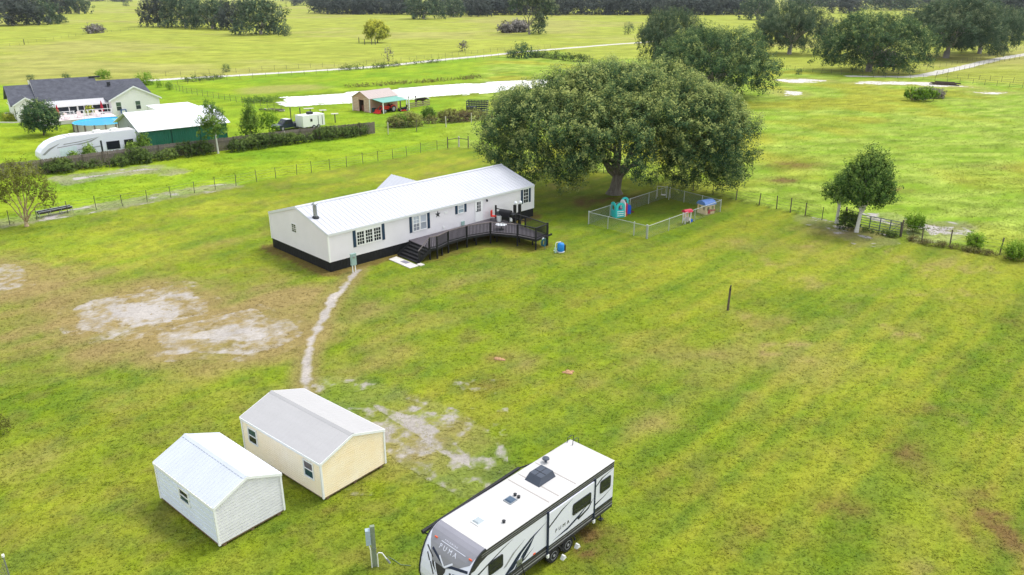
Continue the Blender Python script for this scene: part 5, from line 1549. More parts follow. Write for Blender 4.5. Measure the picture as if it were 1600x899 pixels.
def travel_trailer():
    T = thing("travel_trailer", "white travel trailer with grey nose parked at the bottom of the lawn", "travel trailer", RV.w(0, 0), RV.rz)
    L, W, zt, zb = 7.67, 2.39, 2.99, .64
    # nose profile (x forward is negative), by arc length
    prof = [(0.0, zt), (-.18, zt - .03), (-.36, zt - .11), (-.52, zt - .23), (-.66, zt - .39), (-.79, zt - .59), (-.91, zt - .84), (-1.01, zt - 1.12), (-1.08, zt - 1.42), (-1.10, zt - 1.7), (-1.05, zt - 1.95), (-.95, zt - 2.16), (-.8, zb)]
    S = [0.0]
    for a, b in zip(prof[:-1], prof[1:]):
        S.append(S[-1] + math.hypot(b[0] - a[0], b[1] - a[1]))
    def nose(y, s, d=0.0):
        s = max(0, min(S[-1] - 1e-4, s))
        i = max(k for k in range(len(S) - 1) if S[k] <= s)
        t = (s - S[i]) / (S[i + 1] - S[i])
        a, b = prof[i], prof[i + 1]
        x, z = a[0] + (b[0] - a[0]) * t, a[1] + (b[1] - a[1]) * t
        dx, dz = b[0] - a[0], b[1] - a[1]
        l = math.hypot(dx, dz)
        return Vector((x + d * dz / l, y, z - d * dx / l))
    body = MB()
    # walls, rear and floor of the box; nose skin
    side = [(p[0], p[1]) for p in prof] + [(L, zb), (L, zt - .02)]
    for y, rev in ((0.0, False), (W, True)):
        vs = [(x, y, z) for x, z in side]
        body.add(vs, [tuple(range(len(vs)))] if not rev else [tuple(reversed(range(len(vs))))])
    for i in range(len(prof) - 1):
        a, b = prof[i], prof[i + 1]
        body.add([(a[0], 0, a[1]), (a[0], W, a[1]), (b[0], W, b[1]), (b[0], 0, b[1])], [(0, 1, 2, 3)])
    body.add([(L, 0, zb), (L, W, zb), (L, W, zt - .02), (L, 0, zt - .02)], [(0, 1, 2, 3)])
    body.add([(prof[-1][0], 0, zb), (prof[-1][0], W, zb), (L, W, zb), (L, 0, zb)], [(3, 2, 1, 0)])
    body.build("body", M_RVW, T)
    r = MB()
    r.add([(0, -.02, zt - .03), (L + .02, -.02, zt - .03), (L + .02, W + .02, zt - .03), (0, W + .02, zt - .03), (0, .06, zt + .012), (L - .04, .06, zt + .012), (L - .04, W - .06, zt + .012), (0, W - .06, zt + .012)],
          [(4, 5, 6, 7), (0, 1, 5, 4), (1, 2, 6, 5), (2, 3, 7, 6), (3, 0, 4, 7), (0, 3, 2, 1)])
    r.build("roof", M_RVROOF, T)
    for x in (3.55, 4.12, 5.2):                        # lap seams across the roof
        s = MB(); s.box(x, x + .05, .1, W - .1, zt + .012, zt + .02); s.build("roof_seam", mat("dull_seam", lin(168, 160, 154), .7, .1), T)
    # edge trims that follow the side outline of the nose
    tr = MB()
    for y in (-.012, W + .012):
        pts = [Vector((p[0], y, p[1])) for p in prof]
        for a, b in zip(pts[:-1], pts[1:]):
            tr.beam(a, b, .05, .06)
    tr.each("nose_trim", M_DARKMETAL, T)
    # side bands
    F = Wall((0, 0, 0), (1, 0, 0), (0, -1, 0))
    def poly_side(pts, m, name, d=.004, parent=T):
        mb = MB()
        mb.prism([F.p(u, z, .001) for u, z in pts], F.n * d)
        return mb.build(name, m, parent)
    up = [(L, zt - .06), (L, zt - .34), (0.1, zt - .34), (-.28, zt - .46), (-.56, zt - .62), (-.76, zt - .62), (-.62, zt - .38), (-.5, zt - .25), (-.34, zt - .13), (0, zt - .06)]
    poly_side(up[::-1], M_RVD, "upper_band")
    for z, m, w in ((zt - .17, M_RVL, .022), (zt - .26, M_RVL, .016)):
        poly_side([(-.2, z), (L, z), (L, z + w), (-.2, z + w)], m, "pinstripe", .007)
    poly_side([(-1.0, zb), (L, zb), (L, 1.12), (-1.08, 1.12)], M_RVD, "lower_band")
    for z, w, m in ((.78, .05, M_RVL), (.93, .025, M_RVL), (1.12, .03, M_NAVY)):
        poly_side([(-1.0, z), (L, z), (L, z + w), (-1.0, z + w)], m, "pinstripe", .007)
    # slide-out room with navy edges
    so = MB(); F.slab(so, 3.36, 6.36, 1.08, 2.62, .0, .035)
    sl = so.build("slide_out", M_RVW, T)
    for u in (3.34, 6.3):
        m = MB(); F.slab(m, u, u + .09, .62, 2.72, .0, .05); m.build("slide_edge", M_NAVY, sl)
        m = MB(); F.slab(m, u - .01, u + .1, .55, .7, .0, .08); m.build("slide_foot", M_PLWHITE, sl)
    def rv_window(u0, u1, z0, z1, d):
        m = MB()
        def rr(a, b, c, e, r):
            pts = []
            for cx_, cz_, a0 in ((b - r, e - r, 0), (a + r, e - r, 90), (a + r, c + r, 180), (b - r, c + r, 270)):
                for k in range(4):
                    t = R(a0 + k * 30)
                    pts.append((cx_ + r * math.cos(t), cz_ + r * math.sin(t)))
            return pts
        m.prism([F.p(u, z, d) for u, z in rr(u0, u1, z0, z1, .09)], F.n * .02)
        w = m.build("window", M_DARKMETAL, T)
        g = MB(); g.prism([F.p(u, z, d + .02) for u, z in rr(u0 + .045, u1 - .045, z0 + .045, z1 - .045, .06)], F.n * .006)
        g.build("pane", M_GLASS, w)
        b = MB(); F.slab(b, u0 + .06, u1 - .06, z0 + (z1 - z0) * .33, z0 + (z1 - z0) * .33 + .02, d + .026, d + .032); b.build("sash_bar", M_DARKMETAL, w)
    rv_window(4.88, 6.08, 1.70, 2.26, .036)
    rv_window(6.73, 7.47, 1.76, 2.38, .001)
    rv_window(.12, .88, 1.69, 2.28, .001)
    # sweeping graphics
    def slash(pts, m=M_NAVY, d=.004):
        poly_side(pts, m, "graphic", d)
    slash([(-.75, 2.02), (.9, 2.5), (1.45, 2.6), (.9, 2.46), (-.7, 1.94)], M_DARKMETAL)
    slash([(.35, 1.15), (1.0, 1.22), (1.7, 1.72), (2.4, 2.05), (3.3, 2.28), (2.5, 1.98), (1.9, 1.66), (1.45, 1.2), (.7, 1.1)], M_NAVY)
    slash([(1.5, 1.16), (2.0, 1.62), (2.62, 2.02), (2.4, 1.7), (1.9, 1.2)], M_NAVY)
    slash([(1.75, 1.24), (2.1, 1.32), (2.6, 1.52), (2.1, 1.26), (1.75, 1.18)], M_DARKMETAL)
    slash([(.9, 1.55), (1.4, 1.95), (2.1, 2.2), (1.5, 1.9), (1.05, 1.55)], M_RVL)
    slash([(3.45, 2.02), (4.2, 2.4), (4.9, 2.56), (4.25, 2.35), (3.45, 1.94)], M_DARKMETAL, .04)
    slash([(3.7, 1.2), (4.6, 1.32), (5.9, 1.72), (5.3, 1.42), (4.6, 1.22)], M_NAVY, .04)
    slash([(5.2, 1.4), (5.9, 1.55), (6.28, 1.85), (5.95, 1.48), (5.3, 1.3)], M_DARKMETAL, .04)
    slash([(6.42, 1.42), (7.0, 1.5), (7.6, 1.66), (7.0, 1.46), (6.42, 1.34)], M_DARKMETAL)
    slash([(6.42, 2.3), (6.8, 2.52), (7.62, 2.6), (6.9, 2.48), (6.42, 2.24)], M_DARKMETAL)
    text_mesh("PUMA", .23, .003, M_RVD, lambda x, y, z: F.p(3.82 + x, 1.5 + y, .041 + z), "side_letter", T, 1.75)
    # nose: grey upper shield, angular graphics, lettering
    def nose_poly(rows, m, name, d):
        mb = MB()
        for (s0, a0, b0), (s1, a1, b1) in zip(rows[:-1], rows[1:]):
            n = max(1, int((s1 - s0) / .06))
            for k in range(n):
                t0, t1 = k / n, (k + 1) / n
                sa, sb = s0 + (s1 - s0) * t0, s0 + (s1 - s0) * t1
                mb.add([nose(a0 + (a1 - a0) * t0, sa, d), nose(b0 + (b1 - b0) * t0, sa, d), nose(b0 + (b1 - b0) * t1, sb, d), nose(a0 + (a1 - a0) * t1, sb, d)], [(0, 1, 2, 3)])
        return mb.build(name, m, T)
    nose_poly([(.0, .03, W - .03), (.45, .03, W - .03), (.8, .12, W - .2), (1.18, .62, W - .42), (1.42, 1.1, W - .55)], M_RVG, "nose_shield", .006)
    nose_poly([(1.42, 1.1, W - .55), (1.55, 1.1, W - .6), (1.85, 1.25, W - .95), (2.0, 1.35, 1.36)], M_RVD, "nose_graphic", .006)
    def stroke(p, q, w, m, d=.01):
        mb = MB()
        n = 8
        p, q = Vector(p), Vector(q)
        dr = (q - p).normalized()
        o = Vector((-dr.y, dr.x)) * w / 2
        for k in range(n):
            a, b = p.lerp(q, k / n), p.lerp(q, (k + 1) / n)
            mb.add([nose(*(a - o), d), nose(*(a + o), d), nose(*(b + o), d), nose(*(b - o), d)], [(0, 1, 2, 3)])
        mb.build("nose_graphic", m, T)
    mid = W / 2
    for p, q, w, m in (((W - .15, 1.02), (mid + .62, 1.3), .055, M_RVD), ((W - .25, 1.25), (mid + .75, 1.5), .055, M_RVD), ((W - .42, 1.0), (mid + .1, 1.32), .1, M_NAVY), ((mid + .35, 1.1), (mid, 1.4), .07, M_RVW), ((mid - .35, 1.1), (mid, 1.4), .07, M_RVW),
                       ((mid - .1, 1.3), (.1, 1.05), .1, M_NAVY), ((mid - .3, 1.5), (.08, 1.28), .06, M_RVD), ((mid + .7, 1.5), (mid + .45, 1.9), .06, M_RVD), ((mid - .7, 1.45), (mid - .45, 1.9), .06, M_RVD), ((mid + .5, 1.42), (mid + .25, 1.85), .05, M_RVW), ((mid - .45, 1.42), (mid - .25, 1.85), .05, M_RVW)):
        stroke(p, q, w, m, .012 if m is M_RVW else .009)
    stroke((1.72, .62), (.46, .62), .022, M_RVW, .009)
    text_mesh("PUMA", .25, .001, M_RVW, lambda x, y, z: nose(1.72 - x, .88 - y, .009 + z), "nose_letter", T, 1.65)
    text_mesh("PALOMINO", .085, .001, M_RVW, lambda x, y, z: nose(1.6 - x, .56 - y, .009 + z), "nose_letter", T, 1.8)
    for y in (W - .38, .2):
        m = MB(); p = nose(y, .62, .01); m.cbox(p, (.05, .14, .05)); m.build("marker_light", M_ORANGE, T)
    # roof gear
    ac = MB()
    a0, a1, b0, b1, h = 4.02, 5.05, 1.02, 1.80, .31
    ac.add([(a0, b0, zt + .014), (a1, b0, zt + .014), (a1, b1, zt + .014), (a0, b1, zt + .014), (a0 + .22, b0 + .08, zt + h), (a1 - .1, b0 + .08, zt + h), (a1 - .1, b1 - .08, zt + h), (a0 + .22, b1 - .08, zt + h)],
           [(4, 5, 6, 7), (0, 1, 5, 4), (1, 2, 6, 5), (2, 3, 7, 6), (3, 0, 4, 7)])
    acu = ac.build("air_conditioner", M_AC, T)
    m = MB(); m.box(a0 + .5, a0 + .52, b0 + .1, b1 - .1, zt + h, zt + h + .012); m.box(a0 + .22, a1 - .12, 1.4, 1.42, zt + h, zt + h + .01); m.each("shroud_seam", M_DARKMETAL, acu)
    m = MB()
    for k in range(6):
        m.box(a1 - .075 + .0, a1 - .06, b0 + .12 + k * .1, b0 + .18 + k * .1, zt + .06, zt + .16)
    m.each("grille_slot", M_BLACK, acu)
    for x, y, s, mm in ((2.63, 1.28, .2, mat("smoked_lid", lin(74, 92, 112), .3)), (.88, 1.27, .21, mat("white_lid", lin(166, 174, 178), .4))):
        m = MB(); m.box(x - s, x + s, y - s, y + s, zt + .013, zt + .05)
        v = m.build("roof_vent", M_GALV if s < .205 else M_PLWHITE, T)
        k = MB(); k.add([(x - s * .85, y - s * .85, zt + .05), (x + s * .85, y - s * .85, zt + .05), (x + s * .85, y + s * .85, zt + .05), (x - s * .85, y + s * .85, zt + .05), (x - s * .6, y - s * .6, zt + .1), (x + s * .6, y - s * .6, zt + .1), (x + s * .6, y + s * .6, zt + .1), (x - s * .6, y + s * .6, zt + .1)],
                        [(4, 5, 6, 7), (0, 1, 5, 4), (1, 2, 6, 5), (2, 3, 7, 6), (3, 0, 4, 7)])
        k.build("vent_lid", mm, v)
    for x, y in ((2.99, 1.36), (2.98, 1.16), (1.5, .54)):
        MB().lathe([(.06, 0), (.06, .07), (.075, .08), (.05, .1)], (x, y, zt + .013), 12).build("pipe_vent", M_DARKMETAL, T)
    MB().lathe([(.05, 0), (.05, .12), (.16, .16), (.15, .2), (.04, .23)], (5.56, 2.0, zt + .013), 14).build("antenna", M_AC, T)
    ld = MB()
    for y in (2.0, 2.3):
        ld.tube([(L + .09, y, zb + .1), (L + .09, y, zt + .18), (L - .05, y, zt + .26), (L - .3, y, zt + .24), (L - .34, y, zt + .015)], .016, 7)
    for k in range(6):
        ld.tube([(L + .09, 2.0, zb + .3 + k * .36), (L + .09, 2.3, zb + .3 + k * .36)], .014, 6)
    ld.build("ladder", M_DARKMETAL, T)
    # awning on the far side
    aw = MB(); aw.tube([(-.72, W + .22, 2.72), (4.6, W + .27, 2.86)], .075, 10)
    awn = aw.build("awning", M_BLACK, T)
    m = MB(); m.tube([(-.72, W + .22, 2.72), (-.2, W + .0, 2.3)], .03, 6); m.tube([(4.6, W + .27, 2.86), (6.05, W + .02, 2.74)], .035, 6); m.tube([(-.4, W + .2, 2.74), (.1, W + .02, 2.86)], .03, 6)
    m.each("awning_arm", M_BLACK, awn)
    # wheels, fender, underside, hitch, jack
    for x in (3.84, 4.72):
        for y, s in ((.12, -1), (W - .12, 1)):
            o = MB()
            M = Matrix.Translation((x, y, .345)) @ Matrix.Rotation(R(90) * (-s), 4, 'X')
            o.lathe([(.2, -.11), (.315, -.11), (.345, -.07), (.345, .07), (.315, .11), (.2, .11)], (0, 0, 0), 22).xform(M)
            wh = o.build("wheel", M_TYRE, T)
            i = MB(); i.lathe([(.2, -.04), (.2, .112), (.185, .118), (.15, .06), (.07, .08), (.06, .13), (.03, .135)], (0, 0, 0), 18).xform(M)
            i.build("rim", M_RVL, wh)
    fd = MB()
    for cx_ in (3.84, 4.72):
        for k in range(10):
            t0, t1 = R(180 - k * 18), R(180 - (k + 1) * 18)
            p = [(cx_ + r * math.cos(t), r * math.sin(t) * .95 + .36) for r, t in ((.38, t0), (.45, t0), (.45, t1), (.38, t1))]
            fd.prism([F.p(u, z, -.02) for u, z in p], F.n * .055)
    fd.each("fender", M_TYRE, T)
    un = MB(); un.box(-.5, L - .1, .25, W - .25, .46, zb - .002); un.box(3.4, 5.2, .3, W - .3, .3, .46)
    un.build("chassis", M_BLACK, T)
    h = MB(); h.beam((-.6, .5, .52), (-2.0, W / 2, .48), .07, .12); h.beam((-.6, W - .5, .52), (-2.0, W / 2, .48), .07, .12); h.tube([(-1.75, W / 2, .0), (-1.75, W / 2, .9)], .04, 8)
    h.build("hitch", M_BLACK, T)
    j = MB()
    for x in (.1, 7.2):
        for y in (.3, W - .3):
            j.beam((x, y, zb - .1), (x + .12, y, .02), .05)
            j.box(x + .02, x + .22, y - .1, y + .1, 0, .03)
    j.each("stabiliser_jack", M_DARKMETAL, T)
    cp = MB(); F.slab(cp, 1.62, 1.9, 1.18, 1.46, .0, .03); cb = cp.build("power_inlet", M_GALV, T)
    c = MB(); c.tube([F.p(1.76, 1.3, .03), F.p(1.78, 1.24, .12), F.p(1.85, .8, .2), F.p(2.05, .25, .28), F.p(2.3, .02, .5), F.p(2.9, .02, .7)], .018, 7); c.build("power_cable", M_BLACK, cb)
    m = MB(); F.slab(m, 2.55, 2.68, 1.16, 1.22, .0, .02); m.build("marker_light", M_ORANGE, T)
    return T
travel_trailer()
def chocks():
    for (a, b, s, lab) in ((4.28, -.12, 0, "white plastic wheel block between the trailer wheels"), (5.2, -.1, 0, "white plastic wheel block behind the rear trailer wheel")):
        m = MB(); m.prism([(-.12, -.08, 0), (.12, -.08, 0), (.05, -.08, .16), (-.02, -.08, .16)], (0, .16, 0))
        tag(m.build("wheel_chock", M_PLWHITE, None, RV.w(a, b), RV.rz), lab, "wheel chock")
chocks()
# ================================================================== FENCES, PLAYGROUND, GATE
M_POST = mat("grey_split_post", lin(104, 96, 84), .9, .3, 6, .3)
M_POSTD = mat("dark_metal_post", lin(92, 90, 78), .8, .3, 6)
M_POSTW = mat("pale_post", lin(196, 190, 176), .85, .2, 6)
M_WIRE = mat("dull_wire", lin(120, 118, 108), .6, .1, 5, metal=.5)
_pm = MB(); _pm.tube([(0, 0, -.1), (0, 0, 1)], [.055, .048], 7)
POST_ME = {k: None for k in ()}
def post_mesh(m, r=.05):
    mb = MB(); mb.tube([(0, 0, -.08), (0, 0, 1)], [r, r * .88], 7)
    return as_mesh(mb.build("post", m))
P_GREY, P_DARK, P_PALE = post_mesh(M_POST, .06), post_mesh(M_POSTD, .038), post_mesh(M_POSTW, .09)
def wire_fence(label, pts, h=1.35, kinds=None, group=None, wires=4, lean=.05, seed=1, r=.008, hs=.12):
    rng = random.Random(seed)
    o = pts[0]
    t = thing("wire_fence", label, "fence", o, 0, group)
    w = MB()
    tops = []
    for i, p in enumerate(pts):
        me = (kinds[i] if kinds else P_DARK)
        q = link("post", me, t, p - o)
        hh = h * (1 + rng.uniform(-hs, hs))
        q.scale = (1, 1, hh)
        q.rotation_euler = (rng.uniform(-lean, lean), rng.uniform(-lean, lean), rng.uniform(0, 3))
    for a, b in zip(pts[:-1], pts[1:]):
        for k in range(wires):
            z = h * (.22 + .7 * k / max(1, wires - 1))
            w.tube([a - o + Vector((0, 0, z)), (a + b) / 2 - o + Vector((0, 0, z - .02)), b - o + Vector((0, 0, z))], r, 4, caps=False)
    w.build("wire", M_WIRE, t)
    return t
wire_fence("wire fence on dark posts from the crape myrtle to the pole gate", FENCE_W, 1.35, [P_DARK] * len(FENCE_W), seed=2)
kE = [P_DARK if i % 3 else P_GREY for i in range(len(FENCE_E))]
for i in (17, 18, 19, 20, 21): kE[i] = P_GREY
wire_fence("wire fence on posts passing behind the big oak to the whitewashed trees", FENCE_E, 1.4, kE, seed=3)
wire_fence("wire fence on posts right of the metal gate", FENCE_S, 1.4, [P_GREY] * len(FENCE_S), seed=4)
# pole gate with a white post
t = thing("pole_gate", "two bay pole gate with a white post in the wire fence behind the mobile home", "gate", FENCE_GATE[0])
for p, me, s in zip(FENCE_GATE, (P_GREY, P_PALE, P_GREY), (1.6, 1.5, 1.75)):
    q = link("post", me, t, p - FENCE_GATE[0] + Vector((0, .12, 0))); q.scale = (1.4, 1.4, s)
m = MB()
for a, b in zip(FENCE_GATE[:-1], FENCE_GATE[1:]):
    m.tube([a - FENCE_GATE[0] + Vector((0, .02, 1.25)), b - FENCE_GATE[0] + Vector((0, .02, 1.3))], .05, 6)
m.build("rail", M_POST, t)
# metal gate by the trees
def tube_gate(name, label, a, b, h, material, bars=6, lift=.15, braces=3):
    t = thing(name, label, "gate", a, math.atan2(b.y - a.y, b.x - a.x))
    L = (b - a).length
    f = MB()
    f.tube([(0, 0, lift), (0, 0, h), (L, 0, h), (L, 0, lift), (0, 0, lift)], .04, 7)
    f.build("frame", material, t)
    for k in range(1, bars - 1):
        z = lift + (h - lift) * k / (bars - 1)
        m = MB(); m.tube([(0, 0, z), (L, 0, z)], .026, 6); m.build("bar", material, t)
    for k in range(1, braces + 1):
        x = L * k / (braces + 1)
        m = MB(); m.box(x - .04, x + .04, -.03, .03, lift, h); m.build("brace", material, t)
    m = MB(); m.beam((L * .75, .0, lift), (L, 0, h), .04, .04); m.build("brace", material, t)
    for x in (-.14, L + .14):
        q = link("post", P_GREY, t, (x, 0, 0)); q.scale = (1.5, 1.5, h + .25)
    return t
M_GATE = mat("blue_grey_gate_paint", lin(92, 104, 112), .5, .25, 4, metal=.2)
ga, gb = G(1342, 356.5), G(1405, 369.5)
tube_gate("metal_gate", "blue grey metal tube gate by the whitewashed trees", ga, gb, 1.35, M_GATE)
gc = G(1321, 350)
tube_gate("timber_gate", "short dark rail panel behind the gate tree joining the metal gate", gc, ga - (ga - gc).normalized() * .3, 1.45, mat("dark_rail", lin(80, 78, 66), .8, .3, 5), 4, .3, 1)

# wire fence on tall posts beyond the strip of bright grass
wire_fence("wire fence on tall pale posts along the brush thicket", px((560, 213), (606.5, 210), (651, 206), (697, 199), (736.5, 191.5), (770, 187)), 1.8, [P_GREY, P_PALE, P_GREY, P_PALE, P_PALE, P_GREY], seed=5, wires=5)
wire_fence("short line of pale posts in the vine hedge before the barn", px((172, 262), (230, 254), (300, 245), (372, 236), (446, 224), (500, 219)), 1.9, [P_GREY, P_GREY, P_GREY, P_GREY, P_PALE, P_GREY], seed=6, wires=3)
# pasture fences, far
def far_fence(label, pix, n, h=1.3, seed=0, wires=3, me=None, r=.014):
    P_ = px(*pix)
    L = [0.0]
    for a, b in zip(P_[:-1], P_[1:]): L.append(L[-1] + (b - a).length)
    pts = []
    for k in range(n):
        s = L[-1] * k / (n - 1)
        i = max(j for j in range(len(L) - 1) if L[j] <= s + 1e-6)
        t = min(1, (s - L[i]) / (L[i + 1] - L[i]))
        pts.append(P_[i].lerp(P_[i + 1], t))
    wire_fence(label, pts, h, [me or P_DARK] * n, seed=seed, wires=wires, r=r)
far_fence("wire fence on the far side of the lime road behind the pond", ((236, 121), (300, 118), (400, 112), (470, 107.5), (560, 102.5), (640, 95), (760, 82.5), (860, 75)), 44, seed=11)
far_fence("wire fence between the lime road and the pond pasture", ((262, 136), (300, 130), (400, 122), (480, 117), (560, 111), (640, 103.5), (720, 95), (800, 88.5), (860, 92), (930, 98)), 46, seed=12)
far_fence("short fence running down from the lime road to the pond weeds", ((256, 136), (290, 146), (330, 153), (370, 160), (402, 166), (440, 172)), 24, h=1.3, seed=13)
far_fence("ditch fence across the right pasture below the lime road", ((1215, 108), (1300, 116), (1370, 121.5), (1440, 125), (1520, 131), (1600, 139), (1660, 145)), 26, seed=14)
far_fence("wire fence on the oak side of the curving lime road", ((1372, 116), (1420, 116), (1450, 110), (1480, 104), (1520, 95), (1560, 85), (1600, 77)), 26, seed=15)
far_fence("wire fence on the near side of the curving lime road", ((1463, 119.5), (1500, 111), (1540, 101.5), (1600, 91)), 18, seed=16)
far_fence("boundary wire fence from the lime road corner to the right edge", ((1463, 120), (1500, 123), (1560, 128), (1620, 133)), 10, seed=17)
far_fence("old wire fence with low posts across the left pasture", ((0, 76), (60, 66), (130, 55), (200, 48), (235, 43)), 20, seed=18, wires=2)
for i, (u, v, lab) in enumerate(((561, 67, "leftmost of the bare posts beside the yellow tree"), (570, 70, "dark post between the others left of the yellow tree"), (581, 70, "dark post under the left side of the yellow tree crown"), (586.5, 70, "dark post just left of the yellow tree trunk"), (38, 70, "lone leaning post in the left pasture"))):
    b = G(u, v)
    m = MB(); m.tube([(0, 0, -.1), (.1 if i == 4 else 0, 0, 2.2)], .17, 6)
    tag(m.build("fence_post", M_POSTD, None, b), lab, "post")

# chain link pen
def chain_pen():
    z3 = lambda x, y: G(900 + x / 6.154, 270 + y / 6.154)
    c = [z3(120, 495), z3(685, 637), z3(1385, 376), z3(868, 242)]
    O = c[1]
    t = thing("chain_link_fence", "low galvanised chain link pen round the playground toys", "fence", O)
    M_CL = mat("galvanised_pipe", lin(186, 190, 190), .45, .12, 4, metal=.35)
    M_MESH = mat("chain_link_wire", lin(150, 156, 152), .5, .1, 4, metal=.4)
    h = 1.22
    post = MB(); post.tube([(0, 0, -.05), (0, 0, h + .06)], .035, 8); pme = as_mesh(post.build("post", M_CL))
    big = MB(); big.tube([(0, 0, -.05), (0, 0, h + .1), (0, 0, h + .13)], [.055, .055, .02], 8); bme = as_mesh(big.build("corner_post", M_CL))
    for p in c + [z3(555, 603)]:
        link("corner_post", bme, t, p - O)
    link("corner_post", bme, t, z3(675, 632) - O)
    sides = [(c[0], c[1], [.34]), (c[1], c[2], [.27, .62]), (c[2], c[3], [.33, .66]), (c[3], c[0], [.25, .5, .75])]
    wm = MB()
    for a, b, ks in sides:
        a, b = a - O, b - O
        for k in ks:
            link("post", pme, t, a.lerp(b, k))
        r = MB(); r.tube([a + Vector((0, 0, h)), b + Vector((0, 0, h))], .026, 7); r.build("top_rail", M_CL, t)
        L = (b - a).length
        d = (b - a) / L
        n = Vector((-d.y, d.x, 0)) * .0035
        st = .11
        k = -int(h / st)
        while k * st < L:
            for s in (1, -1):
                s0 = k * st
                s1 = s0 + h
                z0, z1 = 0.03, h
                if s0 < 0: z0 = .03 - s0; s0 = 0
                if s1 > L: z1 = h - (s1 - L); s1 = L
                if s1 - s0 > .05:
                    za, zb_ = (z0, z1) if s == 1 else (h + .03 - z0, h + .03 - z1)
                    p, q = a + d * s0, a + d * s1
                    p = Vector((p.x, p.y, za)); q = Vector((q.x, q.y, zb_))
                    off = Vector((0, 0, .006))
                    nn = n * (1 + s)
                    wm.add([p - off + nn, p + off + nn, q + off + nn, q - off + nn], [(0, 1, 2, 3)])
            k += 1
    o = wm.build("chain_link", M_MESH, t)
    o['kind'] = 'stuff'
chain_pen()

def plaything():
    M_TEAL = mat("teal_plastic", lin(60, 196, 196), .4, .08, 2)
    M_CRIM = mat("crimson_plastic", lin(190, 44, 74), .4, .08, 2)
    M_DBLUE = mat("strong_blue_plastic", lin(30, 92, 210), .4, .08, 2)
    M_PURP = mat("purple_plastic", lin(104, 66, 140), .4, .08, 2)
    M_CREAMP = mat("cream_plastic", lin(232, 206, 168), .5, .08, 2)
    M_YELP = mat("pale_yellow_plastic", lin(240, 214, 130), .45, .06, 2)
    M_WPL = mat("chalk_white_plastic", lin(236, 232, 238), .5, .05, 2)
    z8 = lambda x, y: G(940 + x / 8, 300 + y / 8)
    def arch(mb, x0, x1, y, z1, hole=None, th=.08, mi=0, axis='x'):
        """arched panel with a round window; built as ring of quads"""
        cx_, w = (x0 + x1) / 2, (x1 - x0) / 2
        n = 10
        outer = [(x0, 0)] + [(cx_ - w * math.cos(math.pi * k / n), z1 - w * .8 + w * .8 * math.sin(math.pi * k / n)) for k in range(n + 1)] + [(x1, 0)]
        if hole:
            hz, hr = hole
            inner = [(cx_ - hr, hz - hr)] + [(cx_ - hr * math.cos(math.pi * k / n), hz + hr * math.sin(math.pi * k / n)) for k in range(n + 1)] + [(cx_ + hr, hz - hr)]
            for i in range(len(outer) - 1):
                q = [outer[i], outer[i + 1], inner[i + 1], inner[i]]
                P_ = [(a, y, b) if axis == 'x' else (y, a, b) for a, b in q]
                mb.prism(P_, (0, th, 0) if axis == 'x' else (th, 0, 0), mi)
            q = [outer[0], inner[0], inner[-1], outer[-1]]
            P_ = [(a, y, b) if axis == 'x' else (y, a, b) for a, b in q]
            mb.prism(P_, (0, th, 0) if axis == 'x' else (th, 0, 0), mi)
        else:
            P_ = [(a, y, b) if axis == 'x' else (y, a, b) for a, b in outer]
            mb.prism(P_, (0, th, 0) if axis == 'x' else (th, 0, 0), mi)
    # climber
    b = z8(232, 322)
    t = thing("play_climber", "colourful plastic climbing house with slide in the pen", "playset", b, R(22))
    t.scale = (.88, .88, .88)
    m = MB(); arch(m, -.55, .55, -.0, 1.75, (1.2, .28)); m.build("teal_wall", M_TEAL, t)
    m = MB()
    for k in range(3):
        m.box(-.42, .42, -.06, -.001, .2 + k * .24, .27 + k * .24)
    m.build("step_rung", M_WPL, t)
    m = MB(); arch(m, .05, 1.25, .62, 1.9, (1.25, .3), axis='y'); m.build("white_arch", M_WPL, t)
    m = MB(); m.box(.72, .8, .1, 1.2, .0, .5); m.build("yellow_panel", M_YELP, t)
    m = MB(); arch(m, .1, 1.2, -.62, 1.75, (1.1, .3), axis='y'); m.build("teal_wall", M_TEAL, t)
    m = MB(); m.box(-.5, .6, .1, 1.2, .7, .76); m.build("platform", M_PURP, t)
    m = MB(); arch(m, .8, 1.75, 1.25, 2.0, (1.5, .26)); m.build("teal_arch", M_TEAL, t)
    m = MB(); m.box(.84, 1.1, .3, .56, 0, 1.5); m.build("crimson_tower", M_CRIM, t)
    m = MB(); arch(m, 1.12, 1.95, .95, 1.15, None, .16); m.build("blue_panel", M_DBLUE, t)
    m = MB()
    for k in range(6):
        x0, x1 = 1.3 + k * .22, 1.3 + (k + 1) * .22
        z0_, z1_ = max(.06, .95 - k * .18), max(.05, .95 - (k + 1) * .18)
        m.add([(x0, 1.4, z0_), (x1, 1.4, z1_), (x1, 1.95, z1_), (x0, 1.95, z0_), (x0, 1.4, z0_ - .05), (x1, 1.4, z1_ - .05), (x1, 1.95, z1_ - .05), (x0, 1.95, z0_ - .05)], [(0, 1, 2, 3), (7, 6, 5, 4), (0, 4, 5, 1), (1, 5, 6, 2), (2, 6, 7, 3), (3, 7, 4, 0)])
        for y in (1.36, 1.95):
            m.add([(x0, y, z0_ - .05), (x1, y, z1_ - .05), (x1, y + .04, z1_ - .05), (x0, y + .04, z0_ - .05), (x0, y, z0_ + .1), (x1, y, z1_ + .1), (x1, y + .04, z1_ + .1), (x0, y + .04, z0_ + .1)], [(0, 3, 2, 1), (4, 5, 6, 7), (0, 1, 5, 4), (1, 2, 6, 5), (2, 3, 7, 6), (3, 0, 4, 7)])
    m.build("slide", mat("burgundy_slide", lin(120, 42, 60), .35), t)
    # toy kitchen with red roof
    b = z8(1062, 392)
    t = thing("toy_market", "small red roofed toy stall on the near side of the pen", "toy", b, R(28))
    t.scale = (.85, .85, .88)
    m = MB(); m.box(-.42, .42, -.22, .3, .32, .62); m.build("counter", M_WPL, t)
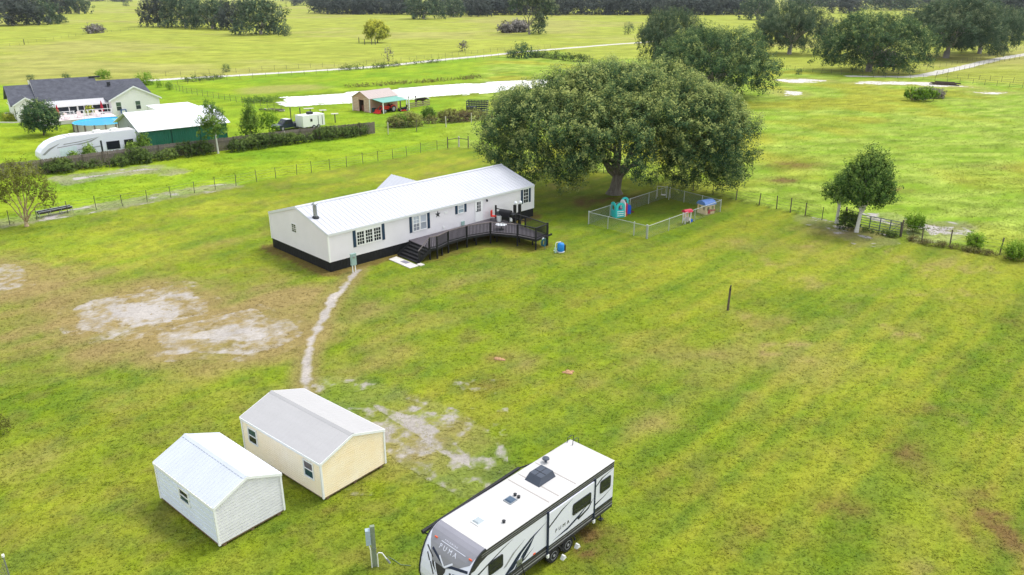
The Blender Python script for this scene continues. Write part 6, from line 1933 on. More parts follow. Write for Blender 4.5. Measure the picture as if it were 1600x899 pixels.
    for x in (-.38, .38):
        for y in (-.18, .26):
            m = MB(); m.box(x - .04, x + .04, y - .04, y + .04, 0, 1.35); m.build("leg", M_WPL, t)
    m = MB(); m.prism([(-.55, -.36, 1.32), (-.55, .42, 1.32), (-.55, .3, 1.52), (-.55, .03, 1.62), (-.55, -.24, 1.52)], (1.1, 0, 0)); m.build("roof", M_CRIM, t)
    m = MB(); m.box(-.34, .34, .2, .26, .62, 1.3); m.build("back_panel", M_CREAMP, t)
    m = MB(); m.box(.44, .74, -.2, .2, .12, .4); m.build("side_shelf", M_DBLUE, t)
    m = MB(); m.box(-.3, .1, -.3, -.23, .3, .8); m.build("front_panel", mat("grey_pink", lin(180, 168, 172), .5), t)
    # playhouse
    b = z8(1300, 262)
    t = thing("playhouse", "cream plastic playhouse with blue roof at the pen corner", "playhouse", b, R(32))
    t.scale = (.88, .88, .85)
    for axis, y, xs in (('x', -.7, (-.7, 0, .7)), ('x', .64, (-.7, 0, .7)), ('y', -.7, (-.64, 0, .64)), ('y', .64, (-.64, 0, .64))):
        m = MB()
        for a, b_ in zip(xs[:-1], xs[1:]):
            w_ = (b_ - a)
            for q in ((a, a + .16, 0, 1.15), (b_ - .16, b_, 0, 1.15), (a + .16, b_ - .16, 0, .5), (a + .16, b_ - .16, .95, 1.15)):
                if axis == 'x': m.box(q[0], q[1], y, y + .06, q[2], q[3])
                else: m.box(y, y + .06, q[0], q[1], q[2], q[3])
        m.build("wall", M_CREAMP, t)
    m = MB(); m.box(-.38, -.02, -.76, -.71, .1, .62); m.build("door", M_CRIM, t)
    for x in (.1, .5):
        m = MB(); m.box(x - .02, x + .24, -.76, -.71, .34, .5); m.build("window_box", M_CRIM, t)
    m = MB()
    m.prism([(-.86, -.8, 1.15), (-.86, .8, 1.15), (-.86, .5, 1.55), (-.86, 0, 1.66), (-.86, -.5, 1.55)], (1.72, 0, 0))
    m.build("roof", mat("faded_blue_roof", lin(96, 128, 190), .5, .1, 2), t)
    # pale swing frame at the back of the pen
    b = G(1036, 310)
    t = thing("toy_swing", "pale spindly toy swing frame at the back corner of the pen", "toy swing", b, R(-20))
    m = MB()
    for x in (-.7, .7):
        m.tube([(x, -.5, 0), (x, 0, 1.3), (x, .5, 0)], .02, 6)
    m.tube([(-.75, 0, 1.3), (.75, 0, 1.3)], .02, 6)
    m.build("frame", M_WPL, t)
    m = MB(); m.tube([(-.2, 0, 1.28), (-.2, 0, .4)], .012, 5); m.tube([(.2, 0, 1.28), (.2, 0, .4)], .012, 5); m.box(-.24, .24, -.15, .15, .36, .42); m.build("seat", M_WPL, t)
plaything()

# feed trough at the left fence
def trough():
    a, b = G(60, 341), G(113, 330.5)
    ang = math.atan2(b.y - a.y, b.x - a.x)
    L = (b - a).length
    t = thing("feed_trough", "long black feed trough in a pale pipe frame at the left fence", "trough", a, ang)
    m = MB()
    n = 6
    for k in range(n):
        t0, t1 = math.pi + math.pi * k / n, math.pi + math.pi * (k + 1) / n
        q = [(.05, .3 * math.cos(t), .62 + .3 * math.sin(t)) for t in (t0, t1)] + [(.05, .26 * math.cos(t), .62 + .26 * math.sin(t)) for t in (t1, t0)]
        m.prism(q, (L - .1, 0, 0))
    for x in (.05, L - .09):
        m.prism([(x, .3 * math.cos(math.pi + math.pi * k / n), .62 + .3 * math.sin(math.pi + math.pi * k / n)) for k in range(n + 1)], (.04, 0, 0))
    m.build("basin", M_BLACK, t)
    f = MB()
    for y in (-.32, .32):
        f.tube([(0, y, .63), (L, y, .63)], .03, 6)
    f.build("rail", M_GALV, t)
    for k in range(4):
        x = .05 + (L - .1) * k / 3
        l = MB(); l.tube([(x, -.32, .63), (x, -.34, 0)], .025, 6); l.tube([(x, .32, .63), (x, .34, 0)], .025, 6); l.tube([(x, -.34, .2), (x, .34, .2)], .02, 6)
        l.build("leg", M_GALV, t)
trough()
# wire pen corner at the bottom left
def corner_pen():
    b = G(17, 908)
    t = thing("wire_pen", "corner of a wire pen with a white capped post at the lower left", "fence", b)
    m = MB(); m.tube([(0, 0, 0), (-.02, 0, 1.18)], .028, 7); m.build("post", M_GALV, t)
    m = MB(); m.tube([(-.02, 0, 1.16), (-.02, 0, 1.27)], .05, 8); m.build("post_cap", M_PLWHITE, t)
    w = MB()
    for d in (Vector((-1.4, -.4, 0)), Vector((.9, -2.4, 0))):
        L = d.length
        for k in range(9):
            z = .1 + k * .12
            w.tube([(0, 0, z), d + Vector((0, 0, z))], .004, 4, caps=False)
        n = int(L / .12)
        for k in range(1, n):
            p = d * k / n
            w.tube([p + Vector((0, 0, .08)), p + Vector((0, 0, 1.08))], .004, 4, caps=False)
    w.build("wire_mesh", M_WIRE, t)
    for d in (Vector((-1.4, -.4, 0)), Vector((.9, -2.4, 0))):
        m = MB(); m.tube([d, d + Vector((0, 0, 1.15))], .026, 6); m.build("post", M_GALV, t)
corner_pen()
# timber pile in the right pasture
def timber_pile():
    a, b = G(1450, 131), G(1503, 134.5)
    t = thing("timber_pile", "low pile of dark old timbers lying in the right pasture", "timber pile", a, math.atan2(b.y - a.y, b.x - a.x))
    rng = random.Random(3)
    L = (b - a).length
    m0 = mat("dark_old_timber", lin(78, 66, 58), .9, .35, 3)
    for k in range(9):
        m = MB()
        x0 = rng.uniform(0, .35) * L
        y = -1.6 + k * .42
        m.beam((x0, y + rng.uniform(-.3, .3), .14 + .16 * (k % 3)), (min(L, x0 + rng.uniform(.45, .75) * L), y + rng.uniform(-.6, .6), .14 + .16 * (k % 3)), .26, .22)
        m.build("timber", m0, t)
timber_pile()
# ================================================================== NEIGHBOUR'S PLACE
M_SHING = mat("dark_grey_shingle", lin(70, 71, 80), .9, .2, 1.2, .2, c2=lin(94, 95, 104))
M_NWALL = mat("off_white_siding", lin(240, 236, 236), .65, .05, .6)
M_PORCHR = mat("pale_porch_roof", lin(190, 186, 190), .7, .06, .6)
M_BARNG = mat("green_barn_metal", lin(40, 108, 92), .5, .12, 1.2, stretch=(1, 1, .2))
M_BARNW = mat("white_barn_roof", lin(240, 240, 246), .45, .04, .5)
M_FENCEP = mat("weathered_plank", lin(132, 120, 112), .95, .3, 3, .3, stretch=(3, 3, .4))
M_POOLW = water("pool_water", lin(80, 190, 226), .05, 2.0)
M_POOLL = mat("blue_liner", lin(70, 176, 214), .5, .06)
M_POOLS = mat("pale_pool_wall", lin(206, 200, 200), .6, .08, 2)
M_DKGAP = mat("porch_screen", lin(44, 50, 60), .7, .2, 1)
NH = Frame(-86.6, 136.8, 36)
def plank_fence():
    P_ = [Vector(p) for p in ((-66.5, 90.4, 0), (-58.8, 95.8, 0), (-50.2, 104.1, 0), (-42.0, 110.3, 0), (-32.3, 118.7, 0), (-22.0, 125.2, 0))]
    t = thing("plank_fence", "long weathered grey plank fence along the neighbouring yard", "fence", P_[0])
    rng = random.Random(9)
    pl, o = MB(), P_[0]
    cnt = 0
    for a, b in zip(P_[:-1], P_[1:]):
        d = (b - a).normalized()
        L = (b - a).length
        n = int(L / .15)
        for k in range(n):
            p = a + d * (k + .5) * L / n - o
            h = 1.8 + rng.uniform(-.05, .05)
            pl.cbox((p.x, p.y, h / 2), (.135, .025, h), math.atan2(d.y, d.x))
        for z in (.4, 1.45):
            m = MB(); nn = Vector((d.y, -d.x, 0)) * .05
            m.beam(a - o + nn + Vector((0, 0, z)), b - o + nn + Vector((0, 0, z)), .05, .09); m.each("rail", M_FENCEP, t)
        for k in range(int(L / 2.4)):
            p = a + d * k * 2.4 - o + Vector((d.y, -d.x, 0)) * .1
            m = MB(); m.cbox((p.x, p.y, .92), (.1, .1, 1.84), math.atan2(d.y, d.x)); m.build("post", M_POST, t)
    q = pl.build("plank", M_FENCEP, t)
    q['kind'] = 'stuff'
plank_fence()

def grey_house():
    H = thing("house", "single storey white house with dark grey shingle roof and rear porch", "house", NH.w(0, 0), NH.rz)
    w = MB()
    # main body walls, left and right wings
    w.box(.2, 23.0, 2.3, 14.5, 0, 2.75)
    w.box(.2, 3.8, .12, 2.35, 0, 2.75)
    w.box(14.95, 23.25, -2.78, 2.35, 0, 2.78)
    w.prism([(.2, .12, 2.75), (3.8, .12, 2.75), (2.0, .12, 3.85)], (0, 3, 0))
    w.prism([(14.95, -2.78, 2.78), (23.25, -2.78, 2.78), (19.1, -2.78, 4.95)], (0, 5, 0))
    w.prism([(.21, 2.2, 2.75), (.21, 13.8, 2.75), (.21, 8.0, 5.3)], (3.6, 0, 0))
    w.prism([(21.8, 2.2, 2.6), (21.8, 13.8, 2.6), (21.8, 8.0, 5.1)], (-3.6, 0, 0))
    w.build("wall", M_NWALL, H)
    def slope(name, pts, th=.14, m=M_SHING):
        mb = MB(); mb.prism([Vector(p) for p in pts], (0, 0, -th)); return mb.build(name, m, H)
    # main roof: higher middle, lower ends
    slope("roof", [(3.9, 2.0, 2.85), (14.6, 2.0, 2.85), (14.6, 8, 6.2), (3.9, 8, 6.2)])
    slope("roof", [(3.9, 14.6, 2.6), (14.6, 14.6, 2.6), (14.6, 8, 6.2), (3.9, 8, 6.2)][::-1])
    slope("roof", [(-.35, 1.5, 2.55), (3.9, 1.5, 2.55), (3.9, 8, 5.4), (-.35, 8, 5.4)])
    slope("roof", [(-.35, 14.5, 2.5), (3.9, 14.5, 2.5), (3.9, 8, 5.4), (-.35, 8, 5.4)][::-1])
    slope("roof", [(14.6, 1.5, 2.55), (23.4, 1.5, 2.55), (22.4, 8, 5.4), (14.6, 8, 5.4)])
    slope("roof", [(14.6, 14.5, 2.5), (23.4, 14.5, 2.5), (22.4, 8, 5.4), (14.6, 8, 5.4)][::-1])
    g = MB(); g.prism([(3.9, 1.95, 2.7), (3.9, 14.4, 2.5), (3.9, 8, 6.16)], (.06, 0, 0)); g.prism([(14.54, 1.95, 2.7), (14.54, 14.4, 2.5), (14.54, 8, 6.16)], (.06, 0, 0)); g.each("gable_wall", M_NWALL, H)
    # wing roofs
    slope("wing_roof", [(-.1, -.2, 2.72), (2.0, -.2, 4.0), (2.0, 4.8, 4.0), (-.1, 3.2, 2.72)])
    slope("wing_roof", [(4.1, -.2, 2.72), (2.0, -.2, 4.0), (2.0, 4.8, 4.0), (4.1, 3.2, 2.72)][::-1])
    slope("wing_roof", [(14.6, -3.2, 2.74), (19.1, -3.2, 5.1), (19.1, 7.0, 5.1), (14.6, 2.2, 2.74)])
    slope("wing_roof", [(23.6, -3.2, 2.74), (19.1, -3.2, 5.1), (19.1, 7.0, 5.1), (23.6, 2.2, 2.74)][::-1])
    f = MB()
    for (a, b) in (((-.14, 2.76), (2.0, 4.04)), ((4.14, 2.76), (2.0, 4.04))):
        f.prism([(a[0], -.24, a[1] - .22), (a[0], -.24, a[1] + .02), (b[0], -.24, b[1] + .02), (b[0], -.24, b[1] - .22)], (0, .05, 0))
    for (a, b) in (((14.55, 2.78), (19.1, 5.14)), ((23.65, 2.78), (19.1, 5.14))):
        f.prism([(a[0], -3.25, a[1] - .24), (a[0], -3.25, a[1] + .02), (b[0], -3.25, b[1] + .02), (b[0], -3.25, b[1] - .24)], (0, .05, 0))
    f.box(3.95, 14.6, 1.94, 1.99, 2.62, 2.84)
    f.box(3.95, 14.9, -.75, -.68, 2.0, 2.24)
    f.box(-.4, -.35, 1.5, 8, 2.4, 2.5)
    f.each("fascia", M_WHITE, H)
    slope("porch_roof", [(3.95, -.72, 2.2), (14.9, -.72, 2.2), (14.9, 2.0, 2.74), (3.95, 2.0, 2.74)], .06, M_PORCHR)
    sc_ = MB(); sc_.box(4.3, 14.9, -.28, -.24, .15, 2.1); sc_.build("porch_screen", M_DKGAP, H)
    for x in (4.3, 6.4, 8.4, 9.7, 12.2, 14.6):
        m = MB(); m.box(x - .07, x + .07, -.42, -.3, 0, 2.12); m.build("porch_post", M_WHITE, H)
    m = MB(); m.box(6.4, 9.6, -.34, -.29, .75, .86); m.box(9.75, 10.9, -.36, -.3, .1, .25); m.box(9.75, 9.9, -.36, -.3, .25, 2.0); m.box(10.78, 10.9, -.36, -.3, .25, 2.0); m.box(9.9, 10.78, -.36, -.3, 1.1, 1.2); m.each("screen_frame", M_WHITE, H)
    F = Wall((0, -2.78, 0), (1, 0, 0), (0, -1, 0))
    for u in (15.7, 18.98):
        window(H, F, u, u + .95, .85, 2.45, fw=.07, panes=(glass("slate_window", lin(60, 66, 74), .15), glass("greenish_window", lin(86, 104, 92), .15)))
    F2 = Wall((0.2, 0, 0), (0, -1, 0), (-1, 0, 0))
    m = MB(); m.box(.12, .2, .8, 1.5, 1.0, 2.1); m.build("window", M_GLASS, H)
    m = MB(); m.box(16.2, 16.8, 5.6, 6.0, 4.6, 5.25); m.build("roof_vent", M_DARKMETAL, H)
    m = MB(); m.box(13.6, 15.5, 7.4, 7.7, 6.0, 6.3); m.build("ridge_vent", M_DARKMETAL, H)
    m = MB(); m.lathe([(.08, 0), (.08, .7)], (3.7, 8.2, 5.4), 8); m.build("pipe_vent", M_WHITE, H)
    m = MB(); m.box(-1.2, -.3, 5.6, 6.6, 0, .9); m.build("air_conditioner", M_GALV, H)
grey_house()
def neighbour_bits():
    # bed edging and shrubs at the left end
    b = NH.w(-1.2, 1.0)
    m = MB(); m.beam((-4, 2, .08), (0, -1.4, .08), .25, .16); m.beam((0, -1.4, .08), (4.5, -2.2, .08), .25, .16)
    tag(m.build("bed_edging", M_CONC, None, NH.w(-.6, .2), NH.rz), "pale curved edging of the flower bed at the left house corner", "edging")
    mass("flower_bush", "small orange leaved bush in the bed at the left house corner", [NH.w(-1.0, 2.5), NH.w(-.7, 2.3)], 1.0, .9, 40, 12, .16, M_YELLOW, 501, "bush")
    mass("flower_bush", "reddish bush before the left gable of the grey roofed house", [NH.w(2.6, -1.4), NH.w(3.1, -1.5)], 1.2, .9, 50, 12, .16, attr_mat("red_leaves", [(0, (.20, .06, .04)), (1, (.42, .20, .14))]), 502, "bush")
    # arbor pipe frame on the left gable
    m = MB(); m.tube([(1.2, -.9, 0), (1.2, -.9, 1.95), (3.8, -.9, 2.1)], .07, 6)
    tag(m.build("arbor", mat("brown_pipe", lin(120, 96, 86), .8), None, NH.w(0, 0), NH.rz), "thin brown frame standing before the left gable", "arbor")
    # above ground pool
    c = POOL_C
    t = thing("round_pool", "round above ground pool of blue water by the deck", "pool", c)
    r, h = 4.5, 1.3
    m = MB()
    n = 36
    for k in range(n):
        a0, a1 = 2 * math.pi * k / n, 2 * math.pi * (k + 1) / n
        P0, P1 = (math.cos(a0), math.sin(a0)), (math.cos(a1), math.sin(a1))
        m.add([(r * P0[0], r * P0[1], 0), (r * P1[0], r * P1[1], 0), (r * P1[0], r * P1[1], h), (r * P0[0], r * P0[1], h)], [(0, 1, 2, 3)])
    m.build("wall", M_POOLS, t)
    m = MB()
    for k in range(n):
        a0, a1 = 2 * math.pi * k / n, 2 * math.pi * (k + 1) / n
        for ra, rb, z0_, z1_ in ((r + .1, r - .16, h, h), (r - .16, r - .16, h, .2)):
            m.add([(ra * math.cos(a0), ra * math.sin(a0), z0_), (ra * math.cos(a1), ra * math.sin(a1), z0_), (rb * math.cos(a1), rb * math.sin(a1), z1_), (rb * math.cos(a0), rb * math.sin(a0), z1_)], [(0, 1, 2, 3)])
    m.build("liner_rim", M_POOLL, t)
    m = MB(); m.add([((r - .16) * math.cos(2 * math.pi * k / n), (r - .16) * math.sin(2 * math.pi * k / n), h - .12) for k in range(n)], [tuple(range(n))])
    m.build("water", M_POOLW, t)
    up = MB(); up.box(r + .0, r + .14, -.09, .09, 0, h + .02); ume = as_mesh(up.build("upright", mat("brown_upright", lin(128, 112, 108), .6)))
    for k in range(18):
        u = link("upright", ume, t); u.rotation_euler.z = 2 * math.pi * k / 18
    # pool deck with rails and steps, umbrellas, chairs
    D = Frame(*NH.w(5.4, -8.3)[:2], 36)
    t = thing("pool_deck", "white railed timber deck between the pool and the screened porch", "deck", D.w(0, 0), D.rz)
    m = MB(); m.box(0, 9.2, 0, 7.5, .6, .7); m.build("floor", mat("pale_pink_deck", lin(214, 200, 200), .8, .1, 1), t)
    m = MB(); m.box(.1, 9.1, .02, .1, .05, .58); m.build("deck_skirt", mat("pale_lattice", lin(206, 200, 198), .8), t)
    for k in range(7):
        x = .05 + k * 1.5
        m = MB(); m.box(x - .06, x + .06, 3.1, 3.22, .7, 1.75); m.build("rail_post", M_WHITE, t)
    for a, b in ((0, 3.2), (5.0, 9.1)):
        m = MB(); m.box(a, b, 3.13, 3.2, 1.68, 1.78); m.box(a, b, 3.14, 3.19, 1.1, 1.18); m.each("rail", M_WHITE, t)
    m = MB()
    for z in (1.7, 1.2):
        m.beam((-.02, 0, z), (-.02, 3.2, z), .07, .09)
        m.beam((-.05, .05, z), (-2.6, .1, z - .6), .07, .09)
    for x, y, z in ((-.02, .05, .6), (-1.3, .08, .3), (-2.5, .1, 0)):
        m.box(x - .06, x + .06, y - .06, y + .06, z, z + 1.15)
    m.each("stair_rail", M_WHITE, t)
    m = MB()
    for k in range(5):
        m.box(-.42 - k * .42, -.0 - k * .42, .15, 1.4, 0, .55 - k * .1)
    m.each("stair", M_POOLS, t)
    for (x, y, lab) in ((.6, 3.3, "closed red umbrella on the pool deck nearer the stair"), (7.8, 4.6, "closed red umbrella on the pool deck by the right house wing")):
        p = D.w(x, y, .7)
        u = thing("patio_umbrella", lab, "umbrella", p)
        MB().tube([(0, 0, 0), (0, 0, 2.4)], .035, 6).build("pole", M_PLWHITE, u)
        MB().lathe([(.14, .45), (.26, .5), (.22, 1.2), (.13, 1.9), (.03, 2.35)], (0, 0, 0), 10).build("canopy", mat("wine_red_cloth", lin(170, 34, 56), .8, .15), u)
        MB().lathe([(.3, 0), (.28, .08), (.06, .12)], (0, 0, 0), 12).build("base", M_DARKMETAL, u)
    for (x, y, a, lab) in ((1.6, .9, 20, "pale deck chair beside the left red umbrella"), (3.6, 1.8, -10, "white slatted chair in the middle of the pool deck"), (6.6, 1.4, 15, "pale deck chair before the right red umbrella")):
        p = D.w(x, y, .7)
        u = thing("deck_chair", lab, "chair", p, D.rz + R(a))
        cm = mat("pale_chair", lin(226, 206, 206), .6)
        MB().box(-.32, .32, -.35, .3, .36, .42).build("seat", cm, u)
        m = MB(); m.prism([(-.32, .3, .4), (-.32, .36, .4), (-.32, .62, 1.05), (-.32, .56, 1.05)], (.64, 0, 0)); m.build("backrest", cm, u)
        for xx, yy in ((-.29, -.32), (.29, -.32), (-.29, .27), (.29, .27)):
            MB().box(xx - .03, xx + .03, yy - .03, yy + .03, 0, .36).build("leg", cm, u)
    p = D.w(5.7, 4.2, .7)
    u = thing("planter", "round yellow green potted plant on the pool deck", "potted plant", p)
    MB().lathe([(.2, 0), (.3, .5), (.32, .52)], (0, 0, 0), 12).build("pot", M_CONC, u)
    V, tt = crown_cloud([(0, 0, .85, .55, .55, .45)], 40, 12, .14, .4, 55, tip=.8)
    link("foliage", leaf_mesh("foliage", V, tt, M_YELLOW), u)
    m = MB(); m.tube([(4.2, .3, .7), (4.2, .3, 2.0), (4.2, -.5, 2.0), (4.2, -.7, 1.2)], .05, 6); m.tube([(4.8, .3, .7), (4.8, .3, 2.0), (4.8, -.5, 2.0), (4.8, -.7, 1.2)], .05, 6)
    tag(m.build("pool_ladder", M_PLWHITE, None, D.w(0, 0), D.rz), "white ladder hooked over the pool rim", "ladder")
    b = NH.w(16.75, -3.15)
    m = MB(); m.cbox((0, 0, .55), (1.0, .12, 1.1)); m.cbox((0, -.08, .58), (.6, .06, .7), mi=1)
    tag(m.build("blue_panel", [mat("blue_board", lin(40, 84, 140), .5), M_PLWHITE], None, b, NH.rz), "blue and white board leaning below the left window of the right wing", "board")
    # carport roof beyond
    b = Vector((-60.2, 139.5, 0))
    t = thing("carport", "low white flat roofed carport beyond the green barn", "carport", b, R(38))
    MB().box(-3.6, 3.6, -3, 3, 2.3, 2.45).build("roof", M_BARNW, t)
    for x in (-3.4, 3.4):
        for y in (-2.8, 2.8):
            MB().box(x - .06, x + .06, y - .06, y + .06, 0, 2.3).build("post", M_PLWHITE, t)
    b = Vector((-62.0, 139.2, 0))
    car("dark car parked under the white carport", b, R(128), mat("dark_car", lin(60, 62, 70), .3))
def wheel_pair(t, xs, ys, r, w, m=None):
    for x in xs:
        for y in ys:
            s = 1 if y > 0 else -1
            M = Matrix.Translation((x, y, r)) @ Matrix.Rotation(R(90) * (-s), 4, 'X')
            o = MB(); o.lathe([(r * .6, -w / 2), (r * .92, -w / 2), (r, -w / 3), (r, w / 3), (r * .92, w / 2), (r * .6, w / 2)], (0, 0, 0), 16).xform(M)
            wh = o.build("wheel", M_TYRE, t)
            i = MB(); i.lathe([(r * .6, 0), (r * .6, w * .5), (r * .3, w * .55)], (0, 0, 0), 12).xform(M)
            i.build("rim", M_RVL, wh)
def car(label, b, rz, paint, pickup=False):
    t = thing("pickup_truck" if pickup else "parked_car", label, "pickup truck" if pickup else "car", b, rz)
    L, W = (5.7, 1.95) if pickup else (4.5, 1.8)
    h = 1.0 if pickup else .8
    lo = [(-L / 2, .45), (-L / 2, h * .92), (-L / 2 + .1, h), (L / 2 - .9, h), (L / 2 - .1, h * .9), (L / 2, h * .75), (L / 2, .42)]
    m = MB(); m.prism([(x, -W / 2, z) for x, z in lo], (0, W, 0)); m.build("body", paint, t)
    x0, x1 = (-.2, 1.75) if pickup else (-1.7, 1.2)
    top = h + .72 if pickup else h + .58
    cab = [(x0, h - .01), (x0 + .2, top), (x1 - .75, top), (x1, h - .01)]
    m = MB(); m.prism([(x, -W / 2 + .12, z) for x, z in cab], (0, W - .24, 0)); m.build("cabin", paint, t)
    g = MB()
    g.add([(x1 - .06, -W / 2 + .2, h + .05), (x1 - .06, W / 2 - .2, h + .05), (x1 - .7, W / 2 - .2, top - .05), (x1 - .7, -W / 2 + .2, top - .05)], [(0, 1, 2, 3)])
    g.xform(Matrix.Translation((.03, 0, .03))).build("windscreen", M_GLASS, t)
    for y in (-W / 2 + .115, W / 2 - .115):
        g = MB(); s = -1 if y < 0 else 1
        g.prism([(x0 + .14, y, h + .06), (x0 + .28, y, top - .08), (x1 - .78, y, top - .08), (x1 - .28, y, h + .06)], (0, s * .012, 0)); g.build("side_window", M_GLASS, t)
    if pickup:
        m = MB(); m.box(-L / 2 + .12, -.3, -W / 2 + .15, W / 2 - .15, h + .004, h + .03); m.build("bed_cover", M_BLACK, t)
        m = MB(); m.box(x0 + .3, x1 - .85, -W / 2 + .3, W / 2 - .3, top + .004, top + .03); m.build("roof_panel", M_PLWHITE, t)
    for y in (-.62, .62):
        m = MB(); m.box(L / 2 - .02, L / 2 + .02, y - .18, y + .18, h * .68, h * .84); m.build("headlight", M_PLWHITE, t)
    m = MB(); m.box(L / 2 - .05, L / 2 + .06, -W / 2 + .05, W / 2 - .05, .4, .56); m.box(-L / 2 - .06, -L / 2 + .05, -W / 2 + .05, W / 2 - .05, .42, .58); m.each("bumper", M_DARKMETAL, t)
    wheel_pair(t, (-L / 2 + 1.05, L / 2 - .95), (-W / 2 + .1, W / 2 - .1), .38 if pickup else .32, .24)
    return t
neighbour_bits()

def camper():
    fr = Frame(-64.5, 101.0, 43)
    t = thing("camper_trailer", "long white camper with grey swooshes behind the plank fence", "camper", fr.w(1.6, -3.1), fr.rz)
    L, W, zb, zt = 12.2, 2.5, .7, 3.45
    prof = [(0.25, zb), (0, 1.15), (.1, 1.7), (.55, 2.3), (1.3, 2.85), (2.2, 3.2), (3.2, zt - .05), (3.8, zt), (L, zt), (L, zb)]
    m = MB(); m.prism([(x, 0, z) for x, z in prof], (0, W, 0)); m.build("body", M_RVW, t)
    m = MB(); m.box(3.6, L - .05, .1, W - .1, zt + .002, zt + .05); m.build("roof", M_RVROOF, t)
    F = Wall((0, 0, 0), (1, 0, 0), (0, -1, 0))
    def dec(pts, mm, nm="graphic", d=.012):
        q = MB(); q.prism([F.p(u, z, .001) for u, z in pts], F.n * d); q.build(nm, mm, t)
    dec([(.3, 1.5), (1.2, 2.2), (2.6, 2.75), (2.4, 2.6), (1.4, 2.05), (.6, 1.45)], M_RVL)
    dec([(3.0, 2.6), (5.0, 2.72), (7.6, 3.05), (6.2, 2.78), (5.0, 2.62), (3.0, 2.5)], M_RVL)
    dec([(4.4, 2.35), (6.0, 2.6), (7.4, 3.0), (6.4, 2.5), (5.0, 2.28)], M_RVL)
    dec([(2.2, 2.25), (5.0, 2.45), (5.0, 2.38), (2.2, 2.15)], M_RVL)
    dec([(4.6, 1.7), (7.5, 1.85), (7.5, 1.72), (4.6, 1.6)], M_RVL)
    dec([(2.4, .75), (4.5, .75), (4.5, 2.2), (2.4, 2.05)], mat("pale_blue_panel", lin(214, 228, 232), .4))
    dec([(7.45, .72), (7.68, .72), (7.68, 2.5), (7.45, 2.5)], M_DARKMETAL)
    for u0, u1 in ((8.2, 9.9), (10.5, 11.7)):
        q = MB(); F.slab(q, u0, u1, 1.15, 2.25, .001, .03); wd = q.build("window", M_DARKMETAL, t)
        q = MB(); F.slab(q, u0 + .08, u1 - .08, 1.22, 2.18, .03, .04); q.build("pane", M_GLASS, wd)
    for x in (4.6, 7.6, 9.8):
        q = MB(); q.box(x - .45, x + .45, .8, 1.6, zt + .05, zt + (.32 if x != 4.6 else .2)); q.build("air_conditioner", M_PLWHITE, t)
    wheel_pair(t, (7.0, 8.0), (.15, W - .15), .36, .24)
    q = MB(); q.box(.5, L - .2, .2, W - .2, .45, zb - .002); q.build("chassis", M_BLACK, t)
    for x in (1.2, 11.4):
        q = MB(); q.box(x, x + .1, 1.0, 1.4, 0, .46); q.build("stabiliser_jack", M_DARKMETAL, t)
    for (a, b, w, h, lab, sd_) in ((3.6, -1.3, 1.0, 2.2, "green weed bush climbing the camper side, nearest its nose", 511), (5.6, -1.2, .9, 2.4, "green weed bush climbing the middle of the camper side", 512), (11.0, -1.0, 1.3, 2.6, "green weed bush over the rear window of the camper", 513), (12.6, -.6, 1.2, 2.4, "green weed bush between the camper tail and the green barn", 514)):
        p = fr.w(1.6 + a, -3.1 + b)
        mass("weed_bush", lab, [p, p + Vector((.7, .6, 0))], w, h, 80, 14, .17, M_GREEN, sd_, "bush", up=1.0)
    p = fr.w(14.9, -2.8)
    t2 = thing("small_cart", "small white box cart between the camper and the green barn", "cart", p, fr.rz)
    MB().box(-.6, .6, -.5, .5, .35, 1.1).build("box", M_PLWHITE, t2)
    wheel_pair(t2, (-.35, .35), (-.5, .5), .2, .12)
    q = MB(); q.box(-.25, .25, -.52, -.505, .5, .9); q.build("panel", M_DARKMETAL, t2)
camper()

def green_barn():
    fr = Frame(-52.2, 109.4, 41.5)
    L, Dp, ze, zr = 12.3, 10.6, 3.1, 4.95
    t = thing("green_barn", "green metal barn with white roof behind the plank fence", "barn", fr.w(0, 0), fr.rz)
    m = MB()
    m.box(.05, L, .04, .12, 0, ze - .05)
    m.box(.05, L, Dp - .12, Dp - .04, 0, ze - .05)
    m.box(L - .12, L, .12, Dp - .12, 0, ze - .05)
    m.prism([(L, .1, ze - .05), (L, Dp - .1, ze - .05), (L, Dp / 2, zr - .06)], (-.1, 0, 0))
    m.build("wall", M_BARNG, t)
    r = MB()
    n = int(L / .3)
    for k in range(n):
        x = .2 + k * (L - .3) / n
        r.box(x - .03, x + .03, .0, .04, .05, ze - .1)
    r.build("wall_rib", M_BARNG, t)
    for x in (.0, L / 3, 2 * L / 3, L - .1):
        q = MB(); q.box(x, x + .1, -.03, -.001, 0, ze - .08); q.build("pilaster", mat("dark_green_trim", lin(24, 66, 60), .5), t)
    r = MB(); gable_roof(r, L, Dp, ze, zr - ze, .5, .45, .07, .6, .03, .06); r.build("roof", M_BARNW, t)
    b = MB(); b.box(.06, .14, .15, Dp - .15, 1.6, ze + .0); b.prism([(.06, .3, ze), (.06, Dp - .3, ze), (.06, Dp / 2, zr - .15)], (.06, 0, 0)); b.build("end_panel", mat("grey_galvanised_sheet", lin(150, 154, 162), .6, .12, 1), t)
    for y in (.15, Dp / 2, Dp - .15):
        q = MB(); q.box(.0, .14, y - .08, y + .08, 0, ze); q.build("post", M_POST, t)
    q = MB(); q.box(.3, 1.6, 1.2, 8.6, 0, 1.5); q.build("stacked_sheets", mat("dull_grey_sheets", lin(150, 148, 152), .7, .2, 1), t)
green_barn()

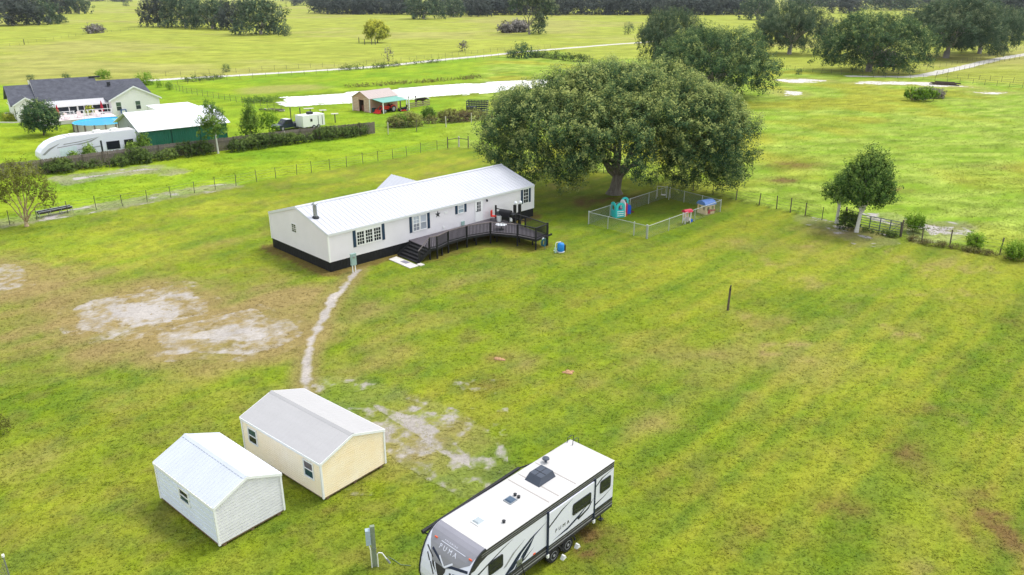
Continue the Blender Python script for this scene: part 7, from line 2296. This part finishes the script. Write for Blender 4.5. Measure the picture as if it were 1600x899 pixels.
def small_barn():
    z2 = lambda x, y: (400 + x / 3.995, y / 3.995)
    a, b = G(*z2(607, 690)), G(*z2(712, 705))
    fr = Frame(b.x, b.y, math.degrees(math.atan2(b.y - a.y, b.x - a.x)) + 90)   # x runs back along the side, y to the left gable corner
    d = (a - b).length
    L, ze, zr = 7.0, 2.55, 3.7
    t = thing("small_barn", "small pinkish board barn with white roof and open door by the pond", "barn", b, fr.rz)
    M_PB = mat("pinkish_boards", lin(186, 150, 132), .85, .2, 2, .2, stretch=(.3, .3, 5))
    g = MB()
    g.box(0, .08, d * .62, d, 0, ze); g.box(0, .08, 0, d * .34, 0, ze); g.box(0, .08, d * .34, d * .62, 2.2, ze)
    g.prism([(0, 0, ze), (0, d, ze), (0, d / 2, zr - .06)], (.08, 0, 0))
    g.box(L - .08, L, 0, d, 0, ze); g.box(.08, L - .08, .0, .08, 0, ze); g.box(.08, L - .08, d - .08, d, 0, ze)
    g.prism([(L, 0, ze), (L, d, ze), (L, d / 2, zr - .06)], (-.08, 0, 0))
    g.build("wall", M_PB, t)
    bo = MB()
    for k in range(9):
        z = .15 + k * .28
        bo.box(-.03, -.001, d * .64, d - .02, z, z + .2)
        bo.box(-.03, -.001, .04, d * .33, z, z + .2)
    bo.build("board", mat("pale_pink_boards", lin(204, 176, 160), .85, .3, 3), t)
    q = MB(); q.box(.5, .56, d * .36, d * .6, 0, 1.1); q.build("stall_gate", mat("red_brown_boards", lin(122, 72, 60), .85, .2), t)
    q = MB(); q.box(L * .6, L * .62, .1, d - .1, 0, ze); q.build("inner_wall", mat("blue_grey_sheet", lin(84, 100, 116), .8), t)
    r = MB(); gable_roof(r, L, d, ze, zr - ze, .15, .2, .06, .6, .02, .05); r.build("roof", mat("pinkish_white_roof", lin(182, 166, 160), .55, .05), t)
    for y in (-.03, d + .03):
        q = MB(); q.box(-.06, .06, y - .07, y + .07, 0, ze); q.build("corner_trim", M_PLWHITE, t)
    # lean-to
    q = MB(); q.prism([(.6, -.1, ze - .08), (L - .3, -.1, ze - .08), (L - .3, -3.1, 2.05), (.6, -3.1, 2.05)], (0, 0, -.06)); q.build("lean_roof", mat("pale_green_sheet", lin(112, 168, 152), .5, .12, 1), t)
    for x in (.7, L - .4):
        q = MB(); q.box(x - .08, x + .08, -3.08, -2.92, 0, 2.0); q.build("post", M_PLWHITE, t)
    q = MB(); q.box(L + .3, L + 4.5, -2.6, -2.5, 1.9, 2.02); q.box(L + .1, L + .25, -3.1, -2.95, 0, 2.3); q.box(L + .1, L + .2, -3.0, .2, 2.2, 2.3); q.build("post", M_PLWHITE, t)
    for (x, y) in ((L + 1.0, .3), (L + 2.6, -.4), (L + 4.4, -.5)):
        q = MB(); q.box(x - .09, x + .09, y - .09, y + .09, 0, 2.1); q.build("stall_post", M_POST, t)
    q = MB()
    for z in (.25, .6, .95):
        q.box(L + .2, L + 6.5, -2.3, -2.22, z, z + .2)
    q.build("stall_rail", mat("grey_brown_rail", lin(140, 124, 106), .9, .2), t)
    q = MB(); q.box(.4, .9, -.62, -.12, 0, .85); tag(q.build("water_drum", mat("dark_teal_drum", lin(44, 74, 84), .5), None, b, fr.rz), "dark drum standing at the small barn corner", "drum")
    # tractor under the lean-to
    p = fr.w(2.9, -2.0)
    t = thing("tractor", "red tractor parked under the green lean-to", "tractor", p, fr.rz + R(180))
    M_TR = mat("tractor_red", lin(200, 40, 36), .4, .1)
    MB().box(.2, 1.9, -.35, .35, .62, 1.2).build("bonnet", M_TR, t)
    MB().box(1.9, 2.05, -.3, .3, .65, 1.1).build("grille", M_DARKMETAL, t)
    MB().box(-1.1, .2, -.3, .3, .5, .85).build("chassis", M_DARKMETAL, t)
    for y in (-.72, .52):
        m = MB(); m.prism([(-1.2, y, .8), (-1.05, y, 1.25), (-.6, y, 1.4), (-.15, y, 1.25), (0, y, .8), (-.2, y, .78), (-.3, y, 1.1), (-.6, y, 1.22), (-.92, y, 1.1), (-1.0, y, .8)], (0, .22, 0)); m.each("mudguard", M_TR, t)
    MB().box(-.85, -.4, -.25, .25, .9, 1.0).build("seat", M_BLACK, t)
    MB().box(-.95, -.85, -.25, .25, 1.0, 1.4).build("seat_back", M_BLACK, t)
    m = MB(); m.tube([(.1, 0, 1.2), (-.1, 0, 1.5)], .03, 6); m.lathe([(.2, 0), (.22, .02), (.2, .04)], (-.1, 0, 1.5), 12); m.build("steering_wheel", M_BLACK, t)
    for xs, r_, w_ in ((( -.6,), .62, .36), ((1.5,), .38, .26)):
        wheel_pair(t, xs, (-.62, .62), r_, w_)
    for y in (-.5, .5):
        m = MB(); m.beam((.1, y, 1.0), (1.6, y, 1.25), .1, .14); m.beam((1.6, y, 1.25), (2.7, y, .45), .1, .14); m.each("loader_arm", M_TR, t)
    m = MB(); m.prism([(2.6, -.8, .08), (3.3, -.8, .1), (3.25, -.8, .18), (2.75, -.8, .3), (2.7, -.8, .7), (2.6, -.8, .7)], (0, 1.6, 0)); m.build("bucket", M_TR, t)
    # mower behind
    p = fr.w(5.6, -3.3)
    t = thing("mower", "dark riding mower with red deck at the end of the lean-to", "mower", p, fr.rz + R(160))
    MB().box(-.5, .6, -.32, .32, .35, .7).build("body", M_BLACK, t)
    MB().box(-.5, -.1, -.25, .25, .7, .78).build("seat", M_BLACK, t)
    MB().box(-.6, -.5, -.25, .25, .75, 1.15).build("seat_back", M_DARKMETAL, t)
    MB().box(-.2, .9, -.65, .65, .12, .3).build("cutting_deck", M_TR, t)
    wheel_pair(t, (-.35, .85), (-.5, .5), .27, .2)
    # parked pickup and box trailer
    a = G(455, 204); 
    car("dark pickup truck parked behind the plank fence beside the white box trailer", G(453, 202), R(228), mat("dark_blue_paint", lin(34, 44, 66), .25, .1, spec=.6), True)
    p = G(485, 201)
    t = thing("box_trailer", "white box trailer with dark roof vent behind the plank fence", "trailer", p, R(228))
    MB().box(-2.2, 2.0, -1.1, 1.1, .5, 2.35).build("body", M_PLWHITE, t)
    MB().box(-.5, .3, -.4, .4, 2.352, 2.75).build("roof_vent", M_DARKMETAL, t)
    F = Wall((0, 1.1, 0), (-1, 0, 0), (0, 1, 0))
    for u0, u1, z0, z1, mm, nm in ((-.6, -.2, 1.3, 1.75, M_DARKMETAL, "window"), (.9, .98, .6, 2.1, M_DARKMETAL, "door_edge"), (1.7, 1.78, .6, 2.1, M_DARKMETAL, "door_edge")):
        q = MB(); F.slab(q, u0, u1, z0, z1, .001, .03); q.build(nm, mm, t)
    q = MB(); q.beam((2.0, -.5, .5), (3.2, 0, .5), .1); q.beam((2.0, .5, .5), (3.2, 0, .5), .1); q.build("hitch", M_DARKMETAL, t)
    wheel_pair(t, (-.9, 0.0), (-1.05, 1.05), .36, .22)
    # stock trailer near the oak
    p = G(746, 178)
    t = thing("stock_trailer", "dark slatted stock trailer standing left of the big oak", "trailer", p, R(-8))
    m0 = mat("dark_blue_steel", lin(46, 54, 68), .6, .2)
    MB().box(-1.9, 1.9, -.9, .9, .5, .62).build("floor", m0, t)
    for x in [k * .62 - 1.86 for k in range(7)]:
        for y in (-.88, .88):
            MB().box(x - .05, x + .05, y - .05, y + .05, .62, 2.35).build("upright", m0, t)
    for z in (.72, 1.1, 1.5, 1.9, 2.3):
        for y in (-.92, .92):
            MB().box(-1.95, 1.95, y - .025, y + .025, z, z + .13).build("slat", m0, t)
    MB().box(-1.9, -.2, -.93, .93, .62, 1.35).build("side_sheet", m0, t)
    for x in (-1.93, 1.93):
        q = MB()
        for z in (.8, 1.3, 1.8, 2.25): q.box(x - .03, x + .03, -.88, .88, z, z + .12)
        q.build("end_gate", m0, t)
    wheel_pair(t, (-.45, .45), (-1.05, 1.05), .36, .22)
    MB().beam((1.9, 0, .55), (3.0, 0, .55), .12).build("hitch", m0, t)
    # feed tables / cages on posts
    for i, (u, v, lab) in enumerate(((486, 187, "left wire hutch on posts beyond the box trailer"), (506, 192, "tall post with a pale hutch top beyond the box trailer"), (524, 192, "small pale table on a post right of the hutches"))):
        p = G(u, v)
        t = thing("hutch", lab, "hutch", p, R(20))
        h = (1.9, 2.1, 1.5)[i]
        MB().box(-.08, .08, -.08, .08, 0, h).build("post", M_POSTD, t)
        MB().box(-1.1 if i == 0 else -.6, .6, -.5, .5, h, h + .08).build("top", M_POSTW, t)
    for i, (u, lab) in enumerate(((455, "leftmost leaning ladder rack behind the pickup"), (470, "right leaning ladder rack behind the pickup"))):
        p = G(u, 188)
        t = thing("post_rack", lab, "rack", p, R(10))
        MB().box(-.08, .08, -.08, .08, 0, 2.2).build("post", M_POSTD, t)
        m = MB()
        for k in range(3): m.beam((.2 + k * .5, 0, .0), (.7 + k * .5, .2, 1.1), .06)
        m.build("leaning_pole", M_GALV, t)
    p = G(428, 174)
    t = thing("log_heap", "heap of grey logs by the near end of the pond", "log heap", p, R(-20))
    rng = random.Random(2)
    for k in range(7):
        m = MB(); y = rng.uniform(-.8, .8); m.tube([(-2 + rng.uniform(-.8, .8), y, .2 + .1 * (k % 2)), (2 + rng.uniform(-.8, .6), y + rng.uniform(-.4, .4), .2 + .1 * (k % 3))], .16, 6); m.build("log", M_POSTW if k % 3 == 0 else M_POST, t)
small_barn()

def cow():
    b = G(657, 163.5)
    me = bpy.data.meshes.new("cow_body")
    # one skinned body: trunk along x, head to the left low (grazing)
    V = [(0.75, 0, 1.12), (0.35, 0, 1.08), (-.15, 0, 1.05), (-.6, 0, 1.1), (-.95, 0, 1.15), (-1.25, 0, 1.2), (-1.55, 0, 1.12)]
    Rr = [.30, .36, .40, .37, .27, .20, .13]
    E = [(i, i + 1) for i in range(6)]
    def leg(root, x, y, front):
        i = len(V)
        if front:
            V.extend([(x, y, .8), (x + .02, y, .45), (x, y, .08), (x - .06, y, .03)])
        else:
            V.extend([(x + .02, y, .82), (x + .14, y, .5), (x + .06, y, .1), (x, y, .03)])
        Rr.extend([.15 if front else .18, .075, .055, .065])
        E.extend([(root, i), (i, i + 1), (i + 1, i + 2), (i + 2, i + 3)])
    leg(3, -.55, -.2, True); leg(3, -.5, .2, True); leg(0, .68, -.2, False); leg(0, .74, .2, False)
    i = len(V)
    V.extend([(1.02, 0, 1.2), (1.12, 0, .9), (1.12, 0, .5), (-1.75, 0, 1.0)]); Rr.extend([.06, .035, .05, .085])
    E.extend([(0, i), (i, i + 1), (i + 1, i + 2), (6, i + 3)])
    me.from_pydata(V, E, [])
    o = bpy.data.objects.new("cow_body", me)
    col.objects.link(o)
    sk = o.modifiers.new("skin", 'SKIN')
    for k, d in enumerate(me.skin_vertices[0].data):
        d.radius = (Rr[k], Rr[k])
    me.skin_vertices[0].data[0].use_root = True
    ss = o.modifiers.new("sub", 'SUBSURF'); ss.levels = ss.render_levels = 2
    bpy.context.view_layer.update()
    m2 = bpy.data.meshes.new_from_object(o.evaluated_get(bpy.context.evaluated_depsgraph_get()))
    bpy.data.objects.remove(o)
    m2.materials.clear(); m2.materials.append(mat("dark_hide", (.03, .022, .018), .8, .3, 2))
    t = thing("cow", "dark brown cow standing by the pond beyond the small barn", "cow", b, R(172))
    link("body", m2, t)
    for y in (-.14, .14):
        e = MB(); e.prism([(-1.45, y, 1.2), (-1.38, y * 2.2, 1.25), (-1.42, y * 2.6, 1.16)], (.03, 0, -.03)); e.build("ear", M_BLACK, t)
cow()
# ================================================================== AIR
def haze():
    mb = MB(); mb.box(-4200, 4200, -60, 5200, -1.0, 46.0)
    m = bpy.data.materials.new("pale_air")
    m.use_nodes = True
    n, l = m.node_tree.nodes, m.node_tree.links
    n.remove(n["Principled BSDF"])
    v = n.new("ShaderNodeVolumePrincipled")
    v.inputs["Color"].default_value = (.86, .92, 1.0, 1)
    v.inputs["Density"].default_value = 0.00006
    v.inputs["Anisotropy"].default_value = 0.2
    l.new(v.outputs[0], n["Material Output"].inputs["Volume"])
    o = mb.build("haze", m)
    tag(o, "thin pale air between the lot and the far wood", None, None, 'stuff')
haze()
